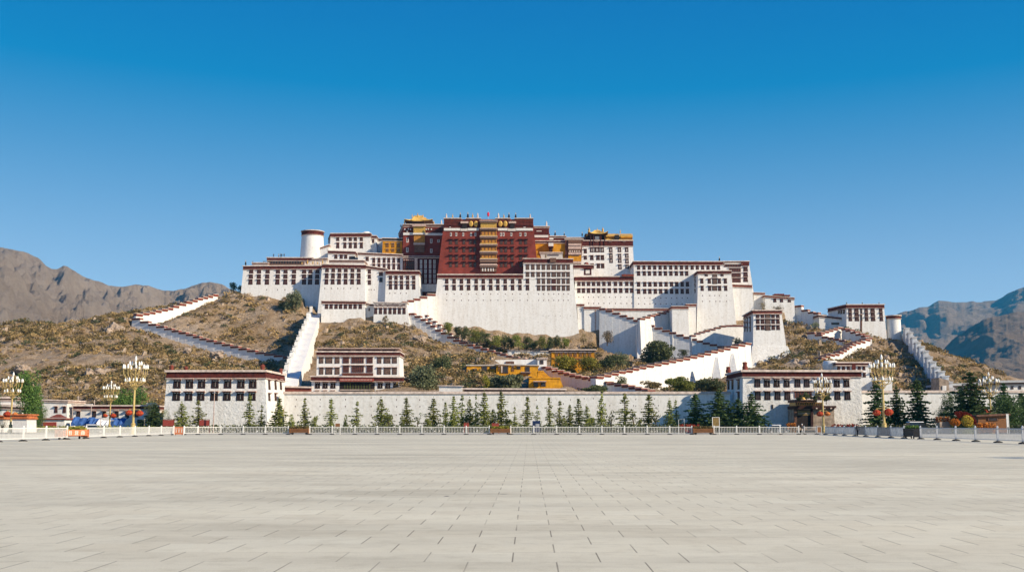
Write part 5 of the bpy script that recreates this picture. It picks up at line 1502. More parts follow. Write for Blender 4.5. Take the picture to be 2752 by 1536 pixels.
win(YB, *ZY(1430, 200), ZY(1430, 320)[1], 100 / 8.05, 'opening'); win(YB, *ZY(1230, 355), ZY(1230, 415)[1], 50 / 8.05, 'opening')
panel(YB, 'balcony', *ZY(1290, 322), *ZY(1490, 360), 1.0, 1.2, 'brown_beam')
panel(YB, 'balcony_cap', *ZY(1285, 314), *ZY(1495, 324), 1.2, 1.4, 'eave_pink')
panel(YB, 'door_frame', *ZY(860, 180), *ZY(888, 330), .3, .4, 'pale_cap')
YC = block('ochre_cottage', 'lower ochre yellow house with one wide eave shading two dark openings', 'cottage',
           ZY(1470, 450), ZY(2130, 450), ZY(2260, 720), ZY(1440, 720), 266, 0.03, 14, m='ochre_house', drop=2, cap=.18, capm='ochre_house', over=.2)
panel(YC, 'eave', *ZY(1555, 515), *ZY(1835, 533), 1.6, 1.7, 'eave_pink')
win(YC, *ZY(1610, 540), ZY(1610, 635)[1], 100 / 8.05, 'opening'); win(YC, *ZY(1770, 540), ZY(1770, 628)[1], 110 / 8.05, 'opening')
YD = block('ochre_cottage', 'stepped ochre yellow gable between the two ochre cottage blocks', 'cottage',
           ZY(1660, 300), ZY(1775, 300), ZY(2060, 470), ZY(1620, 470), 280, 0.02, 8, m='ochre_house', drop=3, cap=.15, capm='ochre_house', over=.15)
RW = block('roof_range', 'ruined white flat roof range behind the ochre cottages', 'range',
           ZY(200, 62), ZY(1640, 40), ZY(1650, 190), ZY(180, 190), 314, 0.1, 10, m='white_lime', drop=4, cap=0)
panel(RW, 'roof_beam', *ZY(960, 85), *ZY(1140, 135), .3, .5, 'brown_beam')
WH = block('white_hut', 'tiny white hut with one dark window above the ochre cottages', 'hut',
           ZE(1738, 782), ZE(1842, 782), ZE(1846, 900), ZE(1736, 900), 312, 0.02, 5, fr=8 / 4.293, frm='brown_beam', drop=4, cap=.2)
win(WH, *ZE(1785, 796), ZE(1785, 850)[1], 42 / 4.293, 'opening')
LW = block('terrace_wall', 'plain low white terrace wall left of the yellow hall', 'terrace wall',
           ZE(1392, 692), ZE(1872, 705), ZE(1872, 860), ZE(1392, 800), 397, 0.02, 1.5, drop=6, cap=.2)
YH = block('yellow_house', 'yellow house with eight dark windows under a dark flat roof', 'house',
           ZE(1900, 690), ZE(2392, 690), ZE(2398, 990), ZE(1896, 990), 328, 0.01, 10, m='ochre', fr=14 / 4.293, frm='brown_beam', drop=4, cap=.3, over=.8)
wins(YH, ZE, [1958, 2010, 2065, 2118, 2172, 2235, 2285, 2337], [(718, 764), (800, 850)], 34, 'ochre_win')
panel(YH, 'beam', *ZE(1910, 770), *ZE(2385, 786), .3, .4, 'orange_cloth')

# left town
LA = block('town_house', 'two storey plain white house left of the blue tarpaulins', 'house',
           ZH(548, 838), ZH(868, 848), ZH(862, 1230), ZH(545, 1230), 250, 0, 10, fr=3, frm='eave_pink', drop=.5, cap=.25)
for x in (722, 830):
    win(LA, *ZH(x, 920), ZH(x, 1000)[1], 36 / 4.794, 'std')
LAa = block('shop_annex', 'low white annex with a red shopfront under a small maroon roof', 'shop',
            ZH(545, 1085), ZH(832, 1085), ZH(835, 1230), ZH(542, 1230), 240, 0, 6, drop=.5, cap=.3, capm='coping_red')
panel(LAa, 'shopfront', *ZH(552, 1118), *ZH(728, 1200), .1, .2, 'sign_red')
mb = MB(); c = P(ZH(745, 1082), 242); mb.hexa([(c.x - 1.4, c.y - 1.6, c.z + .35), (c.x + 1.4, c.y - 1.6, c.z + .35), (c.x + 1.4, c.y + 2, c.z + .35), (c.x - 1.4, c.y + 2, c.z + .35)], [(c.x - .3, c.y, c.z + 1.1), (c.x + .3, c.y, c.z + 1.1), (c.x + .3, c.y + .6, c.z + 1.1), (c.x - .3, c.y + .6, c.z + 1.1)]); mb.build('roof', 'coping_red', LAa.root)
LB = block('market_hall', 'long single storey white hall with maroon band behind blue tarpaulins', 'hall',
           ZH(945, 915), ZH(1945, 915), ZH(1955, 1230), ZH(940, 1230), 251, 0, 12, fr=36 / 4.794, drop=.5, cap=.3)
for x in (1010, 1215, 1345, 1505, 1640, 1760):
    win(LB, *ZH(x, 978), ZH(x, 1055)[1], 46 / 4.794, 'gate_plain')
panel(LB, 'doorway', *ZH(1770, 1085), *ZH(1850, 1180), .1, .3, 'window_black')
panel(LB, 'roof_sign', *ZH(1065, 885), *ZH(1165, 912), -1, .5, 'curtain_white')
panel(LB, 'roof_tank', *ZH(1850, 870), *ZH(1950, 915), -2, 2, 'curtain_white')
LK = block('link_wall', 'grey stained wall between plain white house and market hall', 'wall',
           ZH(870, 900), ZH(942, 900), ZH(942, 1230), ZH(870, 1230), 254, 0, 4, m='granite', drop=.5, cap=.2)
KS = block('ticket_kiosk', 'white ticket kiosk with orange tiled roof edge near the left lamp', 'kiosk',
           ZH(165, 1030), ZH(345, 1030), ZH(348, 1230), ZH(162, 1230), 200, 0, 4, m='curtain_white', drop=.3, fr=36 / 4.794, frm='tile_orange', cap=.2, capm='tile_orange', over=.4)
LF = block('low_building', 'low flat roofed pale building at the far left edge', 'building',
           ZH(-260, 905), ZH(270, 930), ZH(270, 1230), ZH(-260, 1230), 246, 0, 10, drop=.5, cap=.5, fr=5, frm='brown_beam')
LF2 = block('low_building', 'second pale flat roof stacked behind the low left building', 'building',
            ZH(-200, 820), ZH(220, 815), ZH(220, 1000), ZH(-200, 1000), 256, 0, 10, drop=2, cap=.5, fr=4, frm='brown_beam')
KS2 = block('ticket_kiosk', 'small white kiosk with red roof cut by the left picture edge', 'kiosk',
            ZH(-90, 1045), ZH(45, 1045), ZH(45, 1230), ZH(-90, 1230), 210, 0, 4, m='curtain_white', drop=.3, fr=26 / 4.794, frm='tile_orange', cap=.2, capm='tile_orange', over=.4)
# tarpaulin stalls
for i, (x0, x1, y0, y1, Y, mm, lb) in enumerate(((955, 1200, 1055, 1170, 240, 'tarp_blue', 'blue tarpaulin stall furthest left in front of the market hall'), (1185, 1300, 1068, 1165, 238, 'tarp_blue', 'small blue tarpaulin stall with white sheet beside the middle lamp'),
                                                 (1280, 1445, 1090, 1170, 236, 'tarp_white', 'white tarpaulin sheet between two blue stalls'), (1440, 1640, 1062, 1185, 238, 'tarp_blue', 'broad blue tarpaulin stall nearest the tall gold lamp'))):
    a, b = P(ZH(x0, y0), Y), P(ZH(x1, y0), Y); zb = P(ZH(x0, y1), Y).z
    t = thing('market_stall', lb, 'stall', ((a.x + b.x) / 2, Y, 0))
    mb = MB(); n = 10
    for k in range(n):
        f0, f1 = k / n, (k + 1) / n
        q = lambda f, s: (a.x + (b.x - a.x) * f, Y - 1.6 + s * 3.2, (a.z if s > .3 else zb + (a.z - zb) * .35) + .18 * math.sin(f * 17 + i) - .25 * math.sin(f * math.pi))
        mb.poly([q(f0, 0), q(f1, 0), q(f1, .5), q(f0, .5)]); mb.poly([q(f0, .5), q(f1, .5), q(f1, 1), q(f0, 1)])
        lo = lambda f: (a.x + (b.x - a.x) * f, Y - 1.62 + .1 * math.sin(f * 23), zb + .1 * math.sin(f * 11 + i))
        mb.poly([lo(f0), lo(f1), q(f1, 0), q(f0, 0)])
    mb.build('tarpaulin', mm, t)
    for xx in (a.x + .2, b.x - .2):
        for yy in (Y - 1.5, Y + 1.5):
            mb = MB(); mb.tube([(xx, yy, .05), (xx, yy, zb + (a.z - zb) * .3)], [.04, .04], 6); mb.build('leg', 'metal_grey', t)

# distant poles
for x, y, Y, lb in ((940, 872, 246, 'thin pale pole beside the market hall left end'), (1178, 900, 244, 'thin pale pole rising in front of the market hall'), (1300, 1060, 232, 'short thin pole between the tarpaulins'), (1862, 1070, 230, 'thin pole right of the tall gold lamp'), (1008, 780, 258, 'pale pole with bracket behind the market hall'), (1218, 835, 258, 'pale post standing behind the market hall roof')):
    c = P(ZH(x, y), Y); t = thing('utility_pole', lb, 'pole', (c.x, Y, 0), 'thin poles in the left town')
    mb = MB(); mb.tube([(c.x, Y, -.1), (c.x, Y, c.z)], [.09, .07], 8); mb.build('shaft', 'pale_cap', t)
    mb = MB(); mb.tube([(c.x - .4, Y, c.z - .3), (c.x + .4, Y, c.z - .3)], [.04, .04], 6); mb.build('crossarm', 'metal_grey', t)
c = P(ZD(568, 560), 205); t = thing('utility_pole', 'slender pale pole standing in front of the left gatehouse', 'pole', (c.x, 205, 0))
mb = MB(); mb.tube([(c.x, 205, -.1), (c.x, 205, c.z)], [.11, .07], 8); mb.build('shaft', 'eave_pink', t)
mb = MB(); mb.lathe((c.x, 205, c.z), [(.14, -.1), (.16, .1), (.04, .25)], 8); mb.build('cap', 'metal_grey', t)

# thin valley air over the whole scene
hz = bpy.data.materials.new('valley_air'); hz.use_nodes = True
ht = hz.node_tree
for n_ in list(ht.nodes):
    if n_.type == 'BSDF_PRINCIPLED': ht.nodes.remove(n_)
pv = ht.nodes.new('ShaderNodeVolumePrincipled')
pv.inputs['Color'].default_value = (0.07, 0.55, 0.95, 1)
pv.inputs['Density'].default_value = 0.000055
pv.inputs['Anisotropy'].default_value = 0.0
ht.links.new(pv.outputs[0], ht.nodes['Material Output'].inputs['Volume'])
mb = MB(); mb.box(-4800, 7600, -620, 9200, -8, 1050)
MATS['valley_air'] = hz
hz_o = mb.build('haze', 'valley_air'); hz_o['kind'] = 'stuff'; hz_o['label'] = 'thin blue valley air fading the far mountains'
# ================================================================== VEGETATION
def leaves_mesh(name, pts, sizes, mats, rng, trunk=None, upbias=0.3, mi=None):
    """many small randomly turned leaf clump quads"""
    n = len(pts)
    a = rng.normal(size=(n, 3)); a /= np.linalg.norm(a, axis=1)[:, None]
    b = rng.normal(size=(n, 3)); b[:, 2] += upbias
    b -= (b * a).sum(1)[:, None] * a; b /= np.linalg.norm(b, axis=1)[:, None]
    s = sizes[:, None]
    v = np.stack([pts - a * s - b * s * .6, pts + a * s - b * s * .6, pts + a * s * .5 + b * s * .9, pts - a * s * .5 + b * s * .9], 1).reshape(-1, 3)
    f = np.arange(n * 4).reshape(n, 4)
    me = bpy.data.meshes.new(name)
    me.vertices.add(len(v)); me.vertices.foreach_set('co', v.ravel())
    me.loops.add(f.size); me.loops.foreach_set('vertex_index', f.ravel().astype(np.int32))
    me.polygons.add(n); me.polygons.foreach_set('loop_start', np.arange(0, f.size, 4, dtype=np.int32))
    if mi is not None: me.polygons.foreach_set('material_index', mi.astype(np.int32))
    me.update(calc_edges=True)
    for m in mats: me.materials.append(MATS[m])
    return me
def conifer(seed, H, R, dens, m, droop=.25, gap=0.0):
    r = np.random.default_rng(seed); pts = []; sz = []
    z = .10 * H; k = 0
    trunk = MB(); trunk.tube([(0, 0, -.3), (0, 0, H * .5), (0, 0, H * .98)], [H * .018, H * .011, .01], 6)
    while z < H * .97:
        f = z / H
        rad = R * (1 - f) ** .85 * (1.0 if f > .18 else .6 + 2.2 * f) * (0.62 + .72 * r.random())
        nb = int(max(4, (9 if f < .6 else 6) * dens))
        for j in range(nb):
            if r.random() < gap: continue
            th = 2 * math.pi * (j / nb) + k * 1.3 + r.normal() * .25
            L = rad * (.65 + .5 * r.random())
            m_ = max(3, int(L / (H * .022)))
            for q in range(m_):
                t = (q + .5) / m_
                d = L * t
                zz = z - droop * d * t + .10 * L * t * t * 1.6
                w_ = (1 - t) * .16 * L + .05
                for _ in range(2):
                    pts.append((d * math.cos(th) + r.normal() * w_, d * math.sin(th) + r.normal() * w_, zz + r.normal() * .05 * H / 7)); sz.append(H * .020 * (.7 + .7 * r.random()) * (1.15 - .4 * t))
        z += H * (.046 + .012 * r.random()); k += 1
    pts.append((0, 0, H)); sz.append(.12)
    cr = leaves_mesh('crown', np.array(pts), np.array(sz), [m], r, upbias=0)
    return trunk.mesh('trunk', ['bark']), cr
def bushy(seed, W, H, m, n=900, leaf=.16, trunkh=0.0, lobes=9, base=0.0, squash=1.0, limbs=5):
    """crown of leaf clumps gathered in lobes with gaps, on a branching trunk"""
    r = np.random.default_rng(seed); pts = []; C = []
    for i in range(lobes):
        th = r.random() * 6.283; rr = math.sqrt(r.random()) * .34 * W
        zz = trunkh + (H - trunkh) * (.10 + .78 * r.random())
        f = 1 - .5 * abs((zz - trunkh) / (H - trunkh) - .45)
        C.append((rr * math.cos(th) * f, rr * math.sin(th) * f, zz, W * (.17 + .12 * r.random()), (H - trunkh) * (.13 + .10 * r.random())))
    for i in range(n):
        c = C[r.integers(len(C))]
        d = r.normal(size=3); d /= np.linalg.norm(d); q = (.55 + .5 * r.random())
        pts.append((c[0] + d[0] * c[3] * q, c[1] + d[1] * c[3] * q, max(base, c[2] + d[2] * c[4] * q * 1.2)))
    sz = leaf * (.6 + .9 * r.random(n))
    cr = leaves_mesh('crown', np.array(pts), sz, [m], r)
    t = MB(); top = trunkh + (H - trunkh) * .35
    t.tube([(0, 0, -.5), (0, 0, top * .6), (0, 0, top)], [W * .035 + .03, W * .026 + .02, W * .018 + .01], 7)
    for c in C[:limbs]:
        t.tube([(0, 0, top * .5), (c[0] * .5, c[1] * .5, (top * .5 + c[2]) / 2), c[:3]], [W * .018 + .015, W * .012 + .01, .01], 5)
    return t.mesh('trunk', ['bark']), cr
def plant(name, label, cat, meshes, loc, s=(1, 1, 1), rz=0.0, group=None, tilt=0.0):
    o = thing(name, label, cat, loc, group)
    o.scale = s; o.rotation_euler = (tilt, tilt * .6, rz)
    for nm, me in zip(('trunk', 'crown'), meshes):
        inst(nm, me, o, Matrix.Identity(4))
    return o

CONI = [conifer(100 + i, 7.0, 1.75, d, 'conifer_olive', gap=g) for i, (d, g) in enumerate(((.85, .22), (.7, .34), (1.0, .14), (.6, .44), (.75, .30), (.9, .26), (.65, .38), (.8, .42)))]
COND = [conifer(200 + i, 7.0, 2.5, 1.35, 'conifer_dark', gap=.05) for i in range(2)]
row = [(496, 1079, 40, 0), (541, 1075, 44, 2), (675, 1058, 30, 1), (706, 1082, 28, 3), (754, 1065, 42, 2), (824, 1069, 32, 0), (894, 1069, 32, 1), (960, 1077, 32, 2), (1030, 1066, 40, 0), (1096, 1067, 34, 1), (1165, 1065, 36, 0),
       (1199, 1079, 22, 1), (1220, 1058, 28, 0), (1242, 1060, 34, 2), (1266, 1066, 28, 0), (1279, 1057, 16, 2), (1300, 1048, 34, 0), (1325, 1098, 20, 1), (1348, 1045, 36, 0), (1383, 1087, 20, 3), (1415, 1062, 32, 1), (1443, 1087, 22, 2), (1477, 1065, 24, 1), (1502, 1076, 34, 2),
       (1530, 1083, 26, 0), (1555, 1069, 32, 1), (1577, 1086, 28, 0), (1613, 1050, 34, 0), (1677, 1055, 46, 3), (1740, 1058, 42, 1), (1798, 1070, 30, 0), (1816, 1068, 24, 3)]
adj = {0: 'shapely', 1: 'airy', 2: 'full skirted', 3: 'thin gappy'}
rk = random.Random(5)
for i, (px, py, w_, k) in enumerate(row):
    Y = 220 + rk.uniform(-3, 4); H = P((px, py), Y).z - .1; x = (px - 1376) / FPX * Y
    sz_ = 'tall' if H > 8.3 else ('mid height' if H > 6.6 else 'short')
    lab = '%s %s olive conifer, %s from the left along the white perimeter wall' % (sz_, adj[k], ordn(i) if i < 20 else 'twenty ' + ordn(i - 20))
    plant('conifer_tree', lab, 'tree', CONI[k + 4 * (i % 2)], (x, Y, .1), (w_ * mpp(Y) / 1.75, w_ * mpp(Y) / 1.75, H / 7.0), rk.uniform(0, 6), 'conifers along the white wall', rk.uniform(-.045, .045))
dark = [(422, 1082, 44, 218, 'broad dark conifer left of the left gatehouse'), (1866, 1057, 56, 216, 'dark conifer in the wall shade left of the right gatehouse, leftmost of three'), (1930, 1044, 72, 214, 'tallest dark conifer in the wall shade beside the right gatehouse'), (1980, 1070, 56, 216, 'dark conifer touching the left corner of the right gatehouse'), (2016, 1053, 54, 213, 'bright edged dark conifer in front of the right gatehouse front'),
        (2352, 1018, 62, 214, 'wide dark conifer behind the big right gold lamp'), (2404, 1033, 40, 216, 'slimmer conifer just right of the big right gold lamp'), (2460, 1017, 66, 212, 'well shaped dark conifer behind the dark van'), (2604, 994, 92, 206, 'tallest spreading dark conifer right of the red dragon sculpture'), (2577, 1050, 40, 214, 'small dark conifer left of the tallest spreading conifer'), (2692, 1023, 44, 222, 'thin tall conifer behind the far right lamp'), (2738, 1052, 50, 226, 'half cut conifer at the right picture edge')]
for i, (px, py, w_, Y, lab) in enumerate(dark):
    H = P((px, py), Y).z - .1; x = (px - 1376) / FPX * Y
    plant('conifer_tree', lab, 'tree', COND[i % 2], (x, Y, .1), (w_ * mpp(Y) / 2.3, w_ * mpp(Y) / 2.3, H / 7.0), i * 1.7, 'dark conifers')
B_R = [bushy(301 + i, 3.0, 3.0, 'conifer_olive', 700, .11, .3) for i in range(2)]
for i, (px, w_, h_) in enumerate(((788, 25, 32), (852, 22, 30), (930, 18, 30), (1046, 30, 36), (1086, 22, 26), (1152, 22, 24), (1215, 26, 26), (1252, 30, 30), (1312, 30, 28), (1366, 24, 24), (1520, 24, 22), (1590, 28, 26), (1635, 18, 24), (1716, 20, 22), (470, 26, 20))):
    Y = 219; k = mpp(Y)
    plant('round_shrub', 'small round clipped shrub, %s from the left before the white wall' % ordn(i), 'shrub', B_R[i % 2], ((px - 1376) / FPX * Y, Y, .1), (w_ * k / 3, w_ * k / 3, (h_ + 12) * k / 3), i * 2., 'round shrubs before the white wall')
# spindly saplings before the wall
SAP = bushy(330, 2.2, 4.2, 'dark_shrub', 70, .14, 1.6, 6)
for i, (px, py) in enumerate(((1124, 1108), (1640, 1100), (1700, 1098), (1760, 1100), (1330, 1100))):
    Y = 217; H = P((px, py), Y).z
    plant('sapling', 'spindly bare sapling, %s from the left between the conifers' % ordn(i), 'sapling', SAP, ((px - 1376) / FPX * Y, Y, .1), (1, 1, H / 4.2), i * 1.1, 'spindly saplings')
# bushes and trees on the slopes: (px, base py, width px, height px, Y, material, label)
SHR = {}
def shrub(px, pyb, wpx, hpx, Y, m, label, name='shrub', cat='shrub', n=1000, leaf=None, lobes=12, trunkh=.05, seed=None, group=None, ground=True):
    k = mpp(Y); W = wpx * k; H = hpx * k
    c = P((px, pyb), Y)
    z = c.z
    key = (m, int(wpx / 40), lobes)
    sd = seed or (int(px) * 7 + int(pyb)) % 9973
    me = bushy(sd, W, H, m, int(n * 2.2), leaf or max(.09, W * .019), trunkh * H, lobes)
    return plant(name, label, cat, me, (c.x, Y, z - .2), group=group)
shrub(1358, 1045, 112, 42, 266, 'sage', 'largest grey green bush in front of the ochre cottages', n=3800, lobes=26)
shrub(1306, 1056, 30, 46, 262, 'yellow_green', 'yellow green bush at the left of the long maroon wall', n=700)
shrub(1138, 1052, 96, 66, 266, 'sage', 'broad grey green bush right of the treasury house', n=2600, lobes=22)
shrub(1188, 1002, 66, 46, 300, 'dark_shrub', 'dark grey green bush above the broad grey green bush', n=1600, lobes=16)
shrub(1266, 1044, 40, 18, 272, 'dark_shrub', 'low dark bush left of the largest grey green bush', n=700)
shrub(1518, 1006, 84, 50, 320, 'yellow_green', 'yellow green willow in front of the yellow house, left one', n=2000, lobes=18, group='willows before the yellow house')
shrub(1584, 1006, 62, 50, 319, 'yellow_green', 'yellow green willow in front of the yellow house, right one', n=1500, lobes=14, group='willows before the yellow house')
shrub(1640, 1000, 76, 48, 325, 'dark_shrub', 'dark shrub right of the yellow house', n=1500, lobes=16)
shrub(1668, 985, 50, 40, 332, 'sage', 'grey green shrub on the rise right of the yellow house', n=900)
shrub(1760, 980, 104, 64, 338, 'dark_shrub', 'wide dark shrub against the grey stair wall', n=2600, lobes=20)
shrub(1836, 962, 34, 26, 352, 'dark_shrub', 'small round dark shrub by the grey stair wall corner', n=600)
shrub(1984, 932, 44, 28, 352, 'dark_shrub', 'dark shrub in the shade left of the watchtower', n=800)
shrub(1671, 1034, 38, 24, 270, 'dark_shrub', 'small shrub at the foot of the sunlit ramp', n=600)
shrub(1827, 1054, 84, 40, 257, 'conifer_olive', 'large rounded green bush above the perimeter wall', n=2600, lobes=18)
shrub(1908, 1054, 82, 38, 258, 'dark_shrub', 'dull olive bush between round green bush and right gatehouse', n=2000, lobes=18)
shrub(1746, 1044, 66, 22, 266, 'scrub_olive', 'low dry bush left of the large rounded green bush', n=900)
shrub(1598, 1056, 78, 24, 249, 'dark_shrub', 'low hedge like shrub below the shaded stair wall', n=1300, lobes=16)
shrub(1632, 924, 40, 46, 400, 'pale_twig', 'leafless pale twiggy tree at the grey stair wall', n=420, leaf=.16, name='bare_tree', cat='tree')
shrub(1568, 922, 24, 30, 400, 'scrub_olive', 'small dry shrub at the bastion right foot', n=300)
shrub(1500, 923, 26, 22, 402, 'pale_twig', 'pale dry shrub near the bastion right foot', n=200)
shrub(790, 866, 56, 88, 408, 'sage', 'tall grey green thicket below the western wing', n=2400, lobes=18)
shrub(768, 842, 50, 40, 412, 'dark_shrub', 'dark thicket top at the western wing foot', n=1200, lobes=12)
shrub(628, 786, 26, 28, 428, 'conifer_dark', 'dark tree standing left of the western wing corner', n=800, name='tree', cat='tree')
shrub(645, 786, 18, 20, 430, 'conifer_dark', 'smaller dark tree hugging the western wing corner', n=500, name='tree', cat='tree')
shrub(2390, 1042, 44, 30, 254, 'dark_shrub', 'dark shrub behind the small white hut', n=700)
shrub(2190, 886, 28, 22, 392, 'sage', 'small grey shrub on the slope under the far bastion house', n=400)
shrub(2052, 836, 26, 26, 412, 'pale_twig', 'pale dry bush below the slope house left part', n=260)
shrub(2092, 834, 34, 16, 411, 'pale_twig', 'pale dry bush below the slope house right part', n=260)
shrub(1035, 866, 20, 20, 401, 'scrub_olive', 'dry shrub at the left end of painted terrace', n=300)
shrub(1110, 892, 22, 26, 396, 'pale_twig', 'pale dry shrub beside the upper stair wall', n=300)
up = [(1206, 892, 22, 32), (1228, 900, 22, 26), (1248, 904, 24, 34), (1273, 914, 22, 38), (1292, 918, 28, 34), (1308, 922, 20, 32), (1332, 926, 26, 30), (1356, 928, 24, 38), (1373, 930, 20, 30), (1394, 932, 26, 34), (1414, 932, 22, 32), (1433, 932, 20, 24), (1458, 930, 26, 34), (1476, 931, 20, 32), (1497, 930, 22, 32), (1518, 928, 20, 24)]
for i, (px, pb, w_, h_) in enumerate(up):
    shrub(px, pb + 3, w_ * 1.5, h_, 396 + (i % 3) * 2, 'dark_shrub' if i % 3 else 'conifer_olive', 'bushy green tree, %s from the left under the great bastion' % ordn(i), name='small_tree', cat='tree', n=900, lobes=11, group='trees under the great bastion', leaf=.11, trunkh=.0)
for i, (x, y, w_) in enumerate(((1280, 575, 20), (1380, 575, 24), (1480, 575, 20), (1650, 600, 26))):
    shrub(*ZJ(x, y), w_, 14 + 4 * (i % 2), 222.5, 'dark_shrub', 'potted green shrub on the entrance porch roof, %s from the left' % ordn(i), name='potted_shrub', n=420, lobes=8, group='potted shrubs on the porch roof')
# trees in the left town
def tree(px, pyt, wpx, Y, m, label, n=3000, lobes=22, trunkh=.2, z0=.1, leaf=None):
    k = mpp(Y); H = P((px, pyt), Y).z - z0; W = wpx * k
    me = bushy(int(px * 3 + pyt), W, H, m, int(n * 2), leaf or W * .016, trunkh * H, lobes)
    return plant('leafy_tree', label, 'tree', me, ((px - 1376) / FPX * Y, Y, z0))
tree(84, 1004, 84, 225, 'willow_green', 'big fresh green tree beside the left lamp', n=5200, lobes=30, trunkh=.08)
tree(-2, 1040, 40, 230, 'willow_green', 'green tree cut by the left picture edge', n=1500)
tree(352, 1040, 100, 256, 'willow_green', 'wide green tree behind the market hall', n=4200, lobes=26, trunkh=.1)
tree(300, 1068, 60, 257, 'dark_shrub', 'darker tree left of the wide green tree behind the hall', n=1800)
tree(414, 1070, 44, 226, 'dark_shrub', 'dark tree between market hall and left gatehouse', n=1500)
tree(452, 1098, 30, 222, 'conifer_olive', 'small olive tree at the left gatehouse corner', n=700)
tree(120, 1092, 40, 222, 'willow_green', 'lower green tree right of the big fresh green tree', n=1200)
tree(18, 1120, 30, 205, 'dark_shrub', 'small dark bushy tree behind the left lanterns', n=600)
tree(2540, 1056, 66, 218, 'conifer_dark', 'rounded dark green tree behind the granite monument', n=2600, trunkh=.1)
tree(2700, 1060, 90, 214, 'conifer_dark', 'dark leafy tree behind the brown booth', n=3200, trunkh=.1)
tree(2745, 1064, 80, 220, 'conifer_dark', 'dark leafy tree filling the right picture edge', n=3000, trunkh=.05)
tree(2515, 1096, 50, 212, 'conifer_dark', 'low dark rounded tree beside the granite monument', n=1500, trunkh=.05)
# hedge, flower beds
def bed(name, label, cat, x0, x1, Y, h, dep, m, n, leaf, kind=None):
    r = np.random.default_rng(int(abs(x0) * 10 + Y)); pts = np.stack([r.uniform(x0, x1, n), Y + r.uniform(-dep / 2, dep / 2, n), .1 + h * r.random(n) ** .6 * (0.75 + .35 * np.sin(np.linspace(0, 90, n)[r.permutation(n)]))], 1)
    me = leaves_mesh(name, pts - np.array([(x0 + x1) / 2, Y, 0]), leaf * (.6 + .8 * r.random(n)), [m], r)
    o = bpy.data.objects.new(name, me); COL.objects.link(o); o.location = ((x0 + x1) / 2, Y, 0)
    return tag(o, label, cat, None, kind)
bed('hedge', 'low clipped hedge running behind the white railing', 'hedge', -69, 52, 212.8, 1.45, 1.4, 'dark_shrub', 9000, .16)
bed('hedge', 'low hedge behind the fence right of the gatehouse porch', 'hedge', 62, 100, 206, 1.4, 1.4, 'dark_shrub', 3000, .16)
bed('hedge', 'low hedge behind the left white railing before the market hall', 'hedge', -100, -68, 214, 1.2, 1.6, 'conifer_olive', 2600, .16)
for x0, x1, Y, m, lab in ((1823, 1876, 206, 'flower_red', 'red flower bed in the wall shade behind the right bench'), (2226, 2300, 200, 'flower_red', 'long red flower bed behind the cloth covered fence'), (2612, 2662, 196, 'flower_orange', 'orange flower bed at the far right lamp foot'), (2110, 2132, 210, 'flower_orange', 'rusty orange shrub left of the entrance porch')):
    bed('flower_bed', lab, 'flower bed', (x0 - 1376) / FPX * Y, (x1 - 1376) / FPX * Y, Y, 1.5 if m != 'flower_orange' else 1.7, 1.6, m, 900, .13)

# hill scrub: uncountable cover
def scrub(name, label, m, n, seed, smin, smax, leaf, nl, prob):
    r = np.random.default_rng(seed)
    PX = []; tot = 0
    while tot < n:
        px = r.uniform(-60, 2700, 6000); Y = r.uniform(262, 432, 6000)
        x = (px - 1376) / FPX * Y
        keep = prob(px, x, Y, r)
        q = np.stack([x, Y], 1)[keep]; PX.append(q); tot += len(q)
    q = np.concatenate(PX)[:n]
    z = gz(q[:, 0], q[:, 1])
    s = smin + (smax - smin) * r.random(n) ** 2.2
    cen = np.repeat(np.stack([q[:, 0], q[:, 1], z], 1), nl, 0); S = np.repeat(s, nl)[:, None]
    d = r.normal(size=(n * nl, 3)); d /= np.linalg.norm(d, axis=1)[:, None]; d[:, 2] = np.abs(d[:, 2])
    p = cen + d * S * np.array([1, 1, .75]) * (.55 + .5 * r.random((n * nl, 1)))
    me = leaves_mesh(name, p, leaf * S[:, 0] * (.5 + .7 * r.random(n * nl)), [m], r)
    o = bpy.data.objects.new(name, me); COL.objects.link(o)
    return tag(o, label, 'scrub', None, 'stuff')
SL = []
for s_, C_, e_ in (S1, S1c, S2, S3, S3b, S3c, S5, S8, S7, S6, S9, S10, S11, S12):
    for c in C_: SL.append((c.x, c.y))
SL = np.array(SL)
def hillprob(px, x, Y, r):
    pn = fbm(x, Y, 30, 77, 3)
    k = (px < 840) | ((px > 850) & (px < 1330) & (Y < 400)) | (px > 2030)
    k |= (px > 1560) & (px < 1960) & (Y < 372)
    k |= (px > 1180) & (px < 1620) & (Y > 384) & (Y < 409)
    d = np.full(len(x), 99.)
    for i in range(0, len(SL), 40):
        dd = np.sqrt((x[:, None] - SL[None, i:i + 40, 0]) ** 2 + (Y[:, None] - SL[None, i:i + 40, 1]) ** 2).min(1); d = np.minimum(d, dd)
    k &= d > 2.4
    s11 = np.array([(c.x, c.y) for c in S11[1]]); k &= np.sqrt((x[:, None] - s11[None, :, 0]) ** 2 + (Y[:, None] - s11[None, :, 1]) ** 2).min(1) > 6.5
    return k & (r.random(len(x)) < .55 + pn * 1.3)
scrub('scrub', 'dry ochre scrub scattered over the palace hill', 'scrub_ochre', 6500, 41, .35, 1.9, .16, 52, hillprob)
scrub('scrub', 'olive thorn scrub scattered over the palace hill', 'scrub_olive', 4600, 42, .45, 2.4, .15, 60, hillprob)
scrub('scrub', 'grey dead scrub scattered over the palace hill', 'scrub_grey', 5500, 43, .3, 1.2, .17, 40, hillprob)

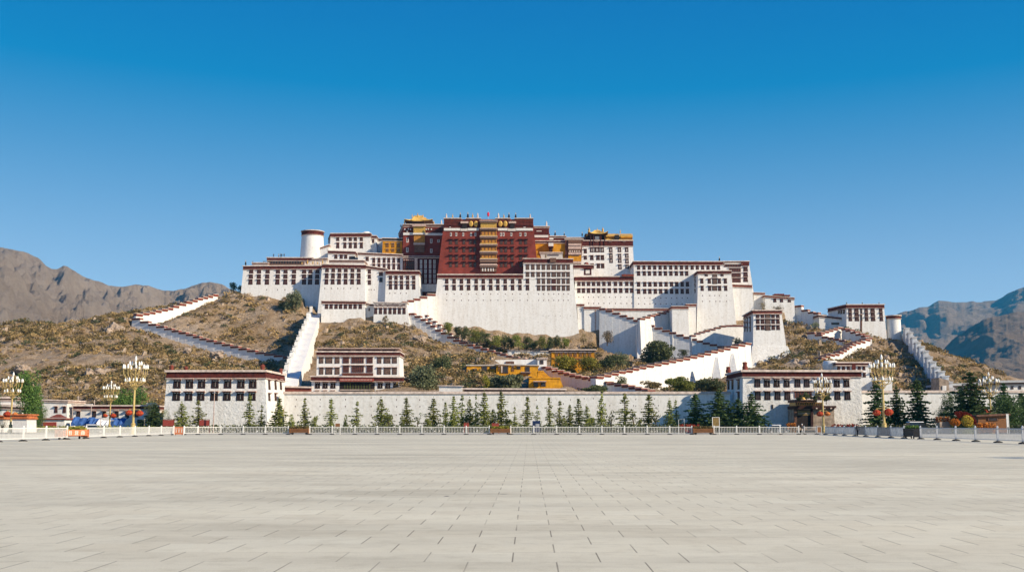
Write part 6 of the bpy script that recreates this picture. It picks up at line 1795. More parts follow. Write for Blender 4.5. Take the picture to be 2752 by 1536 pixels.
scrub('scrub', 'dark green thorn bushes dotted over the palace hill', 'dark_shrub', 900, 44, .7, 2.3, .13, 90, hillprob)
def rocks(n, seed):
    r = np.random.default_rng(seed); mb = MB(); k = 0
    while k < n:
        px = r.uniform(-40, 2600, 400); Y = r.uniform(266, 420, 400); x = (px - 1376) / FPX * Y
        for x_, y_ in np.stack([x, Y], 1)[hillprob(px, x, Y, r)]:
            if k >= n: break
            z = float(gz(x_, y_)); s = .25 + 1.1 * r.random() ** 3; a = r.uniform(0, 6.28)
            R = lambda f: [(x_ + s * f * q * math.cos(a + j * 1.2566), y_ + s * f * q * math.sin(a + j * 1.2566)) for j, q in enumerate(.6 + .6 * r.random(5))]
            b0, b1 = R(1.0), R(.55 + .3 * r.random()); h = s * (.5 + .7 * r.random())
            mb.hexa([(u, v, z - .6) for u, v in b0], [(u + s * .2, v + s * .2, z + h * (.7 + .5 * r.random())) for u, v in b1]); k += 1
    o = mb.build('rocks', 'hill_rock'); tag(o, 'loose pale rocks strewn over the palace hill', 'rocks', None, 'stuff')
rocks(1500, 50)
# rock outcrops
def boulder(px, py, wpx, hpx, Y, label, seed):
    c = P((px, py), Y); k = mpp(Y)
    bm = bmesh.new(); bmesh.ops.create_icosphere(bm, subdivisions=4, radius=1)
    for v in bm.verts:
        p = v.co.copy(); n = noise.fractal(p * 1.3 + Vector((seed, 0, 0)), 1, 2, 4) * .42 + noise.cell(p * 2.2 + Vector((seed, 3, 1))) * .16
        v.co = p * (1 + n)
        v.co.x *= wpx * k / 2; v.co.y *= wpx * k / 2.2; v.co.z *= hpx * k / 2
    me = bpy.data.meshes.new('boulder'); bm.to_mesh(me); bm.free(); me.materials.append(MATS['granite'])
    o = bpy.data.objects.new('boulder', me); COL.objects.link(o); o.location = c
    return tag(o, label, 'boulder', 'rock outcrops on the left hill')
for i, a in enumerate(((303, 893, 52, 46, 384, 'largest pale boulder near the crest of the left hill'), (272, 1008, 54, 34, 304, 'split rock outcrop right of the dark hollow low on the left hill'), (240, 1006, 26, 32, 302, 'pointed rock on the left of the dark hollow'), (60, 992, 40, 24, 310, 'pale ridged rock above the big green tree'), (583, 954, 34, 22, 318, 'flat pale rocks below the long hillside stair'), (503, 942, 20, 16, 330, 'small round boulder below the middle of hillside stair'), (328, 1010, 26, 30, 304, 'dark fissured rock behind the tall gold lamp'), (2145, 985, 60, 40, 318, 'bare rock slab under the flared watchtower footing'), (1128, 915, 30, 30, 370, 'pale rocks at the top of the middle slope'))):
    boulder(*a, i * 3.7 + 1)
# ================================================================== STREET FURNITURE
# chandelier street lamps
def lamp(loc, H, label, lanterns=(), big=1.0):
    t = thing('street_lamp', label, 'street lamp', loc, 'gold chandelier street lamps')
    s = H / 13.0
    mb = MB(); mb.lathe((0, 0, 0), [(.55, 0), (.55, .5), (.42, .7), (.34, 1.6), (.40, 1.7), (.20, 1.9), (.15, 8.6), (.24, 8.7), (.16, 8.9), (.10, 11.6), (.15, 11.7), (.08, 12.0)], 14)
    me = mb.mesh('pole', ['lamp_gold'])
    inst('pole', me, t, Matrix.Diagonal((s, s, s, 1)))
    return t, s
def lamp_meshes():
    out = {}
    A = MB()
    for k, (z0, R, z1, n) in enumerate(((8.9, 1.95, 10.3, 9), (8.4, 1.55, 8.9, 8))):
        pass
    a = MB(); a.tube([(0, 0, 8.7), (.7, 0, 8.5), (1.4, 0, 9.0), (1.85, 0, 9.8), (1.9, 0, 10.6)], [.07, .06, .055, .05, .045], 6); a.lathe((1.9, 0, 10.55), [(.05, 0), (.2, .08), (.22, .14)], 8)
    out['u'] = a.mesh('arm', ['lamp_gold'])
    a = MB(); a.tube([(0, 0, 8.2), (.5, 0, 7.9), (1.1, 0, 8.1), (1.5, 0, 8.5)], [.07, .06, .055, .045], 6); a.lathe((1.5, 0, 8.47), [(.05, 0), (.19, .07), (.2, .12)], 8)
    out['l'] = a.mesh('arm', ['lamp_gold'])
    a = MB(); a.tube([(0, 0, 9.6), (.4, 0, 9.8), (.85, 0, 10.4), (.95, 0, 11.2)], [.06, .055, .05, .04], 6); a.lathe((.95, 0, 11.15), [(.05, 0), (.18, .07), (.19, .12)], 8)
    out['m'] = a.mesh('arm', ['lamp_gold'])
    g = MB(); g.lathe((0, 0, 0), [(.09, 0), (.14, .08), (.175, .26), (.155, .46), (.09, .68), (.03, .80)], 12)
    out['g'] = g.mesh('globe', ['globe_white'], smooth=True)
    c = MB()
    for i in range(10):
        th = i * .628
        c.tube([(.2 * math.cos(th), .2 * math.sin(th), 7.3), (.62 * math.cos(th), .62 * math.sin(th), 7.9), (.3 * math.cos(th), .3 * math.sin(th), 8.6)], [.05, .06, .04], 5)
    out['c'] = c.mesh('scrollwork', ['lamp_gold'])
    return out
LM = lamp_meshes()
def full_lamp(px, pyt, Y, label, wmul=1.0, loc=None, H=None):
    if loc is None:
        c = P((px, pyt), Y); H = c.z; loc = (c.x, Y, 0.0)
    t, s = lamp(loc, H, label)
    S = Matrix.Diagonal((s * wmul, s * wmul, s, 1))
    def put(nm, me, th):
        return inst(nm, me, t, S @ Matrix.Rotation(th, 4, 'Z'))
    def globe(x, z, th, k=1.0):
        inst('globe', LM['g'], t, S @ Matrix.Rotation(th, 4, 'Z') @ Matrix.Translation((x, 0, z)) @ Matrix.Scale(k, 4))
    for i in range(9):
        th = i * 2 * math.pi / 9 + .2; put('arm', LM['u'], th); globe(1.9, 10.6, th, 1.08)
    for i in range(8):
        th = i * 2 * math.pi / 8 + .5; put('arm', LM['l'], th); globe(1.5, 8.52, th, .95)
    for i in range(5):
        th = i * 2 * math.pi / 5; put('arm', LM['m'], th); globe(.95, 11.2, th)
    globe(0, 11.95, 0, 1.15)
    put('scrollwork', LM['c'], 0)
    return t
LAMPS = [(366, 953, 181, 'tallest gold chandelier lamp on the left, before the market hall right end'), (300, 1020, 228, 'shorter gold chandelier lamp beside the tallest left one'), (37, 997, 205, 'gold chandelier lamp nearest the left picture edge'),
         (2208, 1000, 207, 'gold chandelier lamp standing before the right gatehouse windows'), (2368, 949, 181, 'tallest gold chandelier lamp on the right'), (2656, 997, 204, 'gold chandelier lamp furthest right among dark trees')]
for a in LAMPS: full_lamp(*a)
full_lamp(0, 0, 0, 'gold chandelier lamp beside the plaza whose shadow crosses the paving', loc=(38.6, 43.0, 0), H=10.5)
# lantern pairs
def lantern(px, py, rpx, Y, polex, m, label):
    c = P((px, py), Y); k = mpp(Y); r = rpx * k
    t = thing('red_lantern', label, 'lantern', tuple(c), 'festive lanterns on the lamp poles')
    mb = MB(); NR = 14
    mb.lathe((0, 0, 0), [(.25 * r, -.72 * r), (.7 * r, -.55 * r), (.97 * r, -.2 * r), (1.0 * r, .08 * r), (.82 * r, .45 * r), (.3 * r, .72 * r)], NR)
    inst('shade', mb.mesh('shade', [m], smooth=True), t, Matrix.Identity(4))
    mb = MB()
    for i in range(NR):
        th = i * 2 * math.pi / NR
        mb.tube([(.3 * r * math.cos(th), .3 * r * math.sin(th), -.72 * r), (.99 * r * math.cos(th), .99 * r * math.sin(th), -.2 * r), (1.02 * r * math.cos(th), 1.02 * r * math.sin(th), .08 * r), (.32 * r * math.cos(th), .32 * r * math.sin(th), .72 * r)], [.03] * 4, 4)
    inst('rib', mb.mesh('rib', ['lantern_orange' if m == 'lantern_red' else 'lantern_red']), t, Matrix.Identity(4)).name = 'rib_cage'
    mb = MB(); mb.lathe((0, 0, 0), [(.3 * r, .72 * r), (.32 * r, .86 * r), (.1 * r, .9 * r)], 10)
    dx = (polex - px) * k
    mb.tube([(0, 0, .85 * r), (0, 0, 1.05 * r), (dx, 0, 1.05 * r)], [.05, .05, .05], 5)
    inst('bracket', mb.mesh('bracket', ['lamp_gold']), t, Matrix.Identity(4))
for a in ((ZH(1665, 997), 9.2, 181, 361, 'lantern_red', 'red lantern on the left side of the tallest left lamp'), (ZH(1800, 1005), 9.6, 181, 361, 'lantern_red', 'red lantern on the right side of the tallest left lamp'),
          (ZH(1355, 1037), 6.5, 228, 296, 'lantern_red', 'smaller red lantern left of the shorter left lamp'), (ZH(1457, 1037), 8, 228, 296, 'lantern_red', 'red lantern right of the shorter left lamp'),
          (ZH(95, 1018), 10, 205, 31, 'lantern_red', 'red lantern left of the lamp nearest the left edge'), (ZH(195, 1020), 7, 205, 31, 'lantern_orange', 'orange lantern right of the lamp nearest the left edge'),
          (ZJ(1562, 780), 9, 207, 2210, 'lantern_red', 'red lantern on the lamp before the right gatehouse'), (ZJ(1668, 780), 7.5, 207, 2210, 'lantern_orange', 'orange lantern on the lamp before the right gatehouse'),
          (ZI(508, 997), 10.5, 181, 2371, 'lantern_red', 'red lantern left of the tallest right lamp'), (ZI(660, 990), 12.5, 181, 2371, 'lantern_red', 'large red lantern right of the tallest right lamp'),
          (ZI(1907, 990), 9, 204, 2661, 'lantern_red', 'red lantern on the lamp furthest right')):
    lantern(a[0][0], a[0][1], *a[1:])

# railing sections
def fence_run(pxs, kn, mt, zone, skip=(), H=1.27, covered=(), bars=.24, cm='cloth_white'):
    """posts at given photo columns along the plan polyline kn [(X, Y), ...]"""
    pos = []
    for px in pxs:
        k = (px - 1376) / FPX; best = None
        for a, b in zip(kn, kn[1:]):
            a, b = Vector(a), Vector(b)
            den = (b.x - a.x) - k * (b.y - a.y); s = (k * a.y - a.x) / den
            q = (max(0, -s, s - 1), a + (b - a) * s)
            if best is None or q[0] < best[0] - 1e-9: best = q
        pos.append(best[1])
    for i in range(len(pos) - 1):
        if i in skip: continue
        a, b = pos[i], pos[i + 1]
        d = (b - a); L = d.length; d.normalize(); nr = Vector((-d.y, d.x))
        cov = i in covered
        t = thing('cloth_barrier' if cov else 'railing_section', (('cloth covered barrier section, %s' if cov else '%s railing section, %s') % ((ordn(len([c for c in covered if c <= i]) - 1) + ' from the left before the right gatehouse',) if cov else (mt[1], zone % ordn(i)))),
                  'barrier' if cov else 'railing', (a.x, a.y, 0), 'cloth covered barriers' if cov else 'railing sections round the plaza')
        ends = [a] + ([b] if (i + 1 in skip or i == len(pos) - 2) else [])
        for e in ends:
            mb = MB(); mb.obox((e.x, e.y, 0), (d.x, d.y, 0), (nr.x, nr.y, 0), .075, .075, .05, H + .08); mb.lathe((e.x, e.y, H + .08), [(.1, 0), (.1, .04), (.03, .12)], 8)
            mb.build('post', mt[0], t)
            mb = MB(); mb.lathe((e.x, e.y, 0), [(.42, .005), (.42, .05), (.3, .11), (.12, .17)], 12, sy=.75); mb.build('foot', 'rubber', t)
        m0 = a + d * .07; m1 = b - d * .07; mid = (m0 + m1) / 2; hl = (m1 - m0).length / 2
        mb = MB()
        for z0, z1 in ((.22, .28), (H - .1, H - .02)):
            mb.obox((mid.x, mid.y, 0), (d.x, d.y, 0), (nr.x, nr.y, 0), hl, .03, z0, z1)
        n = max(4, int(2 * hl / bars))
        for j in range(n):
            p = m0 + d * (2 * hl * (j + .5) / n)
            mb.obox((p.x, p.y, 0), (d.x, d.y, 0), (nr.x, nr.y, 0), .024, .012, .281, H - .101)
        mb.build('panel', mt[0], t)
        if cov:
            mb = MB(); n = 8
            for j in range(n):
                p0, p1 = m0 + d * (2 * hl * j / n), m0 + d * (2 * hl * (j + 1) / n); o0, o1 = -nr * (.05 + .02 * math.sin(j * 2.1)), -nr * (.05 + .02 * math.sin((j + 1) * 2.1))
                for pp, oo in (): pass
                mb.hexa([(p0.x + o0.x, p0.y + o0.y, .2), (p1.x + o1.x, p1.y + o1.y, .2), (p1.x - o1.x, p1.y - o1.y, .2), (p0.x - o0.x, p0.y - o0.y, .2)],
                        [(p0.x + o0.x, p0.y + o0.y, H), (p1.x + o1.x, p1.y + o1.y, H), (p1.x - o1.x, p1.y - o1.y, H), (p0.x - o0.x, p0.y - o0.y, H)])
            mb.build('cloth', cm if i % 2 == 0 or i < 3 else 'cloth_grey', t)
    return pos
YM = 177.5
lk = [(-46.2, 92), (-46.4, 104), (-47.6, 116), (-52.6, 167)]
fence_run([-62, 9.4, 75, 135.6, 191], lk, ('fence_white', 'bright white'), '%s from the left picture edge')
fence_run([242, 289, 332, 372, 409, 442, 474.5], lk, ('fence_white', 'bright white'), '%s beyond the orange planter')
midk = [((474 - 1376) / FPX * 170, 170), ((560 - 1376) / FPX * YM, YM), ((2140 - 1376) / FPX * YM, YM)]
fence_run([503, 539.5, 600.4, 660, 719, 780], midk, ('fence_white', 'cream'), '%s between orange banner and brown planter')
fence_run([837, 897, 957.6, 1016.6, 1077, 1136, 1195, 1254, 1315.5], midk, ('fence_white', 'cream'), '%s between the left and middle planters')
fence_run([1372.6, 1434, 1495, 1555.6, 1615.5, 1675.6, 1736, 1796, 1855], midk, ('fence_white', 'cream'), '%s between the middle and right planters')
fence_run([1914, 1974.5, 2035, 2090, 2140], midk, ('fence_white', 'cream'), '%s right of the olive sign board')
rk_ = [((2150 - 1376) / FPX * YM, YM), (50.9, 183), (51.0, 175), (44.9, 120), (41.0, 84)]
fence_run([2154, 2188], [((2150 - 1376) / FPX * 178, 178), ((2195 - 1376) / FPX * 181, 181)], ('metal_grey', 'grey steel'), '%s beside the walking guard')
fence_run([2211, 2236.8, 2261, 2290, 2318, 2350, 2385, 2420], rk_, ('fence_steel', 'steel grey'), '%s', covered=tuple(range(7)))
fence_run([2464, 2507.7, 2557.7, 2610, 2669, 2736, 2815], rk_, ('fence_steel', 'steel grey'), '%s right of the dark planter')

# wheeled slatted planters in the railing gaps
PT = np.random.default_rng(9)
def planter(x, y, L, rz, label, wood, leaf_m, H=1.05, board=None):
    t = thing('slatted_planter', label, 'planter', (x, y, 0), 'wheeled planters in the railing gaps'); t.rotation_euler = (0, 0, rz)
    I = Matrix.Identity(4)
    mb = MB(); mb.box(-L / 2, L / 2, -.35, .35, .32, .40); mb.box(-L / 2 + .05, L / 2 - .05, -.3, .3, .401, H - .12); inst('trough', mb.mesh('trough', ['iron_black']), t, I)
    for z in np.arange(.34, H - .1, .17):
        mb = MB(); mb.box(-L / 2, L / 2, -.42, -.36, z, z + .115); mb.box(-L / 2, L / 2, .36, .42, z, z + .115); inst('slat', mb.mesh('slat', [wood]), t, I)
    for sx in (-1, 1):
        mb = MB(); mb.box(sx * L / 2 - .05, sx * L / 2 + .05, -.45, .45, .2, H); inst('end_frame', mb.mesh('end_frame', [wood]), t, I)
        for sy in (-1, 1):
            w_ = MB(); w_.lathe((0, 0, 0), [(.05, -.05), (.16, -.045), (.17, 0), (.16, .045), (.05, .05)], 14)
            inst('wheel', w_.mesh('wheel', ['rubber']), t, Matrix.Translation((sx * L * .38, sy * .3, .17)) @ Matrix.Rotation(math.pi / 2, 4, 'X'))
    n = 420; p = np.stack([PT.uniform(-L / 2 + .1, L / 2 - .1, n), PT.uniform(-.3, .3, n), H - .15 + .42 * PT.random(n)], 1)
    inst('plants', leaves_mesh('plants', p, .07 + .07 * PT.random(n), [leaf_m], PT), t, I)
    if board:
        mb = MB(); mb.box(-L * .42, L * .42, -.50, -.44, .38, H - .02); b = inst('board', mb.mesh('board', ['banner_orange']), t, I)
        board(b, L)
    return t
def strokes(b, L, y=-.515, z0=.45, z1=.95, n=4, m='char_white', seed=1):
    r = random.Random(seed)
    for i in range(n):
        cx = -L * .36 + L * .72 * (i + .5) / n; w_ = L * .72 / n * .36; mb = MB()
        for j in range(4):
            z = z0 + (z1 - z0) * (j + .5) / 4; ww = w_ * r.uniform(.55, 1)
            mb.box(cx - ww, cx + ww, y, y + .012, z - .022, z + .022)
        for xx in (-.5, .45):
            mb.box(cx + w_ * xx - .02, cx + w_ * xx + .02, y - .003, y + .009, z0 + .02 * r.random(), z1 - .1 * r.random())
        inst('lettering', mb.mesh('lettering', [m]), b, Matrix.Identity(4))
def px_at(px, Y): return (px - 1376) / FPX * Y
planter(px_at(810, 177.3), 177.3, 3.0, 0, 'weathered brown slatted planter in the left railing gap', 'bench_wood', 'scrub_olive')
planter(px_at(1345, 177.3), 177.3, 3.1, 0, 'brown slatted planter with green plants in the middle railing gap', 'bench_wood', 'yellow_green')
planter(px_at(1885, 177.3), 177.3, 3.2, 0, 'lighter tan slatted planter in the right railing gap', 'bench_wood', 'scrub_olive')
planter(-47.8, 118.4, 5.0, math.radians(80), 'orange planter with a lettered board and yellow flowers in the left railing', 'banner_orange', 'yellow_green', board=lambda b, L: strokes(b, L, n=3, seed=4))
planter(45.4, 123.5, 5.2, math.radians(-98), 'dark planter with bright green plants in the right railing', 'iron_black', 'willow_green', H=1.15)
t = thing('orange_banner', 'small orange banner with white characters in the left railing gap', 'banner', (px_at(489, 168), 168, 0))
L = 1.35
mb = MB(); mb.box(-L / 2, L / 2, -.03, .03, .12, 1.28); inst('board', mb.mesh('board', ['banner_orange']), t, Matrix.Identity(4))
mb = MB()
for cx in (-.42, 0, .42):
    for z, w_ in ((.98, .3), (.78, .18), (.62, .15), (.46, .17)): mb.box(cx - w_ / 2, cx + w_ / 2, -.05, -.031, z - .035, z + .035)
    mb.box(cx - .025, cx + .025, -.052, -.033, .40, .84)
inst('lettering', mb.mesh('lettering', ['char_white']), t, Matrix.Identity(4))
for sx in (-1, 1):
    mb = MB(); mb.box(sx * .72 - .05, sx * .72 + .05, -.06, .06, .02, 1.36); inst('post', mb.mesh('post', ['fence_white']), t, Matrix.Identity(4))

# sign boards, boxes
def signboard(px0, px1, pyt, pyb, Y, label, face, frame, name='sign_board', th=.07):
    a, b = P((px0, pyt), Y), P((px1, pyb), Y); w_ = b.x - a.x; zt, zb = a.z, b.z
    t = thing(name, label, 'sign', ((a.x + b.x) / 2, Y, 0)); I = Matrix.Identity(4)
    mb = MB(); mb.box(-w_ / 2 + .06, w_ / 2 - .06, -.03, .03, zb + .05, zt - .06); inst('board', mb.mesh('board', [face]), t, I)
    mb = MB()
    for s in (-1, 1): mb.box(s * (w_ / 2 - .03) - .045, s * (w_ / 2 - .03) + .045, -.045, .045, 0.0, zt - .001)
    mb.box(-w_ / 2, w_ / 2, -.05, .05, zt, zt + .07); mb.box(-w_ / 2 + .075, w_ / 2 - .075, -.05, .05, zb - .03, zb + .05)
    inst('frame', mb.mesh('frame', [frame]), t, I)
    return t
signboard(1914, 1934, 1121, 1145, 179, 'olive notice board in a white frame right of the tan planter', 'sign_olive', 'fence_white')
signboard(900, 915, 1136, 1147, 180, 'small low wooden notice in a cream frame behind the railing', 'bench_wood', 'fence_white')
signboard(536, 563, 1127, 1143, 206, 'red wooden board on posts before the left gatehouse', 'sign_red', 'coping_red')
signboard(438, 468, 1127, 1144, 208, 'wide maroon board left of the left gatehouse conifers', 'sign_red', 'coping_red')
signboard(1247, 1260, 1136, 1146, 200, 'small red board before the crowded conifers', 'sign_red', 'sign_red')
signboard(1322, 1341, 1137, 1146, 200, 'small dull red board just left of the middle planter', 'sign_red', 'sign_red')
signboard(2192, 2208, 1146, 1162, 183, 'brown board left of the cloth covered barriers', 'bench_wood', 'fence_steel')
t = thing('metal_arch', 'thin white metal frame arch in the wall shade', 'frame', (px_at(1827, 190), 190, 0))
mb = MB(); x0, x1 = px_at(1820, 190) - t.location.x, px_at(1835, 190) - t.location.x
mb.tube([(x0, 0, 0), (x0, 0, 2.45), (x1, 0, 2.6), (x1, 0, 0)], [.05] * 4, 6); inst('tube', mb.mesh('tube', ['fence_white']), t, Matrix.Identity(4))
t = thing('information_box', 'blue metal cabinet with pale notice behind the railing', 'cabinet', (px_at(1441, 184), 184, 0)); I = Matrix.Identity(4)
mb = MB(); mb.hexa([(-.66, -.3, .4), (.66, -.3, .4), (.66, .4, .4), (-.66, .4, .4)], [(-.66, -.3, 2.05), (.66, -.3, 2.05), (.66, .4, 2.25), (-.66, .4, 2.25)]); inst('cabinet', mb.mesh('cabinet', ['kiosk_blue']), t, I)
mb = MB(); mb.box(-.15, .5, -.33, -.302, 1.2, 1.75); inst('notice', mb.mesh('notice', ['cloth_white']), t, I)
for sx in (-.5, .5):
    mb = MB(); mb.box(sx - .05, sx + .05, 0, .1, 0, .4); inst('leg', mb.mesh('leg', ['iron_black']), t, I)

# vehicles
def car(px, Y, L, H, rz, label, roofm, suv=False):
    t = thing('parked_car', label, 'car', (px_at(px, Y), Y, 0)); t.rotation_euler = (0, 0, rz); I = Matrix.Identity(4)
    W = 1.8
    mb = MB(); z1 = H * .55
    xs_ = [(-.5, .28, .62), (-.47, .2, .80), (-.2, .18, 1.0), (.15, .18, 1.0), (.38, .2, .95), (.5, .28, .72)]
    prev = None
    for x, lo, f in xs_:
        c = [(x * L, -W / 2 * (.9 if abs(x) > .45 else 1), lo), (x * L, W / 2 * (.9 if abs(x) > .45 else 1), lo), (x * L, W / 2 * .92, z1 * f), (x * L, -W / 2 * .92, z1 * f)]
        if prev:
            for k in range(4): mb.poly([prev[k], c[k], c[(k + 1) % 4], prev[(k + 1) % 4]])
        else: mb.poly(c)
        prev = c
    mb.poly(list(reversed(prev))); inst('body', mb.mesh('body', ['car_paint']), t, I)
    x0, x1, x2, x3 = (-.47, -.42, .15, .30) if suv else (-.40, -.25, .12, .28)
    mb = MB(); mb.hexa([(x0 * L, -W * .44, z1 * .99), (x3 * L, -W * .44, z1 * .99), (x3 * L, W * .44, z1 * .99), (x0 * L, W * .44, z1 * .99)], [(x1 * L, -W * .36, H - .06), (x2 * L, -W * .36, H - .06), (x2 * L, W * .36, H - .06), (x1 * L, W * .36, H - .06)]); inst('windows', mb.mesh('windows', ['car_glass']), t, I)
    mb = MB(); mb.hexa([(x1 * L - .1, -W * .38, H - .058), (x2 * L + .1, -W * .38, H - .058), (x2 * L + .1, W * .38, H - .058), (x1 * L - .1, W * .38, H - .058)], [(x1 * L, -W * .34, H + .06), (x2 * L, -W * .34, H + .06), (x2 * L, W * .34, H + .06), (x1 * L, W * .34, H + .06)]); inst('roof', mb.mesh('roof', [roofm]), t, I)
    for sx in (-.32, .32):
        for sy in (-1, 1):
            w_ = MB(); w_.lathe((0, 0, 0), [(.12, -.1), (.32, -.1), (.34, 0), (.32, .1), (.12, .1)], 16)
            wh = inst('wheel', w_.mesh('wheel', ['rubber']), t, Matrix.Translation((sx * L, sy * W * .47, .34)) @ Matrix.Rotation(math.pi / 2, 4, 'X'))
            r_ = MB(); r_.lathe((0, 0, 0), [(.05, -.11), (.2, -.112), (.2, .112), (.05, .11)], 10); inst('rim', r_.mesh('rim', ['metal_grey']), wh, I)
    for sy in (-1, 1):
        mb = MB(); mb.box(.488 * L, .503 * L, sy * .6 - .16, sy * .6 + .16, .6, .74); inst('headlight', mb.mesh('headlight', ['globe_white']), t, I)
    return t
car(2082, 198, 4.3, 1.55, .1, 'dark saloon car with pale roof parked left of the entrance porch', 'car_white')
car(2459, 195, 4.4, 2.1, .12, 'dark van with white roof parked behind the right dark planter', 'car_white', True)
# white canopy car on the left
car(258, 196, 4.2, 1.6, .4, 'dark car with white roof half hidden behind the left railing', 'car_white')

# granite monument, dragon floral sculpture, booth
t = thing('stone_monument', 'grey stone block topped with red flowers beside the dragon sculpture', 'monument', (px_at(2526, 192), 192, 0)); I = Matrix.Identity(4)
mb = MB(); mb.hexa([(-1.0, -.8, 0), (1.35, -.8, 0), (1.35, .8, 0), (-1.0, .8, 0)], [(-.9, -.7, 2.1), (1.25, -.7, 2.1), (1.25, .7, 2.1), (-.9, .7, 2.1)]); inst('block', mb.mesh('block', ['granite']), t, I)
r = np.random.default_rng(5); n = 500; p = np.stack([r.uniform(-1.3, 1.1, n), r.uniform(-.7, .7, n), 2.1 + .9 * r.random(n) ** 1.3], 1)
inst('flowers', leaves_mesh('flowers', p, .10 + .07 * r.random(n), ['flower_red', 'flower_orange', 'pale_twig'], r, mi=r.integers(0, 3, n)), t, I)
t = thing('floral_sculpture', 'red and green dragon shaped floral sculpture behind the right fence', 'sculpture', (px_at(2575, 190), 190, 0))
n = 3600; u = r.random(n); v = r.random(n)
# a rearing body with a fan of red plumes over a round head
hd = r.normal(size=(n, 3)); hd /= np.linalg.norm(hd, axis=1)[:, None]
parts = r.choice([0, 1, 1, 1, 2, 3], n); p = np.zeros((n, 3)); mi = np.zeros(n, int)
a0 = parts == 0; p[a0] = hd[a0] * [.75, .5, .7] + [.55, -.5, 1.75]; mi[a0] = 1
a1 = parts == 1; th = -.25 + 2.3 * u[a1]; p[a1] = np.stack([np.cos(th) * (1.1 + .9 * v[a1]) + .1, .3 * (v[a1] - .5) + .2, 1.35 + np.sin(th) * (.9 + .75 * v[a1])], 1); mi[a1] = 0
a2 = parts == 2; p[a2] = hd[a2] * [.7, .5, .45] + [-1.0, -.3, 1.55]; mi[a2] = 2
a3 = parts == 3; p[a3] = np.stack([-1.5 + 3.4 * u[a3], -.4 + .9 * v[a3], 1.25 * r.random(a3.sum())], 1); mi[a3] = 3
inst('blossoms', leaves_mesh('blossoms', p * 1.3, .08 + .08 * r.random(n), ['flower_red', 'flower_yellow', 'flower_orange', 'conifer_olive'], r, mi=mi), t, I)
mb = MB(); mb.lathe((0, 0, 0), [(1.9, 0), (1.8, .8), (1.0, 1.8), (.4, 2.7)], 14, sy=.4); inst('core', mb.mesh('core', ['lawn']), t, I)
B = block('guard_booth', 'brown low booth with dark window beside the far right lamp', 'booth', ZI(1815, 1048), ZI(2185, 1030), ZI(2185, 1230), ZI(1815, 1230), 198, 0, 5, m='bench_wood', drop=.3, cap=.3, capm='brown_beam', over=.5)
win(B, *ZI(2000, 1065), ZI(2000, 1100)[1], 30, 'opening')
signboard(2704, 2712, 1112, 1146, 194, 'tall narrow white sign right of the brown booth', 'fence_white', 'fence_white')

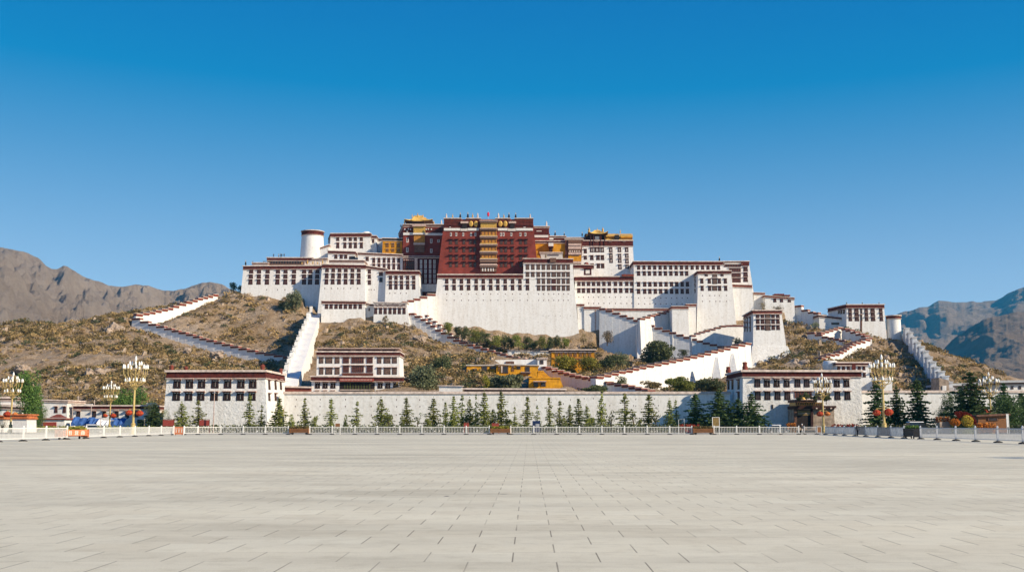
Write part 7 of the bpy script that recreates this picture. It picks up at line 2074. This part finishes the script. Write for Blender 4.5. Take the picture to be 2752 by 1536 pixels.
# people
def person(loc, H, label, jacket='jacket_dark', legs='trousers_pale', stride=.12, arm=.1, rz=0.0, cap=None, group=None):
    t = thing('person', label, 'person', loc, group); t.rotation_euler = (0, 0, rz)
    s = H / 1.72
    me = bpy.data.meshes.new('body')
    V = [(0, 0, .93), (0, 0, 1.12), (0, 0, 1.36), (0, 0, 1.47), (0, -.01, 1.56), (0, -.015, 1.64),            # pelvis..head
         (-.09, 0, .88), (-.10, -stride, .50), (-.10, -stride * .6, .09), (-.10, -stride * .6 - .13, .04),
         (.09, 0, .88), (.10, stride * .6, .50), (.10, stride, .09), (.10, stride - .13, .04),
         (-.19, 0, 1.40), (-.25, arm * .3, 1.14), (-.24, -arm, .90), (-.24, -arm - .03, .80),
         (.19, 0, 1.40), (.25, -arm * .3, 1.14), (.24, -arm * 1.5, .90), (.24, -arm * 1.5 - .03, .80)]
    E = [(0, 1), (1, 2), (2, 3), (3, 4), (4, 5), (0, 6), (6, 7), (7, 8), (8, 9), (0, 10), (10, 11), (11, 12), (12, 13), (2, 14), (14, 15), (15, 16), (16, 17), (2, 18), (18, 19), (19, 20), (20, 21)]
    R = [(.15, .11), (.14, .10), (.15, .10), (.06, .06), (.085, .095), (.08, .09), (.09, .09), (.065, .065), (.045, .05), (.035, .03), (.09, .09), (.065, .065), (.045, .05), (.035, .03), (.065, .065), (.05, .05), (.036, .036), (.035, .025), (.065, .065), (.05, .05), (.036, .036), (.035, .025)]
    me.from_pydata([(x * s, y * s, z * s) for x, y, z in V], E, [])
    o = bpy.data.objects.new('body', me); COL.objects.link(o)
    sk = o.modifiers.new('skin', 'SKIN'); ss = o.modifiers.new('sub', 'SUBSURF'); ss.levels = ss.render_levels = 1
    for i, rr in enumerate(R): me.skin_vertices[0].data[i].radius = (rr[0] * s, rr[1] * s)
    me.skin_vertices[0].data[0].use_root = True
    dg = bpy.context.evaluated_depsgraph_get(); nm = bpy.data.meshes.new_from_object(o.evaluated_get(dg))
    bpy.data.objects.remove(o)
    for m in (jacket, legs, 'skin'): nm.materials.append(MATS[m])
    for f in nm.polygons:
        z = f.center.z / s; x = abs(f.center.x) / s
        f.material_index = 2 if (z > 1.46 or (x > .2 and z < .86)) else (1 if z < .93 and x < .2 else 0)
        f.use_smooth = True
    inst('body', nm, t, Matrix.Identity(4))
    mb = MB(); mb.lathe((0, .0, 1.60 * s), [(.105 * s, 0), (.11 * s, .05 * s), (.08 * s, .11 * s), (.02 * s, .13 * s)], 10)
    inst('cap' if cap else 'hair', mb.mesh('cap' if cap else 'hair', [cap or 'hair_black']), t, Matrix.Identity(4))
    return t
person((px_at(2149, 175.5), 175.5, 0), 1.74, 'guard in dark jacket, pale trousers and white cap walking by the fence gap', cap='cap_white', stride=.18, rz=.9)
person((px_at(2094, 172), 174, 0), 1.0, 'small figure in white crouching beside the railing posts', jacket='cloth_white', legs='trousers_pale', stride=.1)
roofz = L1b.zt + .32
for i, (x, c) in enumerate(((376, 'jacket_dark'), (436, 'cloth_white'), (457, 'jacket_dark'), (471, 'jacket_dark'), (499, 'jacket_dark'))):
    px = ZA(x, 0)[0]
    person((px_at(px, 434.8 + .4 * (i % 2)), 434.8 + .4 * (i % 2), roofz), 1.75 if i else 1.6, 'visitor standing on the western gallery roof, %s from the left' % ordn(i), jacket=c, legs='jacket_dark' if i % 2 else 'kiosk_blue', stride=.04, rz=i, group='visitors on the gallery roof')
person((px_at(2296, 150), 150, 0), 1.72, 'person in dark clothes standing by the cloth covered barriers', stride=.1, legs='jacket_dark', rz=.4)
